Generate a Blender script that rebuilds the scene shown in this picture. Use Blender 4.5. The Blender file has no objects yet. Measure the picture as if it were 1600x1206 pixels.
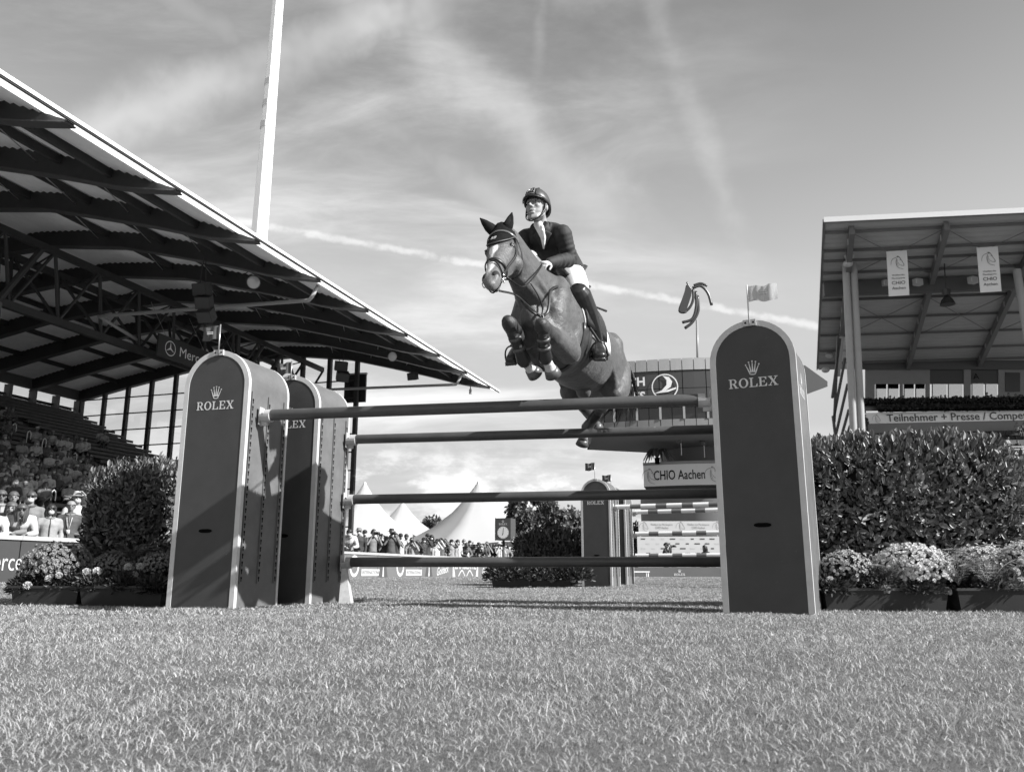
import bpy, math, random
import numpy as np
from mathutils import Vector, Matrix, Quaternion
R = math.radians
scene = bpy.context.scene
COL = scene.collection

# ------------------------------------------------------------------ camera
CAM_H = 0.2925
PITCH = R(12.617)
FPX = 1300.0                       # focal length in pixels of a 1600 px wide picture
cam = bpy.data.cameras.new('camera')
cam.sensor_fit = 'HORIZONTAL'; cam.sensor_width = 36.0
cam.lens = 36.0 * FPX / 1600.0
cam.clip_start = 0.05; cam.clip_end = 3000
cam.dof.use_dof = True; cam.dof.focus_distance = 7.0; cam.dof.aperture_fstop = 9.0
camo = bpy.data.objects.new('camera', cam); COL.objects.link(camo)
camo.location = (0, 0, CAM_H); camo.rotation_euler = (R(90) + PITCH, 0, 0)
scene.camera = camo

# ------------------------------------------------------------------ light
SUN_AZ, SUN_EL = R(25.3), R(33.5)      # azimuth measured from +x towards the camera side
sun_dir = Vector((math.cos(SUN_AZ) * math.cos(SUN_EL), -math.sin(SUN_AZ) * math.cos(SUN_EL), math.sin(SUN_EL)))
sl = bpy.data.lights.new('sun', 'SUN'); sl.energy = 5.0; sl.angle = R(0.53); sl.color = (1, 1, 1)
so = bpy.data.objects.new('sun', sl); COL.objects.link(so)
so.rotation_euler = (-sun_dir).to_track_quat('-Z', 'Y').to_euler()

world = bpy.data.worlds.new('World'); scene.world = world; world.use_nodes = True
def build_world():
    nt = world.node_tree; N = nt.nodes; L = nt.links
    for n in list(N): N.remove(n)
    def nd(t, **k):
        n = N.new(t)
        for a, b in k.items(): setattr(n, a, b)
        return n
    def val(n, **k):
        for a, b in k.items(): n.inputs[a].default_value = b
        return n
    def mth(op, a, b=None, c=None, clamp=False):
        n = nd('ShaderNodeMath', operation=op); n.use_clamp = clamp
        for i, x in enumerate((a, b, c)):
            if x is None: continue
            if hasattr(x, 'links'): L.new(x, n.inputs[i])
            else: n.inputs[i].default_value = x
        return n.outputs[0]
    def vm(op, a, b=None):
        n = nd('ShaderNodeVectorMath', operation=op)
        for i, x in enumerate((a, b)):
            if x is None: continue
            if hasattr(x, 'links'): L.new(x, n.inputs[i])
            else: n.inputs[i].default_value = x
        return n
    def sstep(x, lo, hi):
        n = nd('ShaderNodeMapRange', interpolation_type='SMOOTHSTEP'); L.new(x, n.inputs[0])
        n.inputs[1].default_value = lo; n.inputs[2].default_value = hi
        return n.outputs[0]
    def noise(vec, scale, detail=6, rough=.55, dist=0.0):
        n = nd('ShaderNodeTexNoise'); L.new(vec, n.inputs['Vector'])
        n.inputs['Scale'].default_value = scale; n.inputs['Detail'].default_value = detail
        n.inputs['Roughness'].default_value = rough; n.inputs['Distortion'].default_value = dist
        return n.outputs['Fac']
    sky = nd('ShaderNodeTexSky', sky_type='NISHITA'); sky.sun_disc = False
    sky.sun_elevation = SUN_EL; sky.sun_rotation = R(90) + SUN_AZ
    sky.altitude = 150; sky.air_density = 1.0; sky.dust_density = 0.6; sky.ozone_density = 1.0
    # black and white film: grey value of the blue sky, weighted to the red as behind a yellow filter
    sep = nd('ShaderNodeSeparateColor'); L.new(sky.outputs[0], sep.inputs[0])
    g = mth('ADD', mth('MULTIPLY', sep.outputs[0], .40), mth('ADD', mth('MULTIPLY', sep.outputs[1], .45), mth('MULTIPLY', sep.outputs[2], .15)))
    tc = nd('ShaderNodeTexCoord'); d = vm('NORMALIZE', tc.outputs['Generated']).outputs[0]
    sx = nd('ShaderNodeSeparateXYZ'); L.new(d, sx.inputs[0])
    x, y, z = sx.outputs
    # clouds live on a flat layer: direction / height
    zc = mth('MAXIMUM', mth('ADD', z, .30), .08)
    cb = nd('ShaderNodeCombineXYZ'); L.new(mth('DIVIDE', x, zc), cb.inputs[0]); L.new(mth('DIVIDE', y, zc), cb.inputs[1])
    lay = cb.outputs[0]
    mp = nd('ShaderNodeMapping'); L.new(lay, mp.inputs[0]); mp.inputs['Rotation'].default_value = (0, 0, R(-62)); mp.inputs['Scale'].default_value = (.75, 1.7, 1)
    mp.inputs['Location'].default_value = (1.3, .55, 0)
    warp = nd('ShaderNodeTexNoise'); L.new(mp.outputs[0], warp.inputs['Vector']); warp.inputs['Scale'].default_value = 1.1; warp.inputs['Detail'].default_value = 3
    wv = vm('ADD', mp.outputs[0], vm('SCALE', vm('SUBTRACT', warp.outputs['Color'], (.5, .5, .5)).outputs[0]).outputs[0])
    wv.inputs[1].links[0].from_node.inputs['Scale'].default_value = .9
    c1 = sstep(noise(wv.outputs[0], 1.15, 9, .6), .44, .72)
    mp2 = nd('ShaderNodeMapping'); L.new(lay, mp2.inputs[0]); mp2.inputs['Rotation'].default_value = (0, 0, R(-35)); mp2.inputs['Scale'].default_value = (1.1, 2.6, 1); mp2.inputs['Location'].default_value = (4.1, 2.2, 0)
    c2 = sstep(noise(mp2.outputs[0], .9, 9, .66, .4), .46, .8)
    cover = mth('MULTIPLY', mth('ADD', mth('MULTIPLY', c1, 1.0), mth('MULTIPLY', c2, .62)), sstep(x, .42, -.12))
    # straight streaks and contrails: bands round planes through the observer
    def band(nrm, width, amt, nsc, soft=.5, gate=None):
        dp = vm('DOT_PRODUCT', d, nrm).outputs['Value']
        wob = mth('MULTIPLY', mth('SUBTRACT', noise(d, nsc, 5, .6), .5), width * 1.5)
        a = mth('ABSOLUTE', mth('ADD', dp, wob))
        b = mth('MULTIPLY', sstep(a, width, width * (1 - soft) * .3), mth('MULTIPLY', sstep(noise(d, nsc * .6, 4, .6), .28, .62), amt))
        return mth('MULTIPLY', b, gate) if gate is not None else b
    def plane(p1, p2):
        f = lambda px, py: Vector(((px - 800) / FPX, math.cos(PITCH) - (603 - py) / FPX * math.sin(PITCH), math.sin(PITCH) + (603 - py) / FPX * math.cos(PITCH)))
        return tuple(f(*p1).cross(f(*p2)).normalized())
    b1 = band(plane((400, 350), (1290, 512)), .0062, .52, 60)
    b2 = band(plane((640, 40), (900, 290)), .055, .42, 9, 1.0, sstep(z, .34, .46))
    b3 = band(plane((1020, 0), (1140, 330)), .022, .20, 16, 1.0, sstep(z, .30, .42))
    b4 = band(plane((845, 20), (838, 130)), .010, .20, 22, 1.0, sstep(z, .52, .60))
    b5 = band(plane((180, 200), (640, 5)), .050, .62, 9, 1.0, sstep(x, .05, -.1))
    b6 = band(plane((480, 130), (800, 330)), .03, .30, 12, 1.0, sstep(z, .30, .42))
    hi = mth('ADD', mth('MAXIMUM', cover, mth('MAXIMUM', b5, b6)), mth('ADD', b1, mth('ADD', b2, mth('ADD', b3, b4))), clamp=True)
    # cumulus bank low over the horizon
    mp3 = nd('ShaderNodeMapping'); L.new(d, mp3.inputs[0]); mp3.inputs['Scale'].default_value = (1, 1, 2.1); mp3.inputs['Location'].default_value = (.31, .2, .0)
    low = mth('MULTIPLY', sstep(noise(mp3.outputs[0], 6.5, 10, .62), .47, .58), mth('MULTIPLY', sstep(z, .005, .04), sstep(z, .17, .10)))
    lowshade = noise(mp3.outputs[0], 13, 6, .6)
    g = mth('MULTIPLY', g, 1.0)
    # veil of haze brightens the air towards the horizon
    veil = mth('MULTIPLY', mth('MULTIPLY', sstep(z, .70, .20), sstep(z, -.12, .30)), .95)
    base = mth('ADD', g, mth('MULTIPLY', veil, 1.7))
    v = mth('ADD', mth('MINIMUM', base, 3.9), mth('MULTIPLY', hi, 2.9))
    cl = mth('ADD', 2.6, mth('MULTIPLY', lowshade, 7.4))
    mx = nd('ShaderNodeMix', data_type='FLOAT'); L.new(mth('MULTIPLY', low, .9), mx.inputs[0]); L.new(v, mx.inputs[2]); L.new(cl, mx.inputs[3])
    cc = nd('ShaderNodeCombineColor')
    for i in range(3): L.new(mx.outputs[0], cc.inputs[i])
    bg = nd('ShaderNodeBackground'); L.new(cc.outputs[0], bg.inputs[0]); bg.inputs[1].default_value = 0.085
    out = nd('ShaderNodeOutputWorld'); L.new(bg.outputs[0], out.inputs[0])
build_world()
scene.view_settings.view_transform = 'Standard'; scene.view_settings.look = 'None'
scene.view_settings.exposure = 0.95; scene.view_settings.gamma = 1.0
scene.view_settings.use_curve_mapping = False

# ------------------------------------------------------------------ measuring helpers
def ray(px, py):
    a = (px - 800) / FPX; b = (603 - py) / FPX
    return Vector((a, math.cos(PITCH) - b * math.sin(PITCH), math.sin(PITCH) + b * math.cos(PITCH)))
def at(px, py, Y):
    d = ray(px, py); return Vector((0, 0, CAM_H)) + d * (Y / d.y)
AZ = R(17.6); CA, SA = math.cos(AZ), math.sin(AZ)
def W(u, v, z):                    # grandstand frame: u away from the arena edge, v along it
    return Vector((u * CA + v * SA, -u * SA + v * CA, z))

# ------------------------------------------------------------------ materials (black and white picture: greys)
MATS = {}
def mat(name, v, rough=.6, var=0.0, scale=8.0, bump=0.0, bscale=60.0, metal=0.0, spec=.5, coat=0.0, emit=0.0, trans=0.0, sss=0.0, scuff=0.0):
    if name in MATS: return MATS[name]
    m = bpy.data.materials.new(name); m.use_nodes = True
    nt = m.node_tree; N, L = nt.nodes, nt.links
    b = N['Principled BSDF']
    b.inputs['Base Color'].default_value = (v, v, v, 1); b.inputs['Roughness'].default_value = rough
    b.inputs['Metallic'].default_value = metal; b.inputs['Specular IOR Level'].default_value = spec
    b.inputs['Coat Weight'].default_value = coat
    if trans: b.inputs['Transmission Weight'].default_value = trans
    if sss:
        b.inputs['Subsurface Weight'].default_value = sss; b.inputs['Subsurface Radius'].default_value = (.01, .01, .01)
    if emit:
        b.inputs['Emission Color'].default_value = (1, 1, 1, 1); b.inputs['Emission Strength'].default_value = emit
    tc = N.new('ShaderNodeTexCoord')
    if var:
        n = N.new('ShaderNodeTexNoise'); n.inputs['Scale'].default_value = scale; n.inputs['Detail'].default_value = 8; n.inputs['Roughness'].default_value = .65
        L.new(tc.outputs['Object'], n.inputs['Vector'])
        r = N.new('ShaderNodeMapRange'); L.new(n.outputs['Fac'], r.inputs[0])
        r.inputs[1].default_value = .25; r.inputs[2].default_value = .75; r.inputs[3].default_value = v * (1 - var); r.inputs[4].default_value = v * (1 + var)
        c = N.new('ShaderNodeCombineColor')
        for i in range(3): L.new(r.outputs[0], c.inputs[i])
        L.new(c.outputs[0], b.inputs['Base Color'])
        if scuff:                  # small pale chips and rub marks in the paint
            mpn = N.new('ShaderNodeMapping'); L.new(tc.outputs['Object'], mpn.inputs[0]); mpn.inputs['Scale'].default_value = (9, 9, 26)
            sn = N.new('ShaderNodeTexNoise'); sn.inputs['Scale'].default_value = 2.2; sn.inputs['Detail'].default_value = 6; sn.inputs['Roughness'].default_value = .7; L.new(mpn.outputs[0], sn.inputs['Vector'])
            sr = N.new('ShaderNodeMapRange'); L.new(sn.outputs['Fac'], sr.inputs[0]); sr.inputs[1].default_value = .68; sr.inputs[2].default_value = .76; sr.inputs[4].default_value = scuff
            mxs = N.new('ShaderNodeMix'); mxs.data_type = 'RGBA'; L.new(sr.outputs[0], mxs.inputs[0]); L.new(c.outputs[0], mxs.inputs[6]); mxs.inputs[7].default_value = (.42, .42, .42, 1); L.new(mxs.outputs[2], b.inputs['Base Color'])
    if bump:
        n = N.new('ShaderNodeTexNoise'); n.inputs['Scale'].default_value = bscale; n.inputs['Detail'].default_value = 5
        L.new(tc.outputs['Object'], n.inputs['Vector'])
        bp = N.new('ShaderNodeBump'); bp.inputs['Strength'].default_value = bump; bp.inputs['Distance'].default_value = .01
        L.new(n.outputs['Fac'], bp.inputs['Height']); L.new(bp.outputs[0], b.inputs['Normal'])
    MATS[name] = m
    return m
def leaf_mat(name, v, rough=.45, trans=.25, lo=.5, hi=1.5):
    """foliage: each leaf island gets its own grey, light passes through a little"""
    if name in MATS: return MATS[name]
    m = bpy.data.materials.new(name); m.use_nodes = True
    nt = m.node_tree; N, L = nt.nodes, nt.links
    b = N['Principled BSDF']; b.inputs['Roughness'].default_value = rough
    g = N.new('ShaderNodeNewGeometry')
    r = N.new('ShaderNodeMapRange'); L.new(g.outputs['Random Per Island'], r.inputs[0]); r.inputs[3].default_value = v * lo; r.inputs[4].default_value = v * hi
    c = N.new('ShaderNodeCombineColor')
    for i in range(3): L.new(r.outputs[0], c.inputs[i])
    L.new(c.outputs[0], b.inputs['Base Color'])
    t = N.new('ShaderNodeBsdfTranslucent'); L.new(c.outputs[0], t.inputs[0])
    mx = N.new('ShaderNodeMixShader'); mx.inputs[0].default_value = trans
    L.new(b.outputs[0], mx.inputs[1]); L.new(t.outputs[0], mx.inputs[2]); L.new(mx.outputs[0], N['Material Output'].inputs[0])
    MATS[name] = m
    return m
def glass_mat(name='window_glass', v=.25, tr=.75, rough=.03):
    if name in MATS: return MATS[name]
    m = bpy.data.materials.new(name); m.use_nodes = True
    nt = m.node_tree; N, L = nt.nodes, nt.links
    N.remove(N['Principled BSDF'])
    t = N.new('ShaderNodeBsdfTransparent'); t.inputs[0].default_value = (tr, tr, tr, 1)
    gl = N.new('ShaderNodeBsdfGlossy'); gl.inputs['Roughness'].default_value = rough; gl.inputs[0].default_value = (.9, .9, .9, 1)
    fr = N.new('ShaderNodeFresnel'); fr.inputs[0].default_value = 1.5
    mx = N.new('ShaderNodeMixShader'); ad = N.new('ShaderNodeMath'); ad.operation = 'ADD'; ad.inputs[1].default_value = v * .2; ad.use_clamp = True
    L.new(fr.outputs[0], ad.inputs[0]); L.new(ad.outputs[0], mx.inputs[0]); L.new(t.outputs[0], mx.inputs[1]); L.new(gl.outputs[0], mx.inputs[2])
    L.new(mx.outputs[0], N['Material Output'].inputs[0]); MATS[name] = m
    return m

# ------------------------------------------------------------------ mesh builder
def orth(d, up):
    d = Vector(d).normalized(); up = Vector(up)
    s = d.cross(up)
    if s.length < 1e-4: s = d.cross(Vector((1, 0, 0)) if abs(d.x) < .9 else Vector((0, 1, 0)))
    s.normalize(); return s, s.cross(d).normalized(), d
class MB:
    def __init__(self): self.v = []; self.f = []
    def add(self, vs, fs):
        o = len(self.v); self.v += [tuple(p) for p in vs]; self.f += [tuple(i + o for i in f) for f in fs]; return self
    def box(self, c, size, rz=0.0, M=None):
        hx, hy, hz = (s / 2 for s in size)
        Mx = M if M is not None else Matrix.Rotation(rz, 3, 'Z')
        vs = [Vector(c) + Mx @ Vector((x * hx, y * hy, z * hz)) for z in (-1, 1) for y in (-1, 1) for x in (-1, 1)]
        return self.add(vs, [(0, 2, 3, 1), (4, 5, 7, 6), (0, 1, 5, 4), (2, 6, 7, 3), (0, 4, 6, 2), (1, 3, 7, 5)])
    def hexa(self, p):             # 8 corners, bottom ring then top ring
        return self.add(p, [(3, 2, 1, 0), (4, 5, 6, 7), (0, 1, 5, 4), (1, 2, 6, 5), (2, 3, 7, 6), (3, 0, 4, 7)])
    def beam(self, a, b, w, h, up=(0, 0, 1)):
        a, b = Vector(a), Vector(b); s, u, d = orth(b - a, up); s = s * w / 2; u = u * h / 2
        return self.hexa([a - s - u, a + s - u, b + s - u, b - s - u, a - s + u, a + s + u, b + s + u, b - s + u])
    def loft(self, pts, rad, n=12, up=(0, 0, 1), cap=True, rnd=True):
        """tube through pts; rad = r or (side, up) per point; rounded ends"""
        pts = [Vector(p) for p in pts]; m = len(pts)
        if not isinstance(rad, (list, tuple)): rad = [rad] * m
        rad = [r if isinstance(r, (tuple, list)) else (r, r) for r in rad]
        if rnd:
            d0 = (pts[0] - pts[1]).normalized(); d1 = (pts[-1] - pts[-2]).normalized()
            r0 = min(rad[0]); r1 = min(rad[-1])
            pre = [(pts[0] + d0 * r0 * q, (rad[0][0] * w, rad[0][1] * w)) for q, w in ((.92, .35), (.62, .75))]
            post = [(pts[-1] + d1 * r1 * q, (rad[-1][0] * w, rad[-1][1] * w)) for q, w in ((.62, .75), (.92, .35))]
            pts = [p for p, _ in pre] + pts + [p for p, _ in post]; rad = [r for _, r in pre] + rad + [r for _, r in post]; m = len(pts)
        vs = []; fs = []
        for i in range(m):
            t = pts[min(i + 1, m - 1)] - pts[max(i - 1, 0)]
            s, u, _ = orth(t, up)
            for k in range(n):
                a = 2 * math.pi * k / n
                vs.append(pts[i] + s * math.cos(a) * rad[i][0] + u * math.sin(a) * rad[i][1])
        for i in range(m - 1):
            for k in range(n):
                k2 = (k + 1) % n
                fs.append((i * n + k, i * n + k2, (i + 1) * n + k2, (i + 1) * n + k))
        if cap:
            fs.append(tuple(range(n - 1, -1, -1))); fs.append(tuple((m - 1) * n + k for k in range(n)))
        return self.add(vs, fs)
    def tube(self, a, b, r, n=10, r2=None): return self.loft([a, b], [r, r if r2 is None else r2], n, rnd=False, up=(0.01, .02, 1))
    def ball(self, c, r, nu=14, nv=9, M=None):
        r = r if isinstance(r, (tuple, list)) else (r, r, r); c = Vector(c); vs = []; fs = []
        for j in range(nv + 1):
            ph = math.pi * j / nv
            for i in range(nu):
                th = 2 * math.pi * i / nu
                p = Vector((r[0] * math.sin(ph) * math.cos(th), r[1] * math.sin(ph) * math.sin(th), r[2] * math.cos(ph)))
                vs.append(c + (M @ p if M is not None else p))
        for j in range(nv):
            for i in range(nu):
                a = j * nu + i; b = j * nu + (i + 1) % nu
                if j == 0: fs.append((a, a + nu, b + nu))
                elif j == nv - 1: fs.append((a, a + nu, b))
                else: fs.append((a, a + nu, b + nu, b))
        return self.add(vs, fs)
    def lathe(self, prof, c=(0, 0, 0), n=32, cap=True):
        c = Vector(c); vs = []; fs = []
        for r, z in prof:
            for k in range(n):
                a = 2 * math.pi * k / n; vs.append(c + Vector((r * math.cos(a), r * math.sin(a), z)))
        for i in range(len(prof) - 1):
            for k in range(n):
                k2 = (k + 1) % n; fs.append((i * n + k, i * n + k2, (i + 1) * n + k2, (i + 1) * n + k))
        if cap: fs.append(tuple(range(n - 1, -1, -1))); fs.append(tuple((len(prof) - 1) * n + k for k in range(n)))
        return self.add(vs, fs)
    def prism(self, poly, fn, t0, t1):
        """polygon extruded between two values of the third coordinate; fn maps (a, b, t) to a point"""
        n = len(poly)
        return self.add([fn(a, b, t) for t in (t0, t1) for a, b in poly], [tuple(range(n - 1, -1, -1)), tuple(range(n, 2 * n))] + [(i, (i + 1) % n, n + (i + 1) % n, n + i) for i in range(n)])
    def build(self, name, m=None, parent=None, smooth=False, origin=None):
        me = bpy.data.meshes.new(name)
        vs = self.v
        if origin is not None: vs = [(p[0] - origin[0], p[1] - origin[1], p[2] - origin[2]) for p in vs]
        me.from_pydata(vs, [], self.f)
        if smooth: me.polygons.foreach_set('use_smooth', [True] * len(me.polygons))
        if m is not None: me.materials.append(m)
        o = bpy.data.objects.new(name, me); COL.objects.link(o)
        if origin is not None: o.location = origin
        if parent is not None: o.parent = parent
        return o
def tag(o, label=None, cat=None, group=None, kind=None):
    if label: o['label'] = label
    if cat: o['category'] = cat
    if group: o['group'] = group
    if kind: o['kind'] = kind
    return o
def empty(name, label=None, cat=None, group=None, loc=(0, 0, 0), rz=0.0):
    o = bpy.data.objects.new(name, None); COL.objects.link(o); o.location = loc; o.rotation_euler = (0, 0, rz); o.empty_display_size = .1
    return tag(o, label, cat, group)
def inst(name, me, parent=None, M=None, m=None):
    o = bpy.data.objects.new(name, me); COL.objects.link(o)
    if parent is not None: o.parent = parent
    if M is not None: o.matrix_local = M
    return o
def copy_tree(o, parent=None):
    c = o.copy(); COL.objects.link(c); c.parent = parent
    for ch in [k for k in o.children]: copy_tree(ch, c)
    return c
def smooth_angle(o, deg=40):
    me = o.data
    me.polygons.foreach_set('use_smooth', [True] * len(me.polygons))
    try: me.set_sharp_from_angle(angle=R(deg))
    except Exception: pass
    return o
def remesh(mb, name, voxel, m=None, parent=None, it=6, fac=.5, adapt=0.0):
    o = mb.build(name, m)
    r = o.modifiers.new('r', 'REMESH'); r.mode = 'VOXEL'; r.voxel_size = voxel; r.use_smooth_shade = True
    if it:
        s = o.modifiers.new('s', 'SMOOTH'); s.factor = fac; s.iterations = it
    dg = bpy.context.evaluated_depsgraph_get(); dg.update()
    me = bpy.data.meshes.new_from_object(o.evaluated_get(dg))
    old = o.data; o.modifiers.clear(); o.data = me; bpy.data.meshes.remove(old); me.name = name
    if m is not None and not me.materials: me.materials.append(m)
    me.polygons.foreach_set('use_smooth', [True] * len(me.polygons))
    if parent is not None: o.parent = parent
    return o
def catmull(P, n=6):
    P = [Vector(p) for p in P]; Q = [P[0] * 2 - P[1]] + P + [P[-1] * 2 - P[-2]]; out = []
    for i in range(1, len(Q) - 2):
        for k in range(n):
            t = k / n; a, b, c, d = Q[i - 1], Q[i], Q[i + 1], Q[i + 2]
            out.append(.5 * ((2 * b) + (c - a) * t + (2 * a - 5 * b + 4 * c - d) * t * t + (3 * b - a - 3 * c + d) * t ** 3))
    return out + [P[-1]]
def interp(xs, ys, x): return float(np.interp(x, xs, ys))
Z = lambda z: Vector((0, 0, z))
M_STEEL = mat('steel', .45, .35, metal=.7); M_DARK = mat('dark_slot', .004, .9, spec=.05); M_SILVER = mat('silver_lettering', .62, .4)
M_LEATHER = mat('black_leather', .022, .35, .3, 20, .1, 80)
# ------------------------------------------------------------------ lettering
_txt = {}
def text_poly(s, bold=0.0, shear=0.0):
    """mesh data (verts 2d, faces) of a line of text, cap height about 0.7, starts at x = 0"""
    k = (s, bold, shear)
    if k in _txt: return _txt[k]
    cu = bpy.data.curves.new('text', 'FONT'); cu.body = s; cu.size = 1.0; cu.offset = bold; cu.shear = shear; cu.resolution_u = 3
    o = bpy.data.objects.new('text', cu); COL.objects.link(o)
    dg = bpy.context.evaluated_depsgraph_get(); dg.update()
    me = bpy.data.meshes.new_from_object(o.evaluated_get(dg))
    vs = [(v.co.x, v.co.y) for v in me.vertices]; fs = [tuple(p.vertices) for p in me.polygons]
    bpy.data.objects.remove(o); bpy.data.curves.remove(cu); bpy.data.meshes.remove(me)
    _txt[k] = (vs, fs)
    return vs, fs
def put_text(mb, s, fn, height, width=None, align='c', bold=0.0, shear=0.0):
    """fn(a, b) maps text plane metres to a point; height = cap height"""
    vs, fs = text_poly(s, bold, shear)
    x0 = min(v[0] for v in vs); x1 = max(v[0] for v in vs); k = height / .70
    kx = k if width is None else width / (x1 - x0)
    off = (x0 + x1) / 2 if align == 'c' else (x0 if align == 'l' else x1)
    mb.add([fn((v[0] - off) * kx, v[1] * k) for v in vs], fs)
    return (x1 - x0) * kx
def serif_word(word):
    """slab serif capitals as 2-d polygons, cap height 1"""
    polys = []; x = 0.0
    def rc(a, b, c, d): polys.append([(x + a, b), (x + c, b), (x + c, d), (x + a, d)])
    def arc(cx, cy, rx, ry, ix, iy, a0, a1, n=14):
        o = [(x + cx + rx * math.cos(R(a0 + (a1 - a0) * i / n)), cy + ry * math.sin(R(a0 + (a1 - a0) * i / n))) for i in range(n + 1)]
        q = [(x + cx + ix * math.cos(R(a0 + (a1 - a0) * i / n)), cy + iy * math.sin(R(a0 + (a1 - a0) * i / n))) for i in range(n + 1)]
        for i in range(n): polys.append([o[i], o[i + 1], q[i + 1], q[i]])
    for ch in word:
        if ch == 'R':
            rc(0, 0, .40, .08); rc(0, .92, .30, 1); rc(.11, .08, .29, .92); rc(.29, .92, .48, 1); rc(.29, .44, .48, .52)
            arc(.48, .72, .30, .28, .12, .20, -90, 90)
            polys.append([(x + .40, .44), (x + .60, .44), (x + .84, .08), (x + .62, .08)]); rc(.58, 0, .95, .08); w = 1.0
        elif ch == 'O': arc(.48, .5, .48, .52, .27, .43, 0, 360, 26); w = 1.06
        elif ch == 'L':
            rc(0, 0, .42, .08); rc(0, .92, .42, 1); rc(.11, .08, .30, .92); rc(.42, 0, .80, .08)
            polys.append([(x + .62, .08), (x + .80, .08), (x + .82, .34), (x + .75, .34)]); w = .92
        elif ch == 'E':
            rc(0, 0, .82, .08); rc(0, .92, .80, 1); rc(.11, .08, .30, .92); rc(.30, .47, .55, .55)
            polys.append([(x + .62, .08), (x + .82, .08), (x + .84, .32), (x + .77, .32)]); polys.append([(x + .72, .70), (x + .79, .70), (x + .80, .92), (x + .60, .92)])
            rc(.53, .36, .60, .66); w = .95
        elif ch == 'X':
            rc(0, 0, .36, .08); rc(.56, 0, .98, .08); rc(0, .92, .42, 1); rc(.60, .92, .96, 1)
            polys.append([(x + .10, .92), (x + .34, .92), (x + .88, .08), (x + .64, .08)])
            polys.append([(x + .12, .08), (x + .24, .08), (x + .46, .46), (x + .40, .54)]); polys.append([(x + .54, .56), (x + .60, .48), (x + .86, .92), (x + .74, .92)]); w = 1.0
        x += w
    return polys, x
def put_polys(mb, polys, fn):
    for p in polys: mb.add([fn(a, b) for a, b in p], [tuple(range(len(p)))])
def rolex(mb, fn, width, crown=True):
    """word and crown centred on the origin of fn, drawn in metres; fn(a, b)"""
    polys, wd = serif_word('ROLEX'); k = width / wd; h = k * .98
    put_polys(mb, polys, lambda a, b: fn(a * k - width / 2, b * h))
    if not crown: return
    cw = width * .27; by = h * 1.32; c = []
    def ell(cx, cy, rx, ry, n=18): return [(cx + rx * math.cos(2 * math.pi * i / n), cy + ry * math.sin(2 * math.pi * i / n)) for i in range(n)]
    o = ell(0, by + cw * .10, cw * .27, cw * .12); q = ell(0, by + cw * .11, cw * .21, cw * .055)
    for i in range(18): c.append([o[i], o[(i + 1) % 18], q[(i + 1) % 18], q[i]])
    tips = [(-.50, .80), (-.26, 1.0), (0, 1.07), (.26, 1.0), (.50, .80)]; bx = [-.22, -.11, 0, .11, .22]
    for (tx, ty), b in zip(tips, bx):
        c.append([((b - .065) * cw, by + cw * .16), ((b + .065) * cw, by + cw * .16), ((tx + .018) * cw, by + cw * ty), ((tx - .018) * cw, by + cw * ty)])
        c.append(ell(tx * cw, by + cw * ty, cw * .062, cw * .062, 12))
    put_polys(mb, c, fn)
def stroke(mb, pts, w, fn, w1=None):
    """flat ribbon along 2-d points, tapered"""
    P = [Vector((p[0], p[1], 0)) for p in pts]; P = catmull(P, 5); n = len(P); ring = []
    for i in range(n):
        t = (P[min(i + 1, n - 1)] - P[max(i - 1, 0)]).normalized(); s = Vector((-t.y, t.x, 0))
        q = i / (n - 1); ww = w * (1 - q) + (w if w1 is None else w1) * q
        ring.append((P[i] + s * ww / 2, P[i] - s * ww / 2))
    for i in range(n - 1):
        a, b = ring[i]; c, d = ring[i + 1]
        mb.add([fn(a.x, a.y), fn(b.x, b.y), fn(d.x, d.y), fn(c.x, c.y)], [(0, 1, 2, 3)])
HORSE_MARK = [([(.55, 1.0), (.68, .88), (.80, .66), (.98, .30)], .05), ([(.98, .30), (.96, .20), (.86, .19)], .045), ([(.86, .20), (.66, .28), (.52, .50)], .03),
              ([(.55, 1.0), (.50, .94), (.58, .90)], .06), ([(.46, .90), (.22, .82), (.06, .62), (.0, .30)], .035), ([(.46, .80), (.40, .45), (.52, .08), (.92, -.10)], .04),
              ([(.52, .70), (.47, .42), (.58, .12)], .025), ([(.68, .70), (.75, .68), (.80, .72)], .03)]
def horse_mark(mb, fn, size, mirror=False):
    for pts, w in HORSE_MARK:
        stroke(mb, [((1 - p[0] if mirror else p[0]) * size - size / 2, p[1] * size - size / 2) for p in pts], w * size, fn, w * size * .6)

# ------------------------------------------------------------------ leaves
def leaf_arrays(P, D, Nn, Ls, Wd, fold=.25):
    """P base points, D directions, Nn normals, length, width -> verts, quads (numpy)"""
    P = np.asarray(P); D = D / np.linalg.norm(D, axis=1)[:, None]
    S = np.cross(D, Nn); S /= np.maximum(np.linalg.norm(S, axis=1), 1e-6)[:, None]; Nn = np.cross(S, D)
    Ls = Ls[:, None]; Wd = Wd[:, None]
    tip = P + D * Ls - Nn * Ls * .12
    l1 = P + D * Ls * .30 + S * Wd * .42 + Nn * Wd * fold; l2 = P + D * Ls * .68 + S * Wd * .40 + Nn * Wd * fold * .6
    r1 = P + D * Ls * .30 - S * Wd * .42 + Nn * Wd * fold; r2 = P + D * Ls * .68 - S * Wd * .40 + Nn * Wd * fold * .6
    V = np.stack([P, l1, l2, tip, r2, r1], 1).reshape(-1, 3)
    i = np.arange(len(P)) * 6
    Fq = np.concatenate([np.stack([i, i + 3, i + 2, i + 1], 1), np.stack([i, i + 5, i + 4, i + 3], 1)])
    return V, Fq
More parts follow.
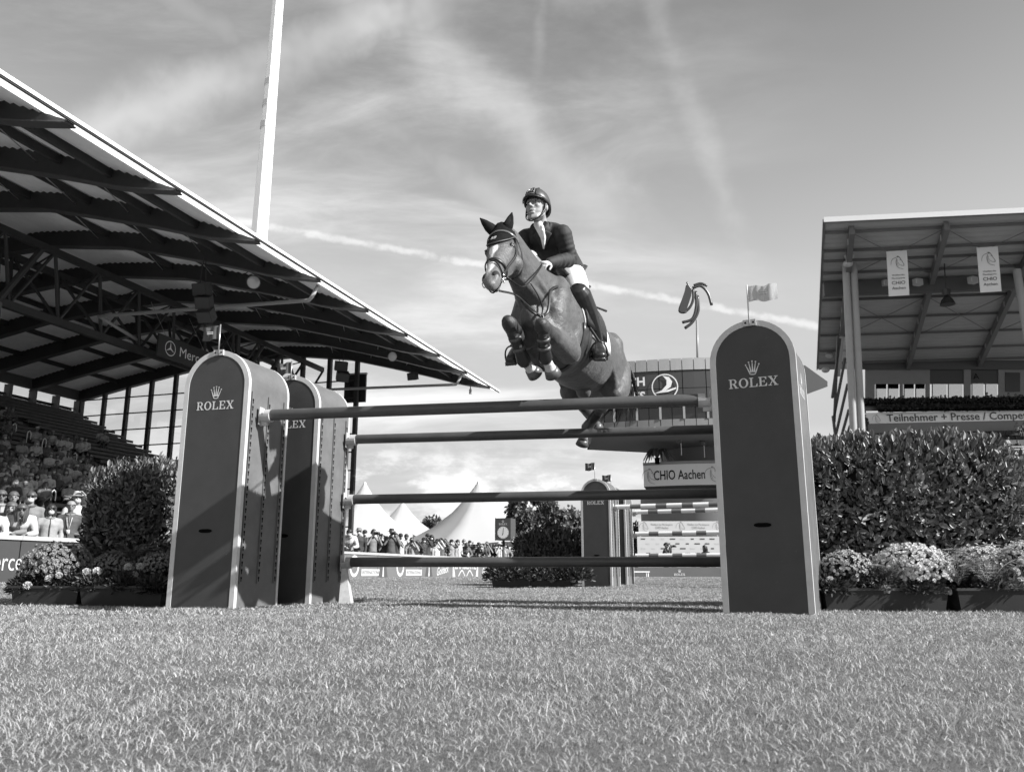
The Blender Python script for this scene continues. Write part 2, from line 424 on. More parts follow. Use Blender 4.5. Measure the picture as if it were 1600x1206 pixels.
def quads_mesh(name, V, Q, m, parent=None, smooth=False, per=4):
    me = bpy.data.meshes.new(name); nq = len(Q)
    me.vertices.add(len(V)); me.vertices.foreach_set('co', np.ascontiguousarray(V, dtype=np.float32).ravel())
    me.loops.add(nq * per); me.loops.foreach_set('vertex_index', np.ascontiguousarray(Q, dtype=np.int32).ravel())
    me.polygons.add(nq); me.polygons.foreach_set('loop_start', np.arange(nq, dtype=np.int32) * per)
    me.update(calc_edges=True)
    if smooth: me.polygons.foreach_set('use_smooth', [True] * nq)
    me.materials.append(m)
    o = bpy.data.objects.new(name, me); COL.objects.link(o)
    if parent is not None: o.parent = parent
    return o
def unit(rng, n):
    v = rng.normal(size=(n, 3)); return v / np.linalg.norm(v, axis=1)[:, None]

# ------------------------------------------------------------------ ground and turf
def smooth01(t): t = np.clip(t, 0, 1); return t * t * (3 - 2 * t)
def ground_z(x, y):
    u = x * CA - y * SA
    rise = np.maximum(smooth01((y - 17.5) / 8), smooth01((-u - 8.2) / 2.4))
    return .14 * rise
def bumps(x, y):
    return .004 * np.sin(x * 5.1 + 1.3 * np.sin(y * 3.7)) * np.sin(y * 5.3 + .7) + .006 * np.sin(x * 2.3 + 2.1) * np.sin(y * 2.9 + 1.1)
def make_ground():
    xs = np.concatenate([np.linspace(-400, -30, 30), np.linspace(-29, -7.3, 50), np.linspace(-7, 7, 170), np.linspace(7.3, 29, 50), np.linspace(30, 400, 30)])
    ys = np.concatenate([np.linspace(-30, .5, 12), np.linspace(.6, 12, 100), np.linspace(12.3, 50, 60), np.linspace(52, 900, 40)])
    X, Y = np.meshgrid(xs, ys); Z = ground_z(X, Y) + bumps(X, Y) * np.where(Y < 40, 1, 0) - .004
    V = np.stack([X, Y, Z], -1).reshape(-1, 3); nx = len(xs); j, i = np.meshgrid(np.arange(len(ys) - 1), np.arange(nx - 1), indexing='ij')
    a = (j * nx + i).ravel(); Q = np.stack([a, a + 1, a + nx + 1, a + nx], 1)
    m = bpy.data.materials.new('turf_soil'); m.use_nodes = True; N, L = m.node_tree.nodes, m.node_tree.links; b = N['Principled BSDF']
    b.inputs['Roughness'].default_value = .95; b.inputs['Specular IOR Level'].default_value = .1
    tc = N.new('ShaderNodeTexCoord')
    n1 = N.new('ShaderNodeTexNoise'); n1.inputs['Scale'].default_value = 55; n1.inputs['Detail'].default_value = 8; n1.inputs['Roughness'].default_value = .75
    n2 = N.new('ShaderNodeTexNoise'); n2.inputs['Scale'].default_value = .9; n2.inputs['Detail'].default_value = 5
    L.new(tc.outputs['Object'], n1.inputs['Vector']); L.new(tc.outputs['Object'], n2.inputs['Vector'])
    ad = N.new('ShaderNodeMath'); ad.operation = 'MULTIPLY_ADD'; L.new(n2.outputs['Fac'], ad.inputs[0]); ad.inputs[1].default_value = .5; L.new(n1.outputs['Fac'], ad.inputs[2])
    mr = N.new('ShaderNodeMapRange'); L.new(ad.outputs[0], mr.inputs[0]); mr.inputs[1].default_value = .45; mr.inputs[2].default_value = 1.05; mr.inputs[3].default_value = .07; mr.inputs[4].default_value = .24
    c = N.new('ShaderNodeCombineColor')
    for k in range(3): L.new(mr.outputs[0], c.inputs[k])
    L.new(c.outputs[0], b.inputs['Base Color'])
    bp = N.new('ShaderNodeBump'); bp.inputs['Strength'].default_value = .9; bp.inputs['Distance'].default_value = .02; L.new(n1.outputs['Fac'], bp.inputs['Height']); L.new(bp.outputs[0], b.inputs['Normal'])
    tag(quads_mesh('ground', V, Q, m, smooth=True), 'flat turf ground of the show jumping arena', None, None, 'structure')
_dr = random.Random(8)
DIVOTS = [(_dr.uniform(-.62, .62) * yy, yy, _dr.uniform(.012, .032) * (1 + .12 * yy)) for yy in [_dr.uniform(1.4, 6.8) for _ in range(30)]]
def make_grass():
    rng = np.random.default_rng(5); Vs = []; Qs = []; off = 0
    rings = [(1.0, 2.2, 17000, .0185, .0013), (2.2, 3.6, 9600, .019, .0017), (3.6, 6.0, 5000, .022, .0025), (6.0, 9.5, 2300, .022, .0044), (9.5, 15, 1250, .025, .0058), (15, 27, 380, .028, .010)]
    for y0, y1, dens, h, w in rings:
        A = .68 * (y1 * y1 - y0 * y0) + 1.2 * (y1 - y0); n = int(A * dens)
        y = np.sqrt(rng.uniform(y0 * y0, y1 * y1, n)); x = rng.uniform(-1, 1, n) * (.68 * y + .6)
        # tufts: pull part of the blades to common roots
        u_ = x * CA - y * SA
        keep = u_ > -10.9
        for dx_, dy_, dr_ in DIVOTS: keep &= ~((((x - dx_) / 1.3) ** 2 + (y - dy_) ** 2 < (dr_ * (.75 + .25 * np.sin(np.arctan2(y - dy_, x - dx_) * 3 + dx_ * 9))) ** 2) & (rng.random(n) < .88))
        x, y = x[keep], y[keep]; n = len(x)
        cl = .5 + .5 * np.sin(x * 9.1 + 2.1 * np.sin(y * 5.3)) * np.sin(y * 8.7 + 1.7 * np.sin(x * 4.1)); cl2 = .5 + .5 * np.sin(x * 2.1 + 1.0) * np.sin(y * 3.1 + .4)
        cl3 = .5 + .5 * np.sin(x * 23.1 + 2.7 * np.sin(y * 17.3)) * np.sin(y * 21.7 + 2.2 * np.sin(x * 19.1)); hh = h * (.45 + .85 * rng.random(n) ** 1.5) * (.72 + .5 * cl) * (.86 + .3 * cl2) * (.75 + .5 * cl3)
        tall = rng.random(n) < .012; hh[tall] *= 1.7
        az = rng.uniform(0, 2 * np.pi, n); lean = rng.uniform(.4, 2.0, n) * (1 - .4 * tall)
        dx, dy = np.cos(az), np.sin(az); fa = rng.uniform(0, 2 * np.pi, n); sx, sy = np.cos(fa), np.sin(fa)
        ww = w * rng.uniform(.6, 1.3, n); z = ground_z(x, y) + bumps(x, y) - .004
        def pt(t, k, s):
            return np.stack([x + dx * hh * lean * t * t + sx * ww * k * s, y + dy * hh * lean * t * t + sy * ww * k * s, z + hh * t * (1 - .30 * lean * t)], 1)
        if y0 > 9:
            V = np.stack([pt(0, .5, -1), pt(0, .5, 1), pt(1, .12, 1), pt(1, .12, -1)], 1).reshape(-1, 3); i = np.arange(n) * 4 + off; off += n * 4
            Vs.append(V); Qs.append(np.stack([i, i + 1, i + 2, i + 3], 1)); continue
        V = np.stack([pt(0, .5, -1), pt(0, .5, 1), pt(.5, .42, 1), pt(.5, .42, -1), pt(1, .06, 1), pt(1, .06, -1)], 1).reshape(-1, 3)
        i = np.arange(n) * 6 + off; off += n * 6
        Vs.append(V); Qs.append(np.concatenate([np.stack([i, i + 1, i + 2, i + 3], 1), np.stack([i + 3, i + 2, i + 4, i + 5], 1)]))
    m = leaf_mat('grass_blade', .335, .5, .22, .25, 1.8)
    o = quads_mesh('grass', np.concatenate(Vs), np.concatenate(Qs), m)
    tag(o, 'short trodden grass covering the arena floor', 'grass', None, 'stuff')
make_ground()
make_grass()
# ------------------------------------------------------------------ left grandstand
scene.cycles.max_bounces = 6; scene.cycles.diffuse_bounces = 4; scene.cycles.glossy_bounces = 3; scene.cycles.transparent_max_bounces = 8; scene.cycles.use_adaptive_sampling = True; scene.cycles.adaptive_threshold = .02
M_SHEET = mat('roof_sheet', .80, .55, .10, 1.5, spec=.3); M_RIB = mat('rib_steel_dark', .035, .55, .2, 3); M_CONC = mat('terrace_concrete', .22, .85, .25, 2)
M_BENCH = mat('bench_plank', .075, .6, .3, 4); M_FASC = mat('fascia_white', .80, .45, .03, 2); M_WALLD = mat('stand_wall', .11, .8, .15, 2); M_GLASS = glass_mat('clear_glass', .15, .93)
M_RAIL = mat('white_rail', .72, .35)
def eave_mat():
    m = bpy.data.materials.new('eave_translucent_sheet'); m.use_nodes = True; N, L = m.node_tree.nodes, m.node_tree.links
    t = N.new('ShaderNodeBsdfTranslucent'); t.inputs[0].default_value = (.85, .85, .85, 1); mx = N.new('ShaderNodeMixShader'); mx.inputs[0].default_value = .8
    N['Principled BSDF'].inputs['Base Color'].default_value = (.8, .8, .8, 1)
    L.new(N['Principled BSDF'].outputs[0], mx.inputs[1]); L.new(t.outputs[0], mx.inputs[2]); L.new(mx.outputs[0], N['Material Output'].inputs[0]); return m
M_EAVE = eave_mat()
SU = [-32.4, -29.5, -26, -23, -20.6, -18.5, -16.7, -14, -12.3, -11]; SZ = [8.95, 9.5, 10.05, 10.25, 10.28, 10.06, 9.72, 8.96, 8.30, 7.74]
RU = [-32.4, -29.5, -26, -23, -20, -17.4, -15.7, -13.8, -12.3, -11]; RZ = [8.42, 8.95, 9.5, 9.72, 9.76, 9.4, 8.95, 8.43, 7.96, 7.71]
RIBV = [1.8 + 2.715 * i for i in range(12)]
KS = 1.45; TU0 = -23.8
def terr(u): return .45 + .46 * (TU0 - u)
def WS(u, v, z): return W(u * KS, v * KS, CAM_H + (z - CAM_H) * KS)
def TZ(u): return CAM_H + (terr(u * KS) - CAM_H) / KS
def left_stand():
    g = empty('grandstand', 'covered grandstand with curved ribbed roof and glazed end along the left', 'grandstand')
    def bay(name, u0, u1, v0, v1, m, step=.115, amp=.028):
        b = MB(); n = max(2, int((u1 - u0) / step)); vs = []
        for i in range(n + 1):
            u = u0 + (u1 - u0) * i / n; z = interp(SU, SZ, u) + (amp if i % 2 else -amp)
            vs += [WS(u, v0, z), WS(u, v1, z)]
        b.add(vs, [(2 * i, 2 * i + 1, 2 * i + 3, 2 * i + 2) for i in range(n)]); return b.build(name, m, g)
    for i in range(len(RIBV) - 1):
        bay('roof_sheet', -32.4, -11.54, RIBV[i], RIBV[i + 1], M_SHEET); bay('eave_sheet', -11.52, -11.0, RIBV[i], RIBV[i + 1], M_EAVE, .12, .004)
    bay('roof_sheet', -32.4, -11.54, RIBV[-1], RIBV[-1] + .55, M_SHEET); bay('eave_sheet', -11.52, -11.0, RIBV[-1], RIBV[-1] + .9, M_EAVE, .12, .004)
    # opaque roof deck above the sheets, so that only the eave lets light through
    b = MB(); us = np.linspace(-32.6, -11.55, 40); vs = []
    for u in us: vs += [WS(u, .5, interp(SU, SZ, u) + .12), WS(u, 32.2, interp(SU, SZ, u) + .12)]
    b.add(vs, [(2 * i, 2 * i + 1, 2 * i + 3, 2 * i + 2) for i in range(39)]); b.build('roof_deck', M_SHEET, g)
    for v in RIBV:
        b = MB(); us = list(np.linspace(-32.4, -11.02, 44)); top = [(u, interp(SU, SZ, u) + .01) for u in us]; bot = [(u, interp(RU, RZ, u)) for u in us]
        for i in range(43):
            q = [bot[i], bot[i + 1], top[i + 1], top[i]]; b.hexa([WS(a, v - .08, z) for a, z in q] + [WS(a, v + .08, z) for a, z in q])
        rb = b.build('rib', M_RIB, g)
        b = MB()
        for i in range(43): b.beam(WS(us[i], v, bot[i][1] - .012), WS(us[i + 1], v, bot[i + 1][1] - .012), .36, .04)
        b.build('flange', mat('rib_flange', .07, .5), rb)
    for u in (-12.7, -14.1, -16.0, -18.0, -21.2, -23.4, -25.6, -27.8, -30):
        b = MB(); z = interp(SU, SZ, u); b.beam(WS(u, .6, z - .13), WS(u, 32.0, z - .13), .13, .26); b.build('purlin', M_RIB, g)
    for u in (-13.4, -15.1, -17.0):      # thin tie rods between ribs
        for i in range(3, len(RIBV) - 1):
            b = MB(); b.tube(WS(u, RIBV[i], interp(RU, RZ, u) + .25), WS(u - 1.4, RIBV[i + 1], interp(RU, RZ, u - 1.4) + .25), .018, 5); b.build('tie_rod', M_STEEL, g)
    b = MB(); b.beam(WS(-10.95, .5, 7.785), WS(-10.95, 32.75, 7.785), .08, .10); b.build('fascia', M_FASC, g)
    b = MB(); b.beam(WS(-10.96, .5, 7.735), WS(-10.96, 32.75, 7.735), .05, .035); b.build('drip_edge', M_RIB, g)
    # longitudinal truss
    for u, zt in ((-19.0, 9.12), (-20.6, 9.2)):
        b = MB(); b.beam(WS(u, .6, zt), WS(u, 31.9, zt), .22, .28); b.build('truss_chord', M_RIB, g)
    b = MB(); b.beam(WS(-19.5, .6, 7.35), WS(-19.5, 31.9, 7.35), .24, .32); b.build('truss_chord', M_RIB, g)
    v = 9.0; k = 0
    while v < 31:
        for u, zt in ((-19.0, 9.12), (-20.6, 9.2)):
            for a, c in ((v, v + .82), (v + 1.64, v + .82)):
                b = MB(); b.tube(WS(-19.5, c, 7.38), WS(u, a, zt), .075, 6); b.build('truss_brace', M_RIB, g)
        b = MB(); b.tube(WS(-19.0, v, 9.12), WS(-20.6, v + .8, 9.2), .04, 5); b.build('truss_brace', M_RIB, g); v += 1.64
    for v in (15.95, 26.5):
        b = MB(); b.tube(WS(-19.5, v, TZ(-19.5) - .1), WS(-19.5, v, 7.3), .27, 16); c = smooth_angle(b.build('column', mat('column_steel', .14, .5, .2, 2), g), 40)
        for s in (-1, 1):
            for u in (-19.0, -20.6): b = MB(); b.tube(WS(-19.5, v, 7.2), WS(u, v + s * .8, 9.05), .13, 8); b.build('column_branch', M_RIB, c)
    # gutter down pipes
    for (v0, a0, a1) in ((19.2, (533, 476), (165, 506)), (30.3, (701, 578), (505, 588))):
        b = MB(); p0 = WS(-11.7, v0, 8.05); p1 = WS(-11.9, v0, 7.62); p2 = WS(-19.2, v0, 7.85); p3 = WS(-19.6, v0 + 2.6, 7.6)
        b.loft([p0, p1 + Vector((0, 0, .12)), p1 - Vector((.1, 0, 0)), p1.lerp(p2, .05), p1.lerp(p2, .95), p2, p2.lerp(p3, .2), p3], .08, 10, rnd=False); b.build('down_pipe', mat('pipe_grey', .30, .4), g, True)
    # terrace
    u = TU0; VE = 31.55 * KS
    while u > -46.6:
        z = terr(u); b = MB(); b.hexa([W(u, 4, z - .6), W(u - .8, 4, z - .6), W(u - .8, VE, z - .6), W(u, VE, z - .6), W(u, 4, z), W(u - .8, 4, z), W(u - .8, VE, z), W(u, VE, z)]); st = b.build('terrace_step', M_CONC, g)
        for v0, v1 in ((4, 15.5), (16.5, 26.0), (27.0, 36.0), (37.0, VE - .3)):
            b = MB(); b.beam(W(u - .45, v0, z + .40), W(u - .45, v1, z + .40), .36, .05); b.beam(W(u - .76, v0, z + .72), W(u - .76, v1, z + .72), .05, .16); b.beam(W(u - .62, v0, z + .2), W(u - .62, v1, z + .2), .05, .36); b.build('bench', M_BENCH, st)
        u -= .8
    b = MB(); b.hexa([W(TU0 + .2, 4, .0), W(TU0 + .05, 4, .0), W(TU0 + .05, VE, .0), W(TU0 + .2, VE, .0), W(TU0 + .2, 4, .9), W(TU0 + .05, 4, .9), W(TU0 + .05, VE, .9), W(TU0 + .2, VE, .9)]); b.build('parapet', M_CONC, g)
    b = MB(); b.tube(W(TU0 + .3, 4, 1.25), W(TU0 + .3, VE, 1.25), .04, 6); b.build('front_rail', M_RAIL, g)
    v = 5.0
    while v < VE: b = MB(); b.tube(W(TU0 + .3, v, .2), W(TU0 + .3, v, 1.25), .03, 6); b.build('rail_post', M_RAIL, g); v += 2.2
    b = MB(); b.hexa([W(TU0, VE + .05, .0), W(-46.9, VE + .05, .0), W(-46.9, VE + .09, .0), W(TU0, VE + .09, .0), W(TU0, VE + .05, terr(TU0)), W(-46.9, VE + .05, terr(-46.6) + .2), W(-46.9, VE + .09, terr(-46.6) + .2), W(TU0, VE + .09, terr(TU0))]); b.build('end_cheek', M_WALLD, g)
    # glazed end
    V = 31.66; us = [-32.1 + 1.36 * i for i in range(12)]
    for u in us:
        b = MB(); b.beam(WS(u, V, max(TZ(u), 1.0) - .1), WS(u, V, interp(RU, RZ, u) + .15), .25, .25, up=WS(1, 0, 0)); b.build('mullion', M_RIB, g)
    for i in range(len(us) - 1):
        u0, u1 = us[i] + .09, us[i + 1] - .09; zb0, zb1 = TZ(us[i]) + .1, TZ(us[i + 1]) + .1; z = 9.25
        while z > 2.0:
            tl, tr = min(z, interp(RU, RZ, u0) + .1), min(z, interp(RU, RZ, u1) + .1); bl, br = z - .74, z - .74
            if tl > max(zb1, .5) and tl > bl:
                b = MB(); b.add([WS(u0, V, bl), WS(u1, V, br), WS(u1, V, tr), WS(u0, V, tl)], [(0, 1, 2, 3)]); b.build('pane', M_GLASS, g)
                b = MB(); b.beam(WS(u0 - .02, V, z - .77), WS(u1 + .02, V, z - .77), .07, .075); b.build('glazing_bar', M_RIB, g)
            z -= .79
    # back wall with its window band
    for (z0, z1, nm) in ((5.5, 7.62, 'back_wall'), (8.52, 9.0, 'back_wall')):
        b = MB(); b.hexa([WS(-32.3, 2, z0), WS(-32.5, 2, z0), WS(-32.5, 31.7, z0), WS(-32.3, 31.7, z0), WS(-32.3, 2, z1), WS(-32.5, 2, z1), WS(-32.5, 31.7, z1), WS(-32.3, 31.7, z1)]); b.build(nm, M_WALLD, g)
    v = 31.6
    while v > 20:
        b = MB(); b.beam(WS(-32.3, v, 7.6), WS(-32.3, v, 8.45), .3, .4); wp = b.build('window_post', mat('window_post', .17, .6), g)
        b = MB(); b.add([WS(-32.38, v - 1.2, 7.62), WS(-32.38, v - .12, 7.62), WS(-32.38, v - .12, 8.52), WS(-32.38, v - 1.2, 8.52)], [(0, 1, 2, 3)]); b.build('pane', M_GLASS, g)
        b = MB(); b.beam(WS(-32.33, v - 1.2, 8.05), WS(-32.33, v - .1, 8.05), .06, .06); b.build('glazing_bar', M_RIB, g); v -= 1.3
    return g
left_stand()
def solve_terrace(px, py, dz):
    d = ray(px, py); lo, hi = 12.0, 75.0
    for _ in range(50):
        k = (lo + hi) / 2; P = Vector((0, 0, CAM_H)) + d * k; u = P.x * CA - P.y * SA
        if P.z > terr(u) + dz: lo = k
        else: hi = k
    return Vector((0, 0, CAM_H)) + d * lo
# hooked handrails in the aisles
for i, (px, py, nm) in enumerate(((11, 790, 'leftmost of the tall ones'), (43, 775, 'between the two standing spectators'), (77, 800, 'right behind the woman in the scarf'), (64, 712, 'by the pale-jacketed row'), (40, 700, 'in the middle rows'), (17, 688, 'among the left rows'), (112, 735, 'below the seated man on the phone'), (137, 738, 'rightmost in the aisle'))):
    P = solve_terrace(px, py, .1); b = MB(); s = Vector((SA, CA, 0)) * .11; u = Vector((CA, -SA, 0))
    b.loft([P + Z(-.15), P + Z(.75), P + Z(.86) + s * .3, P + Z(.92) + s, P + Z(.86) + s * 1.7, P + Z(.74) + s * 2, P + Z(.5) + s * 2], .024, 8)
    tag(b.build('handrail', M_RAIL, None, True), 'white hooked handrail in the grandstand aisle, ' + nm, 'handrail', 'hooked handrails in the grandstand')
# hanging star banner
def star_banner():
    g = empty('hanging_banner', 'dark hanging banner with ring star logo under the left roof', 'banner'); u = -18.55
    b = MB(); b.hexa([WS(u, 21.05, 7.05), WS(u - .06, 21.05, 7.05), WS(u - .06, 25.6, 7.05), WS(u, 25.6, 7.05), WS(u, 21.05, 7.78), WS(u - .06, 21.05, 7.78), WS(u - .06, 25.6, 7.78), WS(u, 25.6, 7.78)]); b.build('board', mat('banner_black', .03, .5), g)
    f = lambda a, c: WS(u + .006, 21.62 + a, 7.41 + c)
    b = MB(); n = 28
    for i in range(n):
        t0, t1 = 2 * math.pi * i / n, 2 * math.pi * (i + 1) / n; b.add([f(.25 * math.cos(t0), .25 * math.sin(t0)), f(.25 * math.cos(t1), .25 * math.sin(t1)), f(.222 * math.cos(t1), .222 * math.sin(t1)), f(.222 * math.cos(t0), .222 * math.sin(t0))], [(0, 1, 2, 3)])
    for t in (90, 210, 330):
        c, s = math.cos(R(t)), math.sin(R(t)); b.add([f(-s * .035, c * .035), f(c * .23, s * .23), f(s * .035, -c * .035)], [(0, 1, 2)])
    b.build('star_logo', M_FASC, g)
    b = MB(); put_text(b, 'Mercedes-Benz', lambda a, c: WS(u + .006, 22.08 + a, 7.26 + c), .33, 3.0, 'l', -.004); b.build('lettering', M_FASC, g)
    b = MB()
    for v in (21.4, 23.3, 25.2): b.tube(WS(u - .03, v, 7.78), WS(-19.3, v, 9.0), .012, 5)
    b.build('hanger', M_STEEL, g)
star_banner()
# lamps, loudspeakers under the roof
def floodlight(label, P, aim, r=.2):
    g = empty('floodlight', label, 'floodlight', 'floodlights under the left roof'); aim = Vector(aim).normalized()
    b = MB(); b.loft([P - aim * .22, P - aim * .16, P + aim * .02], [r * .45, r * .8, r], 16, rnd=False); b.build('housing', mat('lamp_housing', .12, .4, metal=.4), g, True)
    b = MB(); b.loft([P + aim * .021, P + aim * .035], [r * .92, r * .8], 16, rnd=False); b.build('lens', mat('lamp_glass', .55, .08, spec=.8), g, True)
    b = MB(); b.loft([P + Z(.0) + Vector((r, 0, 0)), P + Vector((r * 1.2, 0, r * 1.3)), P + Vector((0, 0, r * 2.2)), P + Vector((-r * 1.2, 0, r * 1.3)), P - Vector((r, 0, 0))], .02, 6); b.build('yoke', M_RIB, g, True)
def atv_(px, py, v):
    d = ray(px, py); k = v * KS / (d.x * SA + d.y * CA); return Vector((0, 0, CAM_H)) + d * k
floodlight('round floodlight under the left roof beside the hanging speakers', atv_(396, 441, 18.4), (.5, -.8, -.25), .28)
floodlight('round floodlight under the far end of the left roof', atv_(613, 557, 27.5), (.5, -.8, -.25), .28)
def speaker(label, P, n, sz=.42):
    g = empty('loudspeaker', label, 'loudspeaker', 'loudspeakers under the left roof'); rng = random.Random(n)
    for i in range(n):
        Mx = Matrix.Rotation(R(rng.uniform(-25, 25)), 3, 'Z') @ Matrix.Rotation(R(18 + 12 * i), 3, 'X'); c = P - Z(sz * .9 * i) + Vector((.12 * i, 0, 0))
        b = MB(); b.box(c, (sz, sz * .8, sz * .8), M=Mx); cb = b.build('cabinet', mat('speaker_black', .03, .6, .2, 12), g)
        b = MB(); b.box(c + Mx @ Vector((0, -sz * .41, 0)), (sz * .9, .01, sz * .7), M=Mx); b.build('grille', mat('speaker_grille', .06, .7), cb)
    b = MB()
    for q in (-.12, .12): b.tube(P + Vector((q, 0, .1)), P + Vector((q * .3, 0, 1.3)), .02, 6)
    b.build('hanger', M_RIB, g)
speaker('cluster of black loudspeakers hanging under the left roof', atv_(316, 452, 17.6), 3, .58)
speaker('black loudspeakers hanging above the second tower', atv_(533, 572, 29.5), 2, .7)
speaker('small black loudspeaker near the far roof end', atv_(645, 588, 31.2), 1, .55)
g = empty('dark_screen', 'dark hanging screen beneath the far end of the left roof', 'screen'); P = atv_(556, 588, 31.9); b = MB(); b.box(P - Z(.8), (1.45, .15, 1.8), R(-12)); b.build('panel', mat('screen_black', .02, .35), g); b = MB(); b.box(P + Z(.15), (1.53, .2, .1), R(-12)); b.build('frame_bar', M_RAIL, g); b = MB(); b.tube(P + Z(.1), P + Z(1.0), .03, 6); b.build('hanger', M_RIB, g)
b = MB(); P = atv_(735, 608, 32.2); g = empty('hanging_lamp', 'small lantern hanging from the far roof tip', 'lamp'); b.tube(P, P + Z(.4), .03, 6); b.build('rod', M_RIB, g); b = MB(); b.tube(P, P - Z(.3), .08, 10); b.build('lantern', mat('lantern_grey', .4, .3), g, True)
# tall white mast behind the roof
b = MB(); p0 = at(401, 420, 80); p1 = at(437, -30, 80); m0 = p0 + (p0 - p1) * 1.05; m0 = Vector((m0.x, m0.y, 0))
b.loft([m0, p0, p1, p1 + (p1 - p0) * .2], [1.1, .88, .60, .52], 8, rnd=False); g = empty('mast', 'tall white tapered mast rising behind the left grandstand', 'mast'); b.build('shaft', M_FASC, g)
for i, q in enumerate((.44, .53, .62)):
    b = MB(); c = at(401, 372, 80).lerp(at(436, 0, 80), q); b.loft([c, c + (p1 - p0).normalized() * .7], [.815 - .16 * q, .81 - .16 * q], 8, rnd=False); b.build('collar', mat('mast_collar', .5, .5), g)

# ------------------------------------------------------------------ barrier with advertising boards
def barrier():
    g = empty('barrier', 'low barrier wall with advertising boards in front of the spectators', 'barrier'); u = -11.0
    v = 4.0; i = 0; MBD = mat('board_black', .045, .5, .1, 4); MBG = mat('board_grey', .13, .5, .08, 4); MW_ = mat('board_white_print', .50, .5)
    while v < 41:
        b = MB(); b.hexa([W(u, v + .01, .10), W(u - .08, v + .01, .10), W(u - .08, v + 2.99, .10), W(u, v + 2.99, .10), W(u, v + .01, .77), W(u - .08, v + .01, .77), W(u - .08, v + 2.99, .77), W(u, v + 2.99, .77)]); bd = b.build('board', MBD if v < 17 else MBG, g)
        b = MB(); b.hexa([W(u + .03, v, .772), W(u - .22, v, .772), W(u - .22, v + 2.995, .772), W(u + .03, v + 2.995, .772), W(u + .03, v, .835), W(u - .22, v, .835), W(u - .22, v + 2.995, .835), W(u + .03, v + 2.995, .835)]); b.build('top_rail', mat('rail_pale_wood', .36, .6, .2, 3), g)
        v += 3.0; i += 1
    f = lambda v0, z0: (lambda a, c: W(u + .006, v0 + a, z0 + c))
    b = MB(); put_text(b, 'Mercedes-Benz', f(9.36, .32), .27, 1.75, 'l', -.004); b.build('lettering', MW_, g)
    for v0 in (20.6, 23.5):
        b = MB(); fn = f(v0, .46); n = 24
        for i in range(n):
            t0, t1 = 2 * math.pi * i / n, 2 * math.pi * (i + 1) / n; b.add([fn(.27 * math.cos(t0), .29 * math.sin(t0)), fn(.27 * math.cos(t1), .29 * math.sin(t1)), fn(.19 * math.cos(t1), .2 * math.sin(t1)), fn(.19 * math.cos(t0), .2 * math.sin(t0))], [(0, 1, 2, 3)])
        put_text(b, 'F', fn, .2, None, 'c', .02); b.build('ring_logo', MW_, g)
        b = MB(); put_text(b, 'FAMILIE', f(v0 + 1.0, .46), .22, 1.2, 'c', .02); b.add([W(u + .005, v0 + .42, .20), W(u + .005, v0 + 1.62, .20), W(u + .005, v0 + 1.62, .38), W(u + .005, v0 + .42, .38)], [(0, 1, 2, 3)]); b.build('lettering', MW_, g)
        b = MB(); put_text(b, 'INTERNATIONAL', lambda a, c: W(u + .009, v0 + 1.02 + a, .245 + c), .10, 1.1, 'c', .01); b.build('lettering', MBG, g)
    for v0 in (26.9, 31.4, 32.9):
        b = MB(); put_text(b, 'Goldeck', lambda a, c: W(u + .006, v0 + a, .25 + c + .12 * a), .26, 1.05, 'c', .012, .3); b.build('lettering', MW_, g)
    b = MB(); put_text(b, 'LAMBERTZ', f(29.1, .42), .28, 2.2, 'c', .02)
    for s in (-1, 1):
        b.add([W(u + .006, 29.1 + s * 1.3, .14), W(u + .006, 29.1 + s * 1.05, .14), W(u + .006, 29.1 + s * 1.15, .40), W(u + .006, 29.1 + s * 1.3, .68)], [(0, 1, 2, 3)])
        stroke(b, [(29.1 + s * .75 - 29.1, .16), (s * .40, .36), (s * .08, .16)], .05, lambda a, c: W(u + .006, 29.1 + a, c))
    b.build('lettering', MW_, g)
    for v0 in (22.35, 25.7):
        b = MB(); b.add([f(v0, .16)(-.30, 0), f(v0, .16)(.30, 0), f(v0, .16)(.20, .30), f(v0, .16)(.06, .36), f(v0, .16)(-.06, .36), f(v0, .16)(-.20, .30)], [(0, 1, 2, 3, 4, 5)]); b.build('printed_bust', mat('print_dark', .07, .5), g)
        b = MB(); b.add([f(v0, .16)(x * .1 + 0, .44 + z * .11) for x, z in [(math.cos(t * .6283), math.sin(t * .6283)) for t in range(10)]], [tuple(range(10))]); b.add([W(u + .008, v0 - .05, .17), W(u + .008, v0 + .05, .17), W(u + .008, v0 + .02, .50), W(u + .008, v0 - .02, .50)], [(0, 1, 2, 3)]); b.build('printed_face', MW_, g)
barrier()
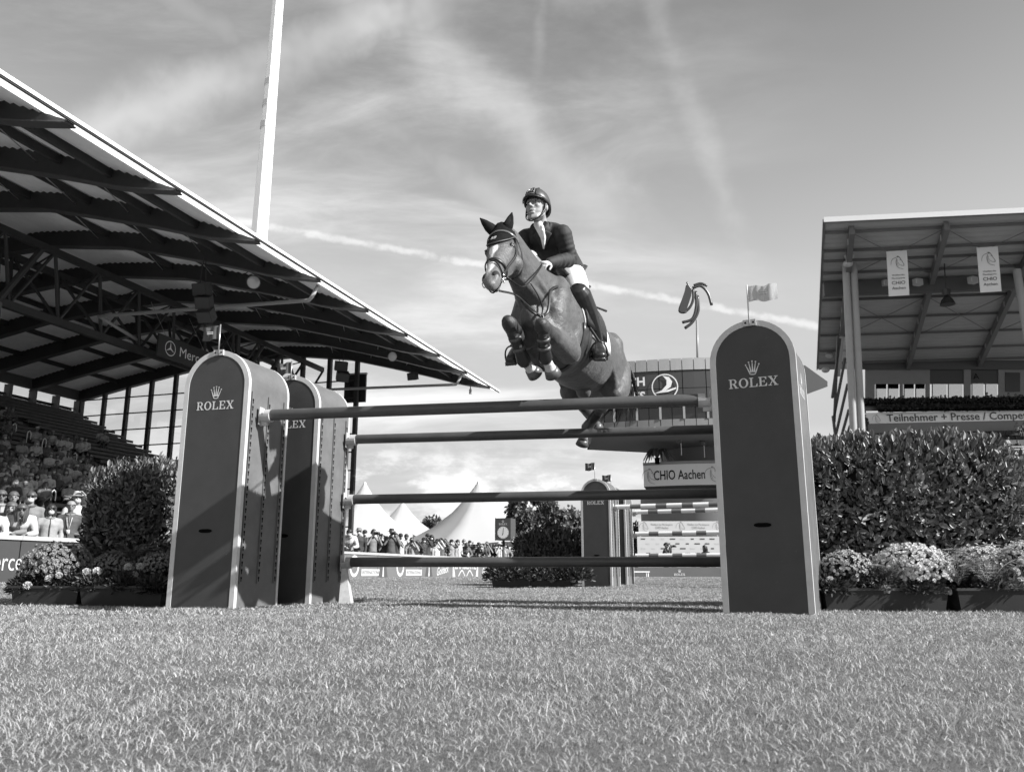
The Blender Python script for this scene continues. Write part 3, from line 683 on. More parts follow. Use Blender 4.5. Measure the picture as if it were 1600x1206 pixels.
# ------------------------------------------------------------------ tents, far trees, clock
def tent(label, px, py, Y, hw, base_z=1.9, eave=2.5, m=None):
    P = at(px, py, Y); g = empty('marquee_tent', label, 'tent', 'white peaked tents beyond the arena'); h = P.z
    prof = [(1.0, eave), (.80, eave + (h - eave) * .14), (.58, eave + (h - eave) * .32), (.36, eave + (h - eave) * .56), (.18, eave + (h - eave) * .80), (.075, eave + (h - eave) * .95), (.045, h)]
    b = MB(); n = 48; vs = []; fs = []
    def sq(t, r):
        c, s = math.cos(t), math.sin(t); k = 1 / max(abs(c), abs(s)); k = 1 + (k - 1) * min(1, r * 1.3); return c * k * r, s * k * r
    for r, z in prof:
        for i in range(n):
            t = 2 * math.pi * i / n; x, y = sq(t, r); sag = -.22 * math.cos(4 * t) * r; vs.append((P.x + (x * math.cos(.5) - y * math.sin(.5)) * hw, P.y + (x * math.sin(.5) + y * math.cos(.5)) * hw, z - sag * .8))
    for j in range(len(prof) - 1):
        for i in range(n): fs.append((j * n + i, j * n + (i + 1) % n, (j + 1) * n + (i + 1) % n, (j + 1) * n + i))
    b.add(vs, fs); b.build('canopy', leaf_mat('tent_canvas_thin', .62, .7, .45, 1, 1), g, True)
    b = MB(); vs = []
    for z in (0, eave - .25):
        for i in range(n): x, y = sq(2 * math.pi * i / n, .99); vs.append((P.x + (x * math.cos(.5) - y * math.sin(.5)) * hw, P.y + (x * math.sin(.5) + y * math.cos(.5)) * hw, z))
    b.add(vs, [(i, (i + 1) % n, n + (i + 1) % n, n + i) for i in range(n)]); b.build('wall', mat('tent_wall', .55, .7, .04, .5), g)
    b = MB(); b.loft([(P.x, P.y, h - .3), (P.x, P.y, h + .15)], [.045 * hw, .03 * hw], 16); b.build('peak_cap', mat('tent_canvas', .6), g, True)
    b = MB()
    for i in range(0, n, 12):
        x, y = sq(2 * math.pi * i / n + math.pi / 4, 1.0); b.tube((P.x + (x * math.cos(.5) - y * math.sin(.5)) * hw, P.y + (x * math.sin(.5) + y * math.cos(.5)) * hw, 0), (P.x + (x * math.cos(.5) - y * math.sin(.5)) * hw, P.y + (x * math.sin(.5) + y * math.cos(.5)) * hw, eave), .06, 8)
    b.build('poles', M_STEEL, g)
tent('large white peaked tent at the left of the poles gap', 570, 758, 76, 5.0)
tent('lower white tent between the two tall tents', 629, 787, 78, 4.6)
tent('widest white peaked tent behind the clock sign', 748, 757, 72, 5.6)
tent('white tent partly hidden behind the widest tent on its right', 806, 815, 82, 4.0)
def tree(label, x, y, h, w, seed, trunk=.35, name='tree', lv=.075, dens=1.0, z0=0.0, leaf=.5):
    rng = np.random.default_rng(seed); g = empty(name, label, 'tree', 'far trees', (0, 0, 0)); B = Vector((x, y, z0))
    b = MB(); top = h * .8; b.loft(catmull([B, B + Vector((.03 * h, 0, h * .3)), B + Vector((0, .02 * h, top))], 4), [trunk * q for q in np.linspace(.06 * h * .6, .012 * h, 9)], 8); nl = 9
    for i in range(nl):
        a = i * 2.4; z = h * (.25 + .06 * i); d = Vector((math.cos(a), math.sin(a), .6)) * w * .75; b.loft([B + Z(z), B + Z(z) + d * .5 + Z(.04 * h), B + Z(z) + d], [.02 * h * trunk * 1.5, .012 * h * trunk * 1.5, .004 * h], 6)
    b.build('trunk', mat('bark', .07, .9, .3, 3), g, True)
    nc = int(46 * dens); C = unit(rng, nc) * (rng.random(nc) ** .4)[:, None] * np.array([w, w, h * .42]) + np.array([x, y, z0 + h * .60]); C[:, 2] = np.maximum(C[:, 2], z0 + h * .14)
    per = 130; n = nc * per; cr = rng.uniform(.16, .30, nc) * w; idx = np.repeat(np.arange(nc), per); off = unit(rng, n) * (rng.random(n) ** .5)[:, None]
    P = C[idx] + off * cr[idx][:, None]; D = unit(rng, n); D[:, 2] -= .2; Nn = off + unit(rng, n) * .6
    V, Q = leaf_arrays(P, D, Nn, rng.uniform(.5, 1.0, n) * leaf, rng.uniform(.4, .7, n) * leaf)
    cw = quads_mesh('crown', V, Q, leaf_mat('leaves_%d' % round(lv * 1000), lv, .5, .3), g); cw['kind'] = 'stuff'
    return g
P = at(672, 830, 85); tree('dark far tree peeping between the two tall tents', P.x, 85, 5.9, 2.8, 1)
P = at(836, 830, 58); tree('pale round-headed tree right of the clock sign', P.x, 58, 5.4, 2.3, 2, lv=.11, leaf=.4)
P = at(895, 830, 70); tree('small far tree peeping over the middle hedge', P.x, 70, 5.0, 3.0, 3, lv=.10)
P = at(945, 850, 80); tree('far tree seen right of the distant tower', P.x + .6, 80, 4.5, 3.2, 8, lv=.09)
P = at(990, 850, 80); tree('low far tree left of the white board', P.x, 82, 4.4, 3.0, 9, lv=.09)
rng = np.random.default_rng(11)
def treeline():
    n = 14000; x = rng.uniform(-160, 190, n); y = rng.uniform(150, 175, n); h = 4.0 + 2.2 * np.sin(x * .09) + 1.5 * np.sin(x * .31 + 1); z = rng.random(n) * np.maximum(h, 2); P = np.stack([x, y, z], 1)
    V, Q = leaf_arrays(P, unit(rng, n), unit(rng, n), rng.uniform(.9, 2.0, n), rng.uniform(.8, 1.6, n)); o = quads_mesh('distant_wood', V, Q, leaf_mat('leaves_60', .06, .6, .2)); tag(o, 'low dark wood along the horizon beyond the tents', 'wood', None, 'stuff')
treeline()
def clock_sign():
    P = at(786, 852, 33); g = empty('clock_sign', 'square clock sign on a post behind the crowd', 'clock', None); X, Y = P.x, P.y; c = at(790, 827, 33)
    b = MB(); b.tube((X + .02, Y, 0), (X + .02, Y, c.z - .4), .05, 10); b.build('post', M_RIB, g, True)
    rz = R(-18); w = .62; hh = .84; Mz = Matrix.Rotation(rz, 3, 'Z'); b = MB(); b.box(c, (w, w, hh), rz); b.build('box', mat('clock_box', .06, .45), g)
    def face(nrm, off, nm):
        s = Mz @ Vector(off); n_ = Mz @ Vector(nrm); f = lambda a, q: c + n_ * (w / 2 + .004) + s * a + Z(q)
        b = MB(); b.add([f(.23 * math.cos(t * .2618), -.13 + .23 * math.sin(t * .2618)) for t in range(24)], [tuple(range(24))]); d = b.build('dial', mat('clock_dial', .75, .4), g)
        b = MB(); f2 = lambda a, q: c + n_ * (w / 2 + .008) + s * a + Z(q - .13); stroke(b, [(0, 0), (.01, .08), (.02, .17)], .02, f2); stroke(b, [(0, 0), (.0, -.04), (-.03, -.10)], .026, f2)
        for t in range(12): a = R(30 * t); stroke(b, [(.19 * math.cos(a), .19 * math.sin(a)), (.2 * math.cos(a), .2 * math.sin(a)), (.215 * math.cos(a), .215 * math.sin(a))], .012, f2)
        b.build('hands', M_DARK, d)
        b = MB(); rolex(b, lambda a, q: f(a, q + .16), .34); b.build('lettering', M_SILVER, g)
    face((0, -1, 0), (1, 0, 0), 'a'); face((-1, 0, 0), (0, -1, 0), 'b')
    b = MB(); b.box(c + Mz @ Vector((-w / 2, -w / 2, 0)), (.03, .03, hh + .02), rz); b.build('corner_strip', M_DARK, g)
clock_sign()

# ------------------------------------------------------------------ round judges tower
RC = at(1104, 690, 50); RCX, RCY = RC.x, 50.0
def zat(px, py, Y): return at(px, py, Y).z
def judges_tower():
    g = empty('judges_tower', 'round judges tower with saucer-shaped gallery behind the right jump tower', 'building', None, (RCX, RCY, 0))
    k = 50 / 1300 * 1.02
    M_CL = mat('tower_cladding', .20, .55, .06, .8); M_CD = mat('tower_dark_cladding', .05, .5, .08, .6); M_RING = mat('tower_ring', .34, .5, .05, .6); M_SOF = mat('tower_soffit', .15, .7, .05, .5)
    YN = RCY - 7.0                                                       # distance of the nearest point of the curved front
    def arcset(RB, hw): 
        amax = math.asin(hw / RB); yc = YN - RCY + RB                      # centre in the frame of the empty
        return amax, (lambda a, z, r=RB: (r * math.sin(a), yc - r * math.cos(a), z))
    RB = 430 * k; amax, A = arcset(RB, 158 * k)
    amax = .205; aL = -.455
    f = lambda y: zat(1104, y, YN)
    zb = [f(670), f(653), f(632), f(577), f(558)]
    n = 18; da = (amax - aL) / n; G_ = .0012
    def slab(nm, a0, a1, z0, z1, m, r=RB, th=.12, parent=None):
        b = MB(); q = [a0, (a0 + a1) / 2, a1]; vs = [A(a, z, rr) for z in (z0, z1) for rr in (r, r - th) for a in q]
        b.add(vs, [(0, 1, 7, 6), (1, 2, 8, 7), (4, 3, 9, 10), (5, 4, 10, 11), (3, 0, 6, 9), (2, 5, 11, 8), (6, 7, 10, 9), (7, 8, 11, 10), (1, 0, 3, 4), (2, 1, 4, 5)]); return b.build(nm, m, parent or g)
    for i in range(n):
        a0, a1 = aL + i * da + G_, aL + (i + 1) * da - G_
        slab('rim_panel', a0, a1, zb[0], zb[1], M_CL); slab('ring_panel', a0, a1, zb[3] + .03, zb[4], M_RING)
        slab('pane', a0, a1, zb[1] + .01, zb[2] - .01, mat('gallery_glass', .02, .06, spec=.7), RB - .25, .03)
        if i % 2: continue
        b = MB(); b.beam(A(a0 - G_, zb[1]), A(a0 - G_, zb[2]), .09, .12); b.build('mullion', M_CL, g)
        if True:
            for z0, z1 in ((zb[2], (zb[2] + zb[3]) / 2 - .015), ((zb[2] + zb[3]) / 2 + .015, zb[3])): slab('sign_panel', a0, a0 + 2 * da - 2 * G_, z0, z1, M_CD, RB - .05)
    # dark body behind the panels, tapering to the tips, and the soffit falling to the stem
    b = MB(); m_ = 24; P = [aL + (amax - aL) * i / m_ for i in range(m_ + 1)]; vs = []
    for a in P: vs += [A(a, zb[0] + .02, RB - .3), A(a, zb[4] - .02, RB - .3)]
    ends = [(A(q, 0)[0] / .6 * .97, .6) for q in (amax, aL)]
    vs += [(ends[0][0] * .6, ends[0][1], zb[0]), (ends[0][0] * .6, ends[0][1], zb[4]), (ends[1][0] * .6, ends[1][1], zb[0]), (ends[1][0] * .6, ends[1][1], zb[4])]; e = 2 * (m_ + 1)
    b.add(vs, [(2 * i, 2 * i + 2, 2 * i + 3, 2 * i + 1) for i in range(m_)] + [(2 * m_, e, e + 1, 2 * m_ + 1), (e, e + 2, e + 3, e + 1), (e + 2, 0, 1, e + 3), tuple([2 * i + 1 for i in range(m_ + 1)] + [e + 1, e + 3])]); b.build('drum_core', mat('gallery_inside', .04, .7), g)
    b = MB(); rim = [A(a, zb[0], RB - .02) for a in P]; rim += [(p[0] * .96, .6, zb[0]) for p in rim[::-1]]; zs = zat(1037, 706, RCY) - .05; nr = len(rim)
    st = [(72 * k * math.cos(math.atan2(p[1], p[0])), 72 * k * math.sin(math.atan2(p[1], p[0])), zs) for p in rim]
    b.add(rim + st, [(i, nr + i, nr + (i + 1) % nr, (i + 1) % nr) for i in range(nr)]); smooth_angle(b.build('soffit', M_SOF, g), 40)
    # pointed tip of the roof at the right
    q = [at(1238, 566, RCY + .5), at(1258, 571, RCY + .5), at(1293, 596, RCY + .5), at(1293, 604, RCY + .5), at(1263, 615, RCY + .5), at(1238, 617, RCY + .5)]; o_ = Vector((RCX, RCY, 0))
    b = MB(); b.add([p - o_ for p in q] + [p - o_ + Vector((-.6, 2.5, 0)) for p in q], [(5, 4, 3, 2, 1, 0), (6, 7, 8, 9, 10, 11)] + [(i, (i + 1) % 6, 6 + (i + 1) % 6, 6 + i) for i in range(6)]); b.build('roof_tip', M_CD, g)
    b = MB(); b.lathe([(72 * k, 5.0), (72 * k, zb[0] + .3)], n=48); smooth_angle(b.build('stem', M_SOF, g), 30)
    rc = 230 * k; YC = RCY - 4.3; am = math.asin(112 * k / rc); yc2 = YC - RCY + rc; B = lambda a, z, r=rc: (r * math.sin(a), yc2 - r * math.cos(a), z); z1, z0 = zat(1104, 723, YC), zat(1104, 757, YC)
    m2 = 24; Q = [-am + 2 * am * i / m2 for i in range(m2 + 1)]
    b = MB(); vs = []
    for a in Q: vs += [B(a, z0), B(a, z1), B(a, z1, rc - 2.0), B(a, z0 - .45, rc - 1.2)]
    b.add(vs, [(4 * i + j, 4 * i + 4 + j, 4 * i + 4 + (j + 1) % 4, 4 * i + (j + 1) % 4) for i in range(m2) for j in range(3)] + [(0, 1, 2, 3), (4 * m2 + 3, 4 * m2 + 2, 4 * m2 + 1, 4 * m2)]); b.build('canopy', mat('canopy_white', .60, .35, .03, .6), g)
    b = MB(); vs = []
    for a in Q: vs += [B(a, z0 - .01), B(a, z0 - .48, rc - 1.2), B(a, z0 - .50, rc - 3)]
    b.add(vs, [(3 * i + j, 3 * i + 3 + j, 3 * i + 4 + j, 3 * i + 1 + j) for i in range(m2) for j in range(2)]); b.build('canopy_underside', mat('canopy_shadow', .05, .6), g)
    b = MB(); vs = []
    for a in Q: vs += [B(a, z1 - .02, rc + .04), B(a, z1 + .14, rc + .04), B(a, z1 + .14, rc - .2)]
    b.add(vs, [(3 * i + j, 3 * i + 3 + j, 3 * i + 4 + j, 3 * i + 1 + j) for i in range(m2) for j in range(2)]); b.build('canopy_edge', mat('canopy_edge', .2, .4), g)
    b = MB(); b.lathe([(104 * k, 0), (104 * k, z0 - .2)], n=48); smooth_angle(b.build('lower_wall', mat('lower_wall', .18, .7, .05, .5), g), 30)
    def ang(px, fn, z):
        lo, hi = -.6, .6
        for _ in range(40):
            m3 = (lo + hi) / 2; p = fn(m3, z); x = RCX + p[0]; y = RCY + p[1]
            if 800 + FPX * x / (y * math.cos(PITCH) + (z - CAM_H) * math.sin(PITCH)) < px: lo = m3
            else: hi = m3
        return lo
    zm = (zb[2] + zb[3]) / 2; aT = ang(1008, A, zm); T = lambda a0, zc: (lambda a, c: A(a0 + a / RB, zc + c, RB + .0))
    for wd, py in (('TURKISH', 598), ('AIRLINES', 621)): b = MB(); put_text(b, wd, T(aT, f(py)), .46, None, 'r', .03); b.build('lettering', M_FASC, g)
    b = MB(); fc = T(ang(1039, A, zm), zm + .10); n = 32
    for i in range(n):
        t0, t1 = 2 * math.pi * i / n, 2 * math.pi * (i + 1) / n; b.add([fc(.70 * math.cos(t0), .70 * math.sin(t0)), fc(.70 * math.cos(t1), .70 * math.sin(t1)), fc(.64 * math.cos(t1), .64 * math.sin(t1)), fc(.64 * math.cos(t0), .64 * math.sin(t0))], [(0, 1, 2, 3)])
    lg = b.build('logo_ring', M_FASC, g); b = MB()
    for poly in ([(-.70, -.42), (-.2, -.22), (.1, .1), (.12, .42), (-.12, .70), (.28, .60), (.46, .3), (.36, -.02), (.05, -.24)], [(-.70, -.42), (.05, -.24), (.68, -.06), (.70, -.16), (.2, -.34)]): b.add([fc(x * .86, y * .86) for x, y in poly], [tuple(range(len(poly)))])
    b.build('bird_logo', M_FASC, g)
    zc = (z0 + z1) / 2; T2 = lambda px: (lambda a0: (lambda a, c: B(a0 + a / rc, zc + c, rc + .03)))(ang(px, B, zc))
    for px in (1061, 1166): b = MB(); f2 = T2(px); put_text(b, 'CHIO Aachen', lambda a, c: f2(a, c - .26), .52, 2.8, 'c', .006); b.build('canopy_lettering', M_DARK, g)
    for px in (1014, 1112, 1205): b = MB(); horse_mark(b, T2(px), .8); b.build('canopy_mark', mat('mark_grey', .18, .5), g)
judges_tower()
def at_off(px, py, Y): return at(px, py, Y)
def sculpture():
    Y = 47.0; g = empty('horse_head_sculpture', 'open metal horse head sculpture on a pole above the round tower', 'sculpture')
    base = at(1089, 556, Y); top = at(1089, 452, Y); b = MB(); b.tube(base - Z(1.0), at(1089, 500, Y), .07, 10); b.build('pole', mat('pole_grey', .25, .4), g, True)
    q = lambda px, py, dy=0: at(px, py, Y + dy); st = mat('sculpture_metal', .05, .35, metal=.3)
    pl = [(1073, 446), (1080, 451), (1080, 462), (1075, 478), (1071, 488), (1064, 488), (1061, 484), (1066, 466)]; b = MB(); b.add([q(x, y, -.12) for x, y in pl] + [q(x, y, .12) for x, y in pl], [tuple(range(8)), tuple(range(15, 7, -1))] + [(i, 8 + i, 8 + (i + 1) % 8, (i + 1) % 8) for i in range(8)]); b.build('head_plate', st, g)
    for nm, pts, w in (('face', [(1074, 446), (1070, 462), (1062, 484), (1066, 488), (1072, 487)], .16), ('face', [(1074, 446), (1079, 452), (1078, 462), (1070, 488)], .12), ('cheek', [(1083, 452), (1083, 468), (1078, 480), (1070, 488)], .15),
                      ('crest', [(1082, 450), (1095, 447), (1106, 458), (1112, 477)], .17), ('crest', [(1084, 446), (1095, 443), (1105, 447)], .15), ('throat', [(1087, 455), (1088, 478), (1082, 498), (1066, 504)], .17), ('throat', [(1090, 462), (1091, 485), (1082, 503), (1070, 513)], .17), ('ear', [(1080, 455), (1076, 447), (1073, 441)], .10)):
        b = MB(); P = catmull([q(x, y) for x, y in pts], 5); n = len(P); b.loft(P, [(w * .52, .05)] * n, 8, up=(0, 1, 0), rnd=False); b.build(nm, st, g, True)
sculpture()
# palm-like plant and balloons on the canopy
def canopy_plant():
    P = at(1027, 722, 46.3); g = empty('potted_palm', 'drooping palm plant on the round canopy edge', 'plant'); rng = random.Random(2); b = MB()
    for i in range(26):
        a = rng.uniform(0, 6.28); L_ = rng.uniform(.5, 1.0); d = Vector((math.cos(a), math.sin(a), 0)); b.loft(catmull([P + Z(.2), P + d * L_ * .45 + Z(.75), P + d * L_ + Z(.35 - .4 * rng.random())], 3), [(.05, .01), (.09, .01), (.1, .01), (.1, .01), (.08, .01), (.05, .01), (.01, .01)], 5, rnd=False)
    b.build('fronds', leaf_mat('leaves_70', .07, .5, .2), g); b = MB(); b.lathe([(.12, -.1), (.16, .25)], P, 10); b.build('pot', M_DARK, g)
canopy_plant()
for px, py, nm in ((1064, 690, 'left'), (1100, 694, 'right')):
    P = at(px, py, 45.9); g = empty('balloon_pair', 'dark balloons on a string above the round canopy, the %s pair' % nm, 'balloons', 'balloons on the canopy'); b = MB(); b.ball(P + Z(.55), (.17, .17, .22)); b.build('balloon', mat('balloon_dark', .06, .15), g, True); b = MB(); b.ball(P + Vector((-.08, 0, .1)), (.16, .16, .21)); b.build('balloon', mat('balloon_dark', .06, .15), g, True)
    b = MB(); b.tube(P + Z(.1), P - Z(.75), .02, 5); b.build('string', M_RAIL, g)
# boards of the far arena edge
def far_boards():
    MBo = mat('board_offwhite', .46, .5, .03, 1); MG = mat('mark_grey', .18, .5)
    def board(name, label, x0, x1, y0, y1, Y, m, th=.06):
        a = at(x0, y1, Y); c = at(x1, y0, Y); g = empty(name, label, 'board'); b = MB(); b.box(((a.x + c.x) / 2, Y + th / 2, (a.z + c.z) / 2), (c.x - a.x, th, c.z - a.z)); b.build('panel', m, g); return g, a, c
    g, a, c = board('signboard', 'long white board with horse head marks behind the striped poles', 998, 1240, 814, 832, 40, MBo); w = c.x - a.x; h = c.z - a.z
    b = MB()
    for i, x in enumerate((1004, 1061, 1118, 1175)): P = at(x + 2, 822, 40); horse_mark(b, lambda q, r, P=P: P + Vector((q, -.008, r)), .42)
    b.build('horse_marks', MG, g)
    for x in (1034, 1091, 1148):
        P = at(x, 822, 40); b = MB(); put_text(b, 'Weltfest des Pferdesports', lambda q, r, P=P: P + Vector((q, -.008, r + .04)), .09, 1.05); put_text(b, 'CHIO Aachen', lambda q, r, P=P: P + Vector((q, -.008, r - .12)), .11, .62); b.build('lettering', MG, g)
    for x in (1000, 1120): P = at(x, 832, 40.1); b = MB(); b.tube((P.x, P.y, 0), (P.x, P.y, P.z), .05, 8); b.build('post', M_STEEL, g)
    g, a, c = board('sponsor_wall', 'white sponsor wall with tiny logos behind the photographer', 997, 1250, 838, 888, 36, MBo)
    rng = random.Random(9); b = MB(); b2 = MB(); x = 0
    for r in range(7):
        for q in range(17):
            P = Vector((a.x + .25 + q * .42 + (r % 2) * .2, 36 - .006, c.z - .13 - r * .2)); 
            if P.x > c.x - .2: continue
            w_ = rng.uniform(.13, .24); (b if rng.random() < .5 else b2).add([P + Vector((-w_ / 2, 0, 0)), P + Vector((w_ / 2, 0, 0)), P + Vector((w_ / 2, 0, .055)), P + Vector((-w_ / 2, 0, .055))], [(0, 1, 2, 3)])
    o = b.build('small_logos', mat('print_dark', .07, .5), g); o['kind'] = 'stuff'; o = b2.build('small_logos', mat('print_pale', .42, .5), g); o['kind'] = 'stuff'
    g, a, c = board('edge_board', 'dark low board with pale crown lettering under the sponsor wall', 992, 1250, 886, 903, 32, mat('board_dark_green', .10, .5, .1, 2))
    for x in (1062, 1180): P = at(x, 899, 31.99); b = MB(); rolex(b, lambda q, r, P=P: P + Vector((q, -.006, r)), .42); b.build('lettering', M_SILVER, g)
    g = empty('folding_table', 'small white table beside the distant jump towers', 'table'); P = at(998, 893, 30); b = MB(); b.box(P, (.7, .5, .04)); b.build('top', M_FASC, g)
    for sx in (-1, 1):
        for sy in (-1, 1): b = MB(); b.tube(P + Vector((sx * .3, sy * .2, 0)), Vector((P.x + sx * .3, P.y + sy * .2, .13)), .02, 6); b.build('leg', M_FASC, g)
far_boards()
# ------------------------------------------------------------------ the jump: towers, poles, cups
TW, TD, TH = .655, .69, 2.24
M_GREEN = mat('tower_green_paint', .12, .42, .22, 6, .08, 30, spec=.4, scuff=.7)
M_PANEL = mat('tower_front_vinyl', .054, .5, .16, 4, spec=.35, scuff=.55)
M_TRIM = mat('tower_trim', .52, .4, .12, 7)
M_DARK = mat('dark_slot', .012, .7)
M_SILVER = mat('silver_lettering', .62, .4)
M_CUP = mat('cup_grey', .42, .5, .2, 25)
M_POLE = mat('pole_green_paint', .07, .38, .22, 5, .08, 40, spec=.5, scuff=.8)
M_STEEL = mat('steel', .45, .35, metal=.7)
def arch(w, h, n=20, x0=0.0):
    r = w / 2
    return [(-r, 0)] + [(-r * math.cos(math.pi * i / n), h - r + r * math.sin(math.pi * i / n)) for i in range(n + 1)] + [(r, 0)]
def ring(mb, pa, pb, fn, t0, t1):
    """solid arch band between outer outline pa and inner outline pb"""
    n = len(pa)
    for i in range(n - 1):
        q = [pa[i], pa[i + 1], pb[i + 1], pb[i]]
        mb.add([fn(a, b, t) for t in (t0, t1) for a, b in q], [(3, 2, 1, 0), (4, 5, 6, 7), (0, 1, 5, 4), (2, 3, 7, 6)] + ([(3, 0, 4, 7)] if i == 0 else []) + ([(1, 2, 6, 5)] if i == n - 2 else []))
_tw = {}
def tower_meshes():
    """meshes in the tower's own frame: origin bottom centre of the front, x right, y back"""
    f = lambda a, b, t: (a, t, b)
    core = arch(TW - .012, TH - .006); out = arch(TW, TH); inn = arch(TW - .09, TH - .045)
    def ob(mb): 
        me = bpy.data.meshes.new('t'); me.from_pydata(mb.v, [], mb.f); return me
    b = MB(); b.prism(core, f, .012, TD - .012); _tw['body'] = b
    tr = MB(); ring(tr, out, inn, f, 0, .008); ring(tr, out, arch(TW - .0125, TH - .0065), f, .008, .040); _tw['front_trim'] = tr
    tb = MB(); ring(tb, out, inn, f, TD - .008, TD); ring(tb, out, arch(TW - .0125, TH - .0065), f, TD - .030, TD - .008); _tw['back_trim'] = tb
    p = MB(); p.prism(arch(TW - .092, TH - .046), f, .004, .0119); _tw['front_panel'] = p
    pb = MB(); pb.prism(arch(TW - .092, TH - .046), f, TD - .0119, TD - .004); _tw['back_panel'] = pb
    h = MB(); h.prism([(.045 * math.cos(a) * 1.0 + (.02 if math.cos(a) > 0 else -.02), .64 + .016 * math.sin(a)) for a in [2 * math.pi * (i + .5) / 16 for i in range(16)]], f, -.001, .003); _tw['hand_slot'] = h
    r = MB(); rolex(r, lambda a, b: (a, .0015, b + 1.70), .375); _tw['lettering'] = r
tower_meshes()
def side_track(mb, x, y, sgn, z0=.20, z1=1.86):
    mb.box((x + sgn * .006, y, (z0 + z1) / 2), (.012, .034, z1 - z0))
def side_holes(mb, x, y, sgn, z0=.23, z1=1.82):
    z = z0
    while z < z1:
        mb.box((x + sgn * .0125, y, z), (.002, .012, .030)); mb.box((x + sgn * .0127, y, z + .018), (.002, .020, .016)); z += .064
def tower(name, label, corner, yaw, side, flag=None, corner_is='right', side_word=False, groups='jump towers'):
    """corner: world position of the front corner on its left or right"""
    e = Vector((math.cos(yaw), math.sin(yaw), 0))
    c = Vector(corner) + e * (TW / 2 if corner_is == 'left' else -TW / 2)
    t = empty(name, label, 'jump tower', groups, (c.x, c.y, 0), yaw)
    for part, m in (('body', M_GREEN), ('front_trim', M_TRIM), ('back_trim', M_TRIM), ('front_panel', M_PANEL), ('back_panel', M_PANEL), ('hand_slot', M_DARK), ('lettering', M_SILVER)):
        if 'me' not in _tw or part not in _tw['me']:
            o = _tw[part].build(part, m, t); _tw.setdefault('me', {})[part] = o.data
            if part in ('body', 'front_trim', 'back_trim'): smooth_angle(o, 35)
        else: inst(part, _tw['me'][part], t)
    for y in (.075, .345, .615):
        a = MB(); side_track(a, side * (TW / 2 - .006), y, side); tr = a.build('cup_track', M_GREEN, t)
        b = MB(); side_holes(b, side * (TW / 2 - .006), y, side); b.build('key_holes', M_DARK, tr)['kind'] = 'stuff'
    if side_word:
        w = MB(); rolex(w, lambda a, b: (TW / 2 - .004, .345 + a, b + 1.66), .34); w.build('side_lettering', M_SILVER, t)
    return t
A_Y, B_Y, C_Y, D_Y = R(-15.2), R(-15.2), R(-24.9), R(-21.1)
def en(y): return Vector((math.cos(y), math.sin(y), 0)), Vector((-math.sin(y), math.cos(y), 0))
PA, PB_, PC, PD = Vector((-2.318, 7.153, 0)), Vector((-1.92, 8.131, 0)), Vector((1.583, 6.458, 0)), Vector((2.08, 17.68, 0))
PC2 = PC + Vector((.36, .98, 0)); PD2 = PD + Vector((.55, 1.75, 0))
tA = tower('jump_tower', 'dark round-topped jump tower at the left holding the lone near pole', PA, A_Y, 1, groups='towers of the near jump')
tB = tower('jump_tower', 'dark round-topped jump tower just behind the front left tower', PB_, B_Y, 1, groups='towers of the near jump')
tC = tower('jump_tower', 'large dark jump tower standing right of the poles beside the tall hedge', PC, C_Y, -1, None, 'left', True, groups='towers of the near jump')
tC2 = tower('jump_tower', 'jump tower hidden behind the large right tower, only its edge showing', PC2, R(-22), -1, None, 'left', groups='towers of the near jump')
tD = tower('jump_tower', 'small distant jump tower with dark flag, seen under the middle poles', PD, D_Y, 1, groups='towers of the far jump')
tD2 = tower('jump_tower', 'rear distant jump tower peeping out behind the other far tower', PD2, D_Y, 1, groups='towers of the far jump')
M_FLAGD = mat('flag_dark_cloth', .07, .8, .1, 6); M_FLAGW = leaf_mat('flag_white_cloth', .72, .8, .6, 1, 1)
def flag(label, top_of, side, m, size=(.20, .13), staff=.36, tint=None):
    """staff in a bracket on the arch top of a tower (tower object), flag to side -1 or +1"""
    f = empty('tower_flag', label, 'flag', 'flags on the jump towers')
    Mw = Matrix.Translation(top_of.location) @ Matrix.Rotation(top_of.rotation_euler.z, 4, 'Z')
    P = lambda x, y, z: Mw @ Vector((x, y, z))
    s = MB(); s.tube(P(0, -.012, TH - .05), P(0, -.012, TH + staff), .006, 8); s.build('staff', M_STEEL if side < 0 else M_TRIM, f, True)
    b = MB(); b.beam(P(-.05, -.006, TH - .022), P(.05, -.006, TH - .022), .012, .05); br = b.build('bracket', M_TRIM, f)
    sc = MB()
    for q in (-.03, .03): sc.ball(P(q, -.014, TH - .022), .008, 8, 5)
    sc.build('screw', M_DARK, br)
    w, h = size; n, k = 12, 6; vs = []; fs = []
    for sd in (0, 1):
        for j in range(k + 1):
            for i in range(n + 1):
                a = i / n; q = j / k
                wy = .018 * math.sin(a * 7 + q * 2) * a + .01 * math.sin(a * 13 + 1); vs.append(P(side * (.006 + a * w), -.012 + wy + sd * .0015, TH + staff - .01 - q * h - .02 * a * math.sin(a * 3) + .004 * math.sin(a * 9)))
    o2 = (n + 1) * (k + 1)
    for sd in (0, 1):
        for j in range(k):
            for i in range(n):
                a = sd * o2 + j * (n + 1) + i; fs.append((a, a + 1, a + n + 2, a + n + 1) if sd == 0 else (a, a + n + 1, a + n + 2, a + 1))
    fb = MB(); fb.add(vs, fs); cl = fb.build('cloth', m, f, True)
    em = MB()
    for j in (0, 1):
        z = TH + staff - .01 - h * (.48 + .12 * j) ; em.beam(P(side * w * .35, -.024, z), P(side * w * .68, -.024, z), .002, .008)
    em.build('emblem', M_SILVER, cl)
    return f
flag('small dark flag on top of the front left jump tower', tA, -1, M_FLAGD, (.185, .125), .24)
flag('small dark flag on top of the second left jump tower', tB, -1, M_FLAGD, (.17, .12), .15)
flag('small white flag fluttering on top of the large right jump tower', tC, 1, M_FLAGW, (.22, .13), .29)
flag('tiny dark flag on the nearer of the two distant jump towers', tD, -1, M_FLAGD, (.21, .16), .36)
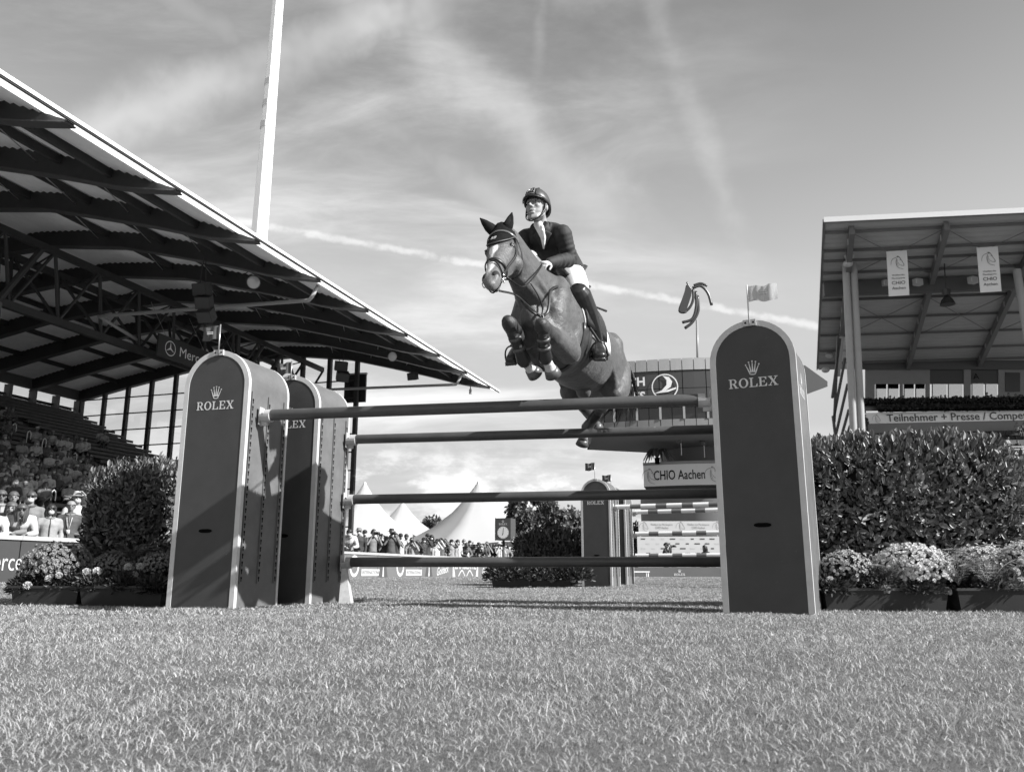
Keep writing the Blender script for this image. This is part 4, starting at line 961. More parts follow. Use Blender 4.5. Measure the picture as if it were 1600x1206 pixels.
flag('tiny dark flag on the rear of the two distant jump towers', tD2, -1, M_FLAGD, (.21, .16), .30)
def cup(mb, p, ax, r=.055):
    """half-round cup under a pole end at p, ax points from the tower to the pole"""
    ax = Vector(ax).normalized(); s = ax.cross(Vector((0, 0, 1))).normalized(); n = 10
    a0, a1 = p - ax * .045, p + ax * .05
    for i in range(n):
        t0 = math.pi + math.pi * i / n; t1 = math.pi + math.pi * (i + 1) / n
        q = []
        for t in (t0, t1):
            d = s * math.cos(t) + Vector((0, 0, 1)) * math.sin(t); q.append((d * (r + .002), d * (r + .016)))
        mb.hexa([a0 + q[0][0], a0 + q[0][1], a1 + q[0][1], a1 + q[0][0], a0 + q[1][0], a0 + q[1][1], a1 + q[1][1], a1 + q[1][0]])
    mb.box(p - ax * .050 + Vector((0, 0, -.01)), (.010, .085, .16), math.atan2(ax.y, ax.x))
    mb.box(p - ax * .02 + Vector((0, 0, -r - .030)), (.07, .03, .035), math.atan2(ax.y, ax.x))
def pole(label, a, b, r=.049, stripes=None, grp='poles of the near jump', cups=True):
    a, b = Vector(a), Vector(b); d = (b - a).normalized()
    po = empty('jump_pole', label, 'jump pole', grp, a)
    if stripes is None:
        mb = MB(); mb.loft([a, a + d * .01, b - d * .01, b], [r * .93, r, r, r * .93], 24, rnd=False); o = mb.build('bar', M_POLE, po, origin=None); smooth_angle(o, 50)
        o.matrix_parent_inverse = Matrix.Translation(-a)
        for e, sg in ((a, 1), (b, -1)):
            c = MB(); c.loft([e - d * sg * .006, e + d * sg * .05], [r * 1.04, r * 1.04], 20, rnd=False); q = c.build('end_cap', M_CUP, po); q.matrix_parent_inverse = Matrix.Translation(-a); smooth_angle(q, 50)
    else:
        ms = (mat('stripe_white', .66, .4, .08, 6), mat('stripe_dark', .12, .4, .1, 6)); n = stripes
        cut = [0.0]
        while cut[-1] < 1: cut.append(min(1.0, cut[-1] + (.082 if len(cut) % 2 else .058)))
        for i in range(len(cut) - 1):
            mb = MB(); p = a + (b - a) * cut[i]; q = a + (b - a) * cut[i + 1]; mb.loft([p, q], [r, r], 16, rnd=False); o = mb.build('stripe', ms[i % 2], po); smooth_angle(o, 50); o.matrix_parent_inverse = Matrix.Translation(-a)
    if cups:
        for e, sg, k in ((a, 1, 'left'), (b, -1, 'right')):
            c = MB(); cup(c, e + d * sg * .0 , d * sg, r); o = c.build('pole_cup', M_CUP); tag(o, 'metal cup under the %s end of the %s' % (k, {'striped far pole': label.replace(',', '')}.get(label.split(',')[0], label.split(',')[0])), 'pole cup', 'pole cups')
    return po
eA, nA = en(A_Y); eB, nB = en(B_Y); eC, nC = en(C_Y); eC2, nC2 = en(R(-22)); eD, nD = en(D_Y)
Z = lambda z: Vector((0, 0, z))
pole('dark lone pole highest and nearest, spanning under the horse', PA + nA * .20 + eA * .07 + Z(1.665), PC + nC * .06 - eC * .07 + Z(1.645))
for z0, z1, nm in ((1.662, 1.655, 'upper of the three dark rear poles, level with the hanging hind hoof'), (1.032, 1.035, 'middle of the three dark rear poles, in front of the tents'), (.395, .39, 'lowest dark rear pole, close above the grass')):
    pole(nm, PB_ + nB * .615 + eB * .07 + Z(z0), PC2 + nC2 * .60 - eC2 * .07 + Z(z1))
# far jump: striped poles
g0 = at(960, 792, 17.9); g1 = PD + eD * 3.9
for i, (px, py, Y, nm) in enumerate(((962, 792, 17.9, 'striped far pole, topmost of the far jump'), (992, 800, 19.8, 'striped far pole just under the topmost one'), (993, 834, 19.8, 'striped far pole crossing below the white board'), (993, 868, 19.8, 'striped far pole, lowest of the far jump'))):
    a = at(px, py, Y); b = a + eD * 3.9; pole(nm, a, b, .049, 15, 'striped poles of the far jump')
for nm, py in (('jump_tower', 0),):
    tE = tower('jump_tower', 'far right tower of the striped jump behind the large right tower', PD + eD * 4.12, D_Y, -1, None, 'left', groups='towers of the far jump')
# ------------------------------------------------------------------ horse
HO = Vector((.175, 6.27, 0)); HT = Vector((.39, .92, 0)).normalized(); HL = Vector((.92, -.39, 0)).normalized(); UP = Vector((0, 0, 1))
def Hp(s, l, z): return HO + HT * s + HL * l + UP * z
TR_S = [-.05, .0, .12, .28, .45, .62, .8, 1.1, 1.35, 1.6, 1.82, 1.94, 2.02]
TR_Z = [2.23, 2.23, 2.27, 2.305, 2.32, 2.31, 2.275, 2.235, 2.24, 2.245, 2.215, 2.20, 2.19]
TR_W = [.10, .15, .215, .25, .275, .295, .31, .315, .295, .295, .26, .20, .10]
TR_H = [.12, .18, .28, .355, .405, .395, .375, .345, .32, .33, .295, .23, .12]
def trunk(s, ang, off=0.0):
    """ang from the left side (0) over the back (90) to the right (180)"""
    z, w, h = (interp(TR_S, k, s) for k in (TR_Z, TR_W, TR_H))
    a = R(ang); k = 1.0
    if 40 < ang < 140 and s < 1.0: k = 1 - .22 * math.exp(-((abs(ang - 90) - 38) / 20) ** 2)   # the back is peaked at the withers
    return Hp(s, (w * k + off) * math.cos(a), z + (h * k + off) * math.sin(a))
POLL = at(788, 375, 5.72); MUZ = at(771.5, 455, 5.34)
hax = (MUZ - POLL); HLEN = hax.length; hax.normalize()
hlat = Vector((.90, -.43, .02)).normalized(); hdn = hlat.cross(hax).normalized()
if hdn.y > 0: hdn = -hdn
hlat = hax.cross(hdn).normalized()
if hlat.x < 0: hlat = -hlat
HQ = [-.06, 0, .12, .26, .36, .5, .64, .78, .90, 1.0]
HW = [.050, .080, .098, .106, .102, .080, .064, .058, .062, .044]
HD = [.050, .080, .112, .132, .134, .112, .088, .070, .066, .046]
def headc(q): d = interp(HQ, HD, q); return POLL + hax * (q * HLEN) + hdn * (.098 - d * .98 + .012 * math.sin(min(max(q, 0), 1) * 3.1))
def headpt(q, ang, off=0.0):
    w, d = interp(HQ, HW, q), interp(HQ, HD, q); a = R(ang)
    return headc(q) + hlat * math.cos(a) * (w + off) + hdn * math.sin(a) * (d + off)
def hip(px, py, Y): return at(px, py, Y)
J = dict(kneeR=at(796, 506, 6.05), fetR=at(818, 562, 6.24), hoofR=at(831, 578, 6.33), elbR=Hp(.34, -.17, 2.03),
         kneeL=at(847, 510, 5.99), fetL=at(852, 558, 6.17), hoofL=at(861, 578, 6.26), elbL=Hp(.34, .17, 2.03),
         stL=Hp(1.47, .175, 1.98), hockL=at(941, 636, 8.02), cfL=at(917, 668, 8.44), hfL=at(911, 688, 8.52),
         stR=Hp(1.44, -.19, 1.96), hockR=at(897, 622, 8.15), cfR=at(924, 650, 8.58), hfR=at(931, 664, 8.66))
def make_horse():
    b = MB()
    ss = [x for x in np.linspace(-.05, 2.02, 30)]
    b.loft([Hp(s, 0, interp(TR_S, TR_Z, s)) for s in ss], [(interp(TR_S, TR_W, s), interp(TR_S, TR_H, s)) for s in ss], 36, rnd=True)
    for sg in (1, -1):
        # shoulder blade, point of shoulder, breast muscle
        b.loft([Hp(.34, sg * .09, 2.58), Hp(.22, sg * .14, 2.42), Hp(.10, sg * .15, 2.25), Hp(.08, sg * .14, 2.14)], [(.08, .13), (.09, .15), (.09, .13), (.08, .10)], 18)
        b.ball(Hp(.02, sg * .075, 2.14), (.095, .10, .14))
        b.loft([Hp(.10, sg * .13, 2.2), Hp(.24, sg * .16, 2.08), Hp(.33, sg * .16, 2.02)], [.10, .11, .095], 16)
        # haunch
        b.loft([Hp(1.58, sg * .13, 2.38), Hp(1.54, sg * .165, 2.2), Hp(1.47, sg * .17, 2.02)], [(.14, .2), (.135, .22), (.10, .15)], 18)
        b.ball(Hp(1.74, sg * .12, 2.14), (.14, .16, .20), M=None)
        b.loft([Hp(1.74, sg * .14, 2.2), Hp(1.62, sg * .19, 1.98), Hp(1.5, sg * .2, 1.92)], [.17, .14, .11], 14)
        # muscle relief: triceps, scapula ridge, ribs, flank fold, forearm and gaskin
        b.loft([Hp(.42, sg * .20, 2.38), Hp(.38, sg * .205, 2.22), Hp(.33, sg * .19, 2.06)], [(.05, .09), (.065, .10), (.06, .07)], 12)
        b.loft([Hp(.30, sg * .12, 2.62), Hp(.20, sg * .195, 2.42), Hp(.10, sg * .225, 2.26)], [.022, .024, .020], 8)
        b.loft([Hp(.12, sg * .10, 2.05), Hp(.02, sg * .10, 2.16), Hp(-.035, sg * .055, 2.26)], [.05, .058, .04], 10)
        for q in range(6): b.loft([trunk(.72 + .085 * q, 90 - sg * (90 - a), -.006) for a in (28, 5, -18, -38)], [.006, .012, .012, .006], 6)
        b.loft([Hp(1.24, sg * .27, 2.14), Hp(1.34, sg * .25, 2.02), Hp(1.42, sg * .22, 1.96)], [.02, .035, .05], 8)
        b.loft([Hp(1.66, sg * .20, 2.38), Hp(1.72, sg * .235, 2.2), Hp(1.66, sg * .23, 2.02)], [(.03, .05), (.04, .07), (.035, .05)], 8)
    # neck
    nb = [Hp(.36, 0, 2.42), Hp(.18, 0, 2.44), Hp(.02, -.01, 2.49), POLL * .55 + Hp(-.02, -.01, 2.50) * .45, POLL * .86 + Hp(-.02, -.01, 2.5) * .14, POLL + hax * .05 - hdn * .03]
    b.loft(catmull(nb, 4), [(interp([0, .3, .6, 1], [.19, .155, .105, .085], i / 20), interp([0, .3, .6, 1], [.30, .255, .18, .125], i / 20)) for i in range(21)], 24)
    for sg in (1, -1): b.loft([Hp(.16, sg * .06, 2.28), Hp(-.02, sg * .065, 2.36), (Hp(-.1, sg * .05, 2.42) + POLL) / 2 - UP * .10], [.07, .06, .045], 12)
    for sg in (1, -1):                                   # long neck muscle, throat groove edge
        b.loft(catmull([Hp(.10, sg * .15, 2.36), Hp(.0, sg * .115, 2.40), POLL * .5 + Hp(-.02, sg * .13, 2.42) * .5, POLL + hlat * sg * .062 + hax * .10 - hdn * .06], 3), [.05, .048, .046, .044, .042, .040, .038, .036, .034, .030], 10)
    # head
    qs = np.linspace(-.06, 1.0, 22)
    b.loft([headc(q) for q in qs], [(interp(HQ, HW, q), interp(HQ, HD, q)) for q in qs], 26, up=hdn)
    for sg in (1, -1):
        b.ball(headc(.30) - hdn * .075 + hlat * sg * .058 + hax * .01, .072)                       # jowl
        b.loft([headpt(.16, 90 - sg * 62, -.012), headpt(.27, 90 - sg * 66, .0), headpt(.42, 90 - sg * 70, -.008)], [.018, .024, .010], 10)   # brow bone
        b.loft([headpt(.34, 90 - sg * 84, -.006), headpt(.48, 90 - sg * 82, -.004), headpt(.60, 90 - sg * 84, -.006)], [.008, .010, .006], 8)
        b.loft([headpt(.86, 90 - sg * 52, -.008), headpt(.94, 90 - sg * 55, .0), headpt(.985, 90 - sg * 68, -.008)], [.016, .022, .016], 10)    # nostril wing
    b.ball(headc(.93) - hdn * .052, (.036, .034, .03)); b.loft([headc(.78) - hdn * .05, headc(.91) - hdn * .054], [.034, .030], 10)
    # forelegs
    for k in 'RL':
        e, kn, f, h = J['elb' + k], J['knee' + k], J['fet' + k], J['hoof' + k]; c = (kn - f)
        b.loft(catmull([e, e.lerp(kn, .35), e.lerp(kn, .75), kn], 4), [interp([0, .35, .75, 1], [.105, .088, .062, .062], i / 12) for i in range(13)], 16)
        b.ball(kn, .062); b.ball(kn + (kn - f).normalized() * .018 - HT * .012, .052)
        b.loft(catmull([kn, kn.lerp(f, .3), kn.lerp(f, .8), f], 3), [interp([0, .3, .8, 1], [.052, .038, .036, .046], i / 9) for i in range(10)], 14)
        b.ball(f, .046); b.loft([f, f.lerp(h, .6), h], [.042, .040, .048], 14)
    # hind legs
    for k in 'RL':
        st, hk, cf, hf = J['st' + k], J['hock' + k], J['cf' + k], J['hf' + k]
        b.loft(catmull([st, st.lerp(hk, .4), st.lerp(hk, .8), hk], 4), [interp([0, .4, .8, 1], [.115, .095, .065, .062], i / 12) for i in range(13)], 16)
        b.ball(hk, .060); b.ball(hk + HT * .04 + UP * .02, .042)
        b.loft([hk, hk.lerp(cf, .35), hk.lerp(cf, .85), cf], [.052, .042, .040, .047], 14)
        b.loft([cf, cf.lerp(hf, .6), hf], [.044, .042, .048], 14)
    b.ball(Hp(1.22, 0, 1.89), (.07, .11, .06))
    m = bpy.data.materials.new('horse_coat'); m.use_nodes = True; N, L = m.node_tree.nodes, m.node_tree.links; p = N['Principled BSDF']
    p.inputs['Roughness'].default_value = .47; p.inputs['Specular IOR Level'].default_value = .42; p.inputs['Sheen Weight'].default_value = .12; p.inputs['Sheen Roughness'].default_value = .4
    at_ = N.new('ShaderNodeAttribute'); at_.attribute_name = 'coat'
    tc = N.new('ShaderNodeTexCoord'); n = N.new('ShaderNodeTexNoise'); n.inputs['Scale'].default_value = 14; n.inputs['Detail'].default_value = 9; n.inputs['Roughness'].default_value = .7; L.new(tc.outputs['Object'], n.inputs['Vector'])
    mr = N.new('ShaderNodeMapRange'); L.new(n.outputs['Fac'], mr.inputs[0]); mr.inputs[1].default_value = .25; mr.inputs[2].default_value = .75; mr.inputs[3].default_value = .80; mr.inputs[4].default_value = 1.2
    mu = N.new('ShaderNodeVectorMath'); mu.operation = 'SCALE'; L.new(at_.outputs['Color'], mu.inputs[0]); L.new(mr.outputs[0], mu.inputs['Scale']); L.new(mu.outputs[0], p.inputs['Base Color'])
    rr_ = N.new('ShaderNodeMapRange'); L.new(n.outputs['Fac'], rr_.inputs[0]); rr_.inputs[1].default_value = .3; rr_.inputs[2].default_value = .7; rr_.inputs[3].default_value = .38; rr_.inputs[4].default_value = .58; L.new(rr_.outputs[0], p.inputs['Roughness'])
    n2 = N.new('ShaderNodeTexNoise'); n2.inputs['Scale'].default_value = 16; n2.inputs['Detail'].default_value = 10; n2.inputs['Roughness'].default_value = .62; L.new(tc.outputs['Object'], n2.inputs['Vector'])
    bp = N.new('ShaderNodeBump'); bp.inputs['Strength'].default_value = .6; bp.inputs['Distance'].default_value = .022; L.new(n2.outputs['Fac'], bp.inputs['Height'])
    mpn = N.new('ShaderNodeMapping'); L.new(tc.outputs['Object'], mpn.inputs[0]); mpn.inputs['Scale'].default_value = (260, 60, 110); n3 = N.new('ShaderNodeTexNoise'); n3.inputs['Scale'].default_value = 1.0; n3.inputs['Detail'].default_value = 3; L.new(mpn.outputs[0], n3.inputs['Vector'])
    bp2 = N.new('ShaderNodeBump'); bp2.inputs['Strength'].default_value = .14; bp2.inputs['Distance'].default_value = .004; L.new(n3.outputs['Fac'], bp2.inputs['Height']); L.new(bp.outputs[0], bp2.inputs['Normal']); L.new(bp2.outputs[0], p.inputs['Normal'])
    o = remesh(b, 'horse', .0112, m, None, 8, .5)
    # coat colours: bay body, black points, white blaze and pasterns
    me = o.data; co = np.empty(len(me.vertices) * 3, np.float32); me.vertices.foreach_get('co', co); co = co.reshape(-1, 3)
    col = np.full(len(co), .078)
    def seg(a, c2): 
        a = np.array(a); d = np.array(c2) - a; t = np.clip(((co - a) @ d) / (d @ d), 0, 1); return np.linalg.norm(co - (a + t[:, None] * d), axis=1), t
    def dark(a, c2, r, v):
        dd, t = seg(a, c2); k = np.clip((r - dd) / (r * .3), 0, 1); col[:] = col * (1 - k) + v * k
    for k in 'RL':
        dark(J['knee' + k].lerp(J['elb' + k], .22), J['knee' + k], .13, .04); dark(J['knee' + k], J['fet' + k], .10, .03)
        dark(J['hock' + k], J['cf' + k], .11, .035)
        dark(J['fet' + k].lerp(J['hoof' + k], .05), J['fet' + k].lerp(J['hoof' + k], .8), .075, .55)
        if k == 'L': dark(J['cfL'], J['cfL'].lerp(J['hfL'], .4), .075, .5)
    rel = co - np.array(POLL); qa = rel @ np.array(hax) / HLEN; la = rel @ np.array(hlat); dn = rel @ np.array(hdn)
    inhead = (np.abs(la) < .14) & (qa > .05) & (qa < 1.15) & (np.abs(dn) < .25)
    lo = np.clip((qa - .66) / .25, 0, 1) * inhead; col[:] = col * (1 - lo) + .15 * lo
    bl = inhead * np.clip((.030 + .012 * np.sin(qa * 19) - np.abs(la + .012)) / .012, 0, 1) * np.clip((dn - .02) / .02, 0, 1) * np.clip((qa - .34) / .03, 0, 1) * np.clip((.93 - qa) / .08, 0, 1)
    col[:] = col * (1 - bl) + .75 * bl
    a = me.color_attributes.new('coat', 'FLOAT_COLOR', 'POINT'); a.data.foreach_set('color', np.stack([col, col, col, np.ones_like(col)], 1).astype(np.float32).ravel())
    tag(o, 'dark-legged bay horse with pale blaze leaping over the poles towards the left', 'horse')
    return o
horse = make_horse()
M_LEATHER = mat('black_leather', .022, .35, .3, 20, .1, 80); M_BOOT = mat('rider_boot_leather', .016, .30, .2, 12, .35, 16, coat=.12)
M_STRAP = mat('brown_strap', .014, .42, .3, 30); M_BONNET = mat('bonnet_cloth', .008, .9, .3, 60, .3, 160, spec=.15); M_WHITE = mat('white_cloth', .78, .8, .05, 12, .15, 18)
M_BLACK = mat('glossy_black', .01, .12); M_CHROME = mat('bit_metal', .7, .2, metal=1.0)
def strap(name, pts, w=.010, t=.004, m=None, up=(0, 0, 1), parent=None, n=5):
    b = MB(); P = catmull(pts, n); b.loft(P, [(w, t)] * len(P), 8, up=up, rnd=False); return b.build(name, m or M_STRAP, parent, True)
def horse_gear():
    h = horse
    # eyes, nostrils
    for sg in (1, -1):
        e = MB(); c = headpt(.285, 90 - sg * 64, -.006); e.ball(c, .026); ey = e.build('eye', M_BLACK, h, True)
        l = MB(); l.loft(catmull([c - hax * .032 - hlat * sg * .004, c + hlat * sg * .014 + hdn * .022, c + hax * .030 - hlat * sg * .004], 4), .008, 8); l.build('eyelid', mat('eyelid_skin', .06, .5), ey, True)
        nn = MB(); c = headpt(.90, 90 - sg * 46, -.002); nx = (headpt(.90, 90 - sg * 46, .05) - c).normalized()
        Mx = Matrix((hax, nx.cross(hax).normalized(), nx)).transposed(); nn.ball(c, (.037, .027, .014), M=Mx); nn.build('nostril', mat('nostril_inside', .012, .8), h, True)
    mo = MB(); mo.loft(catmull([headpt(.90, 200, .0), headc(1.0) - hdn * .052 + hax * .022, headpt(.90, -20, .0)], 5), .005, 6); mo.build('mouth', M_DARK, h, True)
    # ears in the bonnet
    for sg, tip in ((-1, at(750, 341, 5.72)), (1, at(800, 332, 5.68))):
        base = headpt(-.02, 90 - sg * 48, -.01); d = tip - base
        b = MB(); P = [base - d * .05, base + d * .18, base + d * .42, base + d * .72, tip]; side = hlat
        b.loft(catmull(P, 4), [(interp([0, .2, .45, .75, 1], [.034, .045, .044, .026, .004], i / 16), interp([0, .2, .45, .75, 1], [.030, .030, .022, .013, .003], i / 16)) for i in range(17)], 12, up=hdn, rnd=False)
        er = b.build('ear', M_BONNET, h, True)
        i2 = MB(); fr = Vector((-.25, -.95, .1)); i2.loft([P[1] + fr * .026, P[2] + fr * .020, P[3] + fr * .011], [(.024, .006), (.024, .006), (.008, .004)], 10, up=fr); i2.build('ear_lining', mat('ear_lining', .014, .9, spec=.2), er, True)
    # bonnet: cap from the poll over the forehead, ending in a rounded veil
    b = MB(); n = 22; rows = 12; vs = []; fs = []
    for j in range(rows + 1):
        for i in range(n + 1):
            a = -8 + 196 * i / n; k = math.sin(math.pi * i / n)
            q0 = -.10; q1 = .11 + .25 * max(0, k - .45) / .55
            q = q0 + (q1 - q0) * j / rows
            vs.append(headpt(q, a, .012 + .002 * math.sin(i * 2.1 + j)))
    for j in range(rows):
        for i in range(n): q = j * (n + 1) + i; fs.append((q, q + 1, q + n + 2, q + n + 1))
    b.add(vs, fs); bo = b.build('ear_bonnet', M_BONNET, h, True)
    mo = bo.modifiers.new('t', 'SOLIDIFY'); mo.thickness = .004; mo.offset = 1
    em = MB(); fc = headpt(.245, 96, .019); fx = hlat; fy = -hax
    put_text(em, 'SB', lambda a, b2: fc + fx * a + fy * (b2 - .015) , .030, bold=.012, shear=.25); em.build('emblem', M_SILVER, bo)
    pi = MB(); rim = [headpt(.11 + .25 * max(0, math.sin(math.pi * i / n) - .45) / .55, -8 + 196 * i / n, .016) for i in range(n + 1)]; pi.loft(rim, .005, 6, rnd=False); pi.build('piping', mat('bonnet_piping', .06, .5), bo, True)
    strap('browband', [headpt(.115, a, .020) for a in range(-5, 190, 15)], .004, .012, mat('browband_leather', .10, .25, coat=.4), hax, h)
    strap('noseband', [headpt(.66, a, .010) for a in range(-60, 245, 15)], .005, .013, M_STRAP, hax, h)
    strap('flash_strap', [headpt(.69, 90, .012), headpt(.72, 55, .012), headpt(.80, 15, .010), headpt(.86, -25, .010)], .008, .004, M_STRAP, hdn, h)
    for sg in (1, -1):
        A = lambda a: 90 - sg * (90 - a)
        strap('cheekpiece', [headpt(-.02, A(22), .014), headpt(.15, A(12), .014), headpt(.35, A(2), .010), headpt(.6, A(-8), .010), headpt(.80, A(-8), .012)], .004, .010, M_STRAP, hdn, h)
        strap('throatlatch', [headpt(-.02, A(5), .02), headpt(.14, A(-35), .035), headpt(.28, A(-62), .06), headpt(.34, A(-88), .05)], .004, .008, M_STRAP, hdn, h)
        t = MB(); c = headpt(.82, A(-10), .016); n1 = (c - headc(.82)).normalized(); s1, u1, _ = orth(n1, hax)
        t.loft([c + (s1 * math.cos(k * .5236) + u1 * math.sin(k * .5236)) * .028 for k in range(13)], .004, 6, rnd=False)
        t.loft([c + u1 * .02 + (s1 * math.cos(k * .5236) + u1 * math.sin(k * .5236)) * .018 + u1 * .03 for k in range(13)], .0035, 6, rnd=False); t.build('bit_ring', M_CHROME, h, True)
    # reins, martingale, breastplate
    hand = at(845, 412, 6.27)
    strap('rein', [headpt(.83, -12, .022), at(814, 448, 5.50), at(829, 439, 5.70), at(842, 422, 5.95), at(846, 414, 6.12), hand], .003, .008, M_STRAP, (1, 0, 0), h)
    strap('rein', [headpt(.83, 192, .022), at(788, 430, 5.9), at(812, 405, 6.2), at(829, 392, 6.36)], .003, .008, M_STRAP, (1, 0, 0), h)
    ring_ = at(846, 495, 6.035)
    strap('martingale_strap', [headc(.86) - hdn * .10, at(806, 461, 5.62), at(826, 478, 5.85), ring_], .012, .005, M_STRAP, (0, -1, .3), h)
    strap('martingale_fork', [ring_, at(848, 482, 6.06), at(841, 462, 5.98), at(828, 441, 5.82)], .008, .004, M_STRAP, (0, -1, .3), h)
    strap('breastplate_strap', [ring_, at(855, 488, 6.05), at(858, 474, 6.09), at(860, 455, 6.16), at(871, 448, 6.3), at(884, 455, 6.45)], .012, .006, M_STRAP, (.3, -1, .3), h)
    strap('breastplate_strap', [ring_, at(830, 486, 6.0), at(815, 470, 6.12), at(806, 452, 6.3)], .012, .006, M_STRAP, (-.3, -1, .3), h)
    strap('breastplate_strap', [ring_, at(848, 520, 6.12), Hp(.2, 0, 1.95), Hp(.42, 0, 1.90)], .014, .006, M_STRAP, (0, -1, .3), h)
    r = MB(); r.loft([ring_ + Vector((math.cos(k * .5236), -.2, math.sin(k * .5236))) * .016 for k in range(13)], .004, 6, rnd=False); r.build('ring', M_CHROME, h, True)
    # saddle pad, flaps, seat, girth
    def sheet(name, s0, s1, angs, off, m, ns=14, wave=None, thick=.012):
        vs = []; fs = []; na = len(angs)
        for i in range(ns + 1):
            s = s0 + (s1 - s0) * i / ns
            for a in angs:
                ss = s + (wave(i / ns, a) if wave else 0); vs.append(trunk(ss, a, off))
        for i in range(ns):
            for k in range(na - 1): q = i * na + k; fs.append((q, q + 1, q + na + 1, q + na))
        b = MB(); b.add(vs, fs); o = b.build(name, m, h, True); mo = o.modifiers.new('t', 'SOLIDIFY'); mo.thickness = thick; mo.offset = 1; return o
    sheet('saddle_pad', .36, .93, list(range(-14, 195, 8)), .012, M_WHITE, wave=lambda t, a: -.05 * max(0, (90 - abs(a - 90)) / 90) + .10 * max(0, (abs(a - 90) - 55) / 50))
    for sg in (1, -1):
        A = [90 - sg * (90 - a) for a in range(-6, 78, 7)]
        sheet('saddle_flap', .40, .86, A, .032, M_LEATHER, wave=lambda t, a: -.06 * math.sin(math.pi * min(1, max(0, (90 - abs(a - 90)) / 75))) * (1 - t) + .04 * (1 - t), thick=.014)
    b = MB(); b.loft(catmull([Hp(.40, 0, 2.80), Hp(.52, 0, 2.765), Hp(.70, 0, 2.735), Hp(.86, 0, 2.75), Hp(.98, 0, 2.80)], 4), [(interp([0, .5, 1], [.09, .16, .17], i / 16), .032) for i in range(17)], 16); b.build('saddle_seat', M_LEATHER, h, True)
    sheet('girth', .40, .56, list(range(176, 365, 9)), .016, mat('girth_leather', .045, .35, .3, 10, .2, 30), ns=4, thick=.014, wave=lambda t, a: .05 * math.sin(R(a - 180)))
    # leg boots
    for k in 'RL':
        kn, f = J['knee' + k], J['fet' + k]
        b = MB(); P = [kn.lerp(f, q) for q in (.26, .5, .8, 1.03)]; b.loft(P, [.050, .046, .048, .058], 16); bt = b.build('leg_boot', M_LEATHER, h, True)
        for q in (.40, .68):
            c = kn.lerp(f, q); s = MB(); dd = (f - kn).normalized(); s.loft([c - dd * .013, c + dd * .013], [.0525, .0525], 16, rnd=False); sp = s.build('boot_strap', mat('boot_strap', .085, .4, .3, 40), bt, True)
            u = MB(); u.box(c + Vector((.012, -.056, .0)), (.02, .008, .022)); u.build('buckle', mat('dull_buckle', .18, .4, metal=.8), sp)
        hf = J['hoof' + k]; b = MB(); dd = (hf - f).normalized(); b.loft([hf - dd * .012, hf + dd * .055], [.052, .066], 18, rnd=False); b.build('hoof', mat('hoof_horn', .10, .35, .35, 25), h, True)
        hk, cf, hf = J['hock' + k], J['cf' + k], J['hf' + k]
        b = MB(); b.loft([hk.lerp(cf, q) for q in (.3, .6, 1.0)], [.052, .052, .060], 16); b.build('leg_boot', M_LEATHER, h, True)
        b = MB(); dd = (hf - cf).normalized(); b.loft([hf - dd * .012, hf + dd * .055], [.052, .066], 18, rnd=False); b.build('hoof', mat('hoof_horn', .10), h, True)
    # tail
    rng = random.Random(3); b = MB(); root = Hp(1.93, .10, 2.34)
    for c_ in range(15):                                     # clumps of hair
        ca = rng.uniform(0, 6.28); csp = rng.uniform(.2, 1.0); cl_ = rng.uniform(.75, 1.1); cx = rng.uniform(-.05, .05); ct = rng.uniform(-.03, .09)
        for i in range(12):
            a = ca + rng.uniform(-.5, .5); r0 = .03 * math.sqrt(rng.random()); jt = lambda k: (HL * rng.uniform(-k, k) + HT * rng.uniform(-k, k))
            p0 = root + HL * math.cos(a) * r0 + UP * math.sin(a) * r0
            p1 = p0 + HT * .10 - UP * .03 + HL * (math.cos(ca) * .04 * csp + .06) + jt(.006)
            p2 = p1 + HT * .04 - UP * .22 * cl_ + HL * (math.cos(ca) * .05 * csp + .02) + jt(.010)
            p3 = p2 + HT * ct - UP * .18 * cl_ + HL * (math.cos(ca) * .05 * csp - .03 + cx) + jt(.012)
            p4 = p3 + HT * ct * .6 - UP * rng.uniform(.08, .17) * cl_ + HL * (math.cos(ca) * .04 * csp - .06 + cx) + jt(.016)
            w = rng.uniform(.0028, .0055); b.loft(catmull([p0, p1, p2, p3, p4], 3), [w * q for q in (1, 1, 1, 1, 1, .95, .9, .85, .8, .7, .6, .4, .12)], 4, rnd=False)
    b.build('tail', mat('tail_hair', .035, .4, .4, 30), h, True)
    # mane, plaited short along the crest
    b = MB()
    crest = [Hp(.30, 0, 2.73), Hp(.12, 0, 2.72), Hp(-.05, -.01, 2.74), POLL * .6 + Hp(-.02, -.01, 2.5) * .4 + UP * .165, POLL + UP * .06 + HT * .06]
    for p in catmull(crest, 5): b.ball(p, (.016, .016, .02), 8, 6)
    b.build('plaited_mane', mat('mane_hair', .035, .5), h, True)
horse_gear()

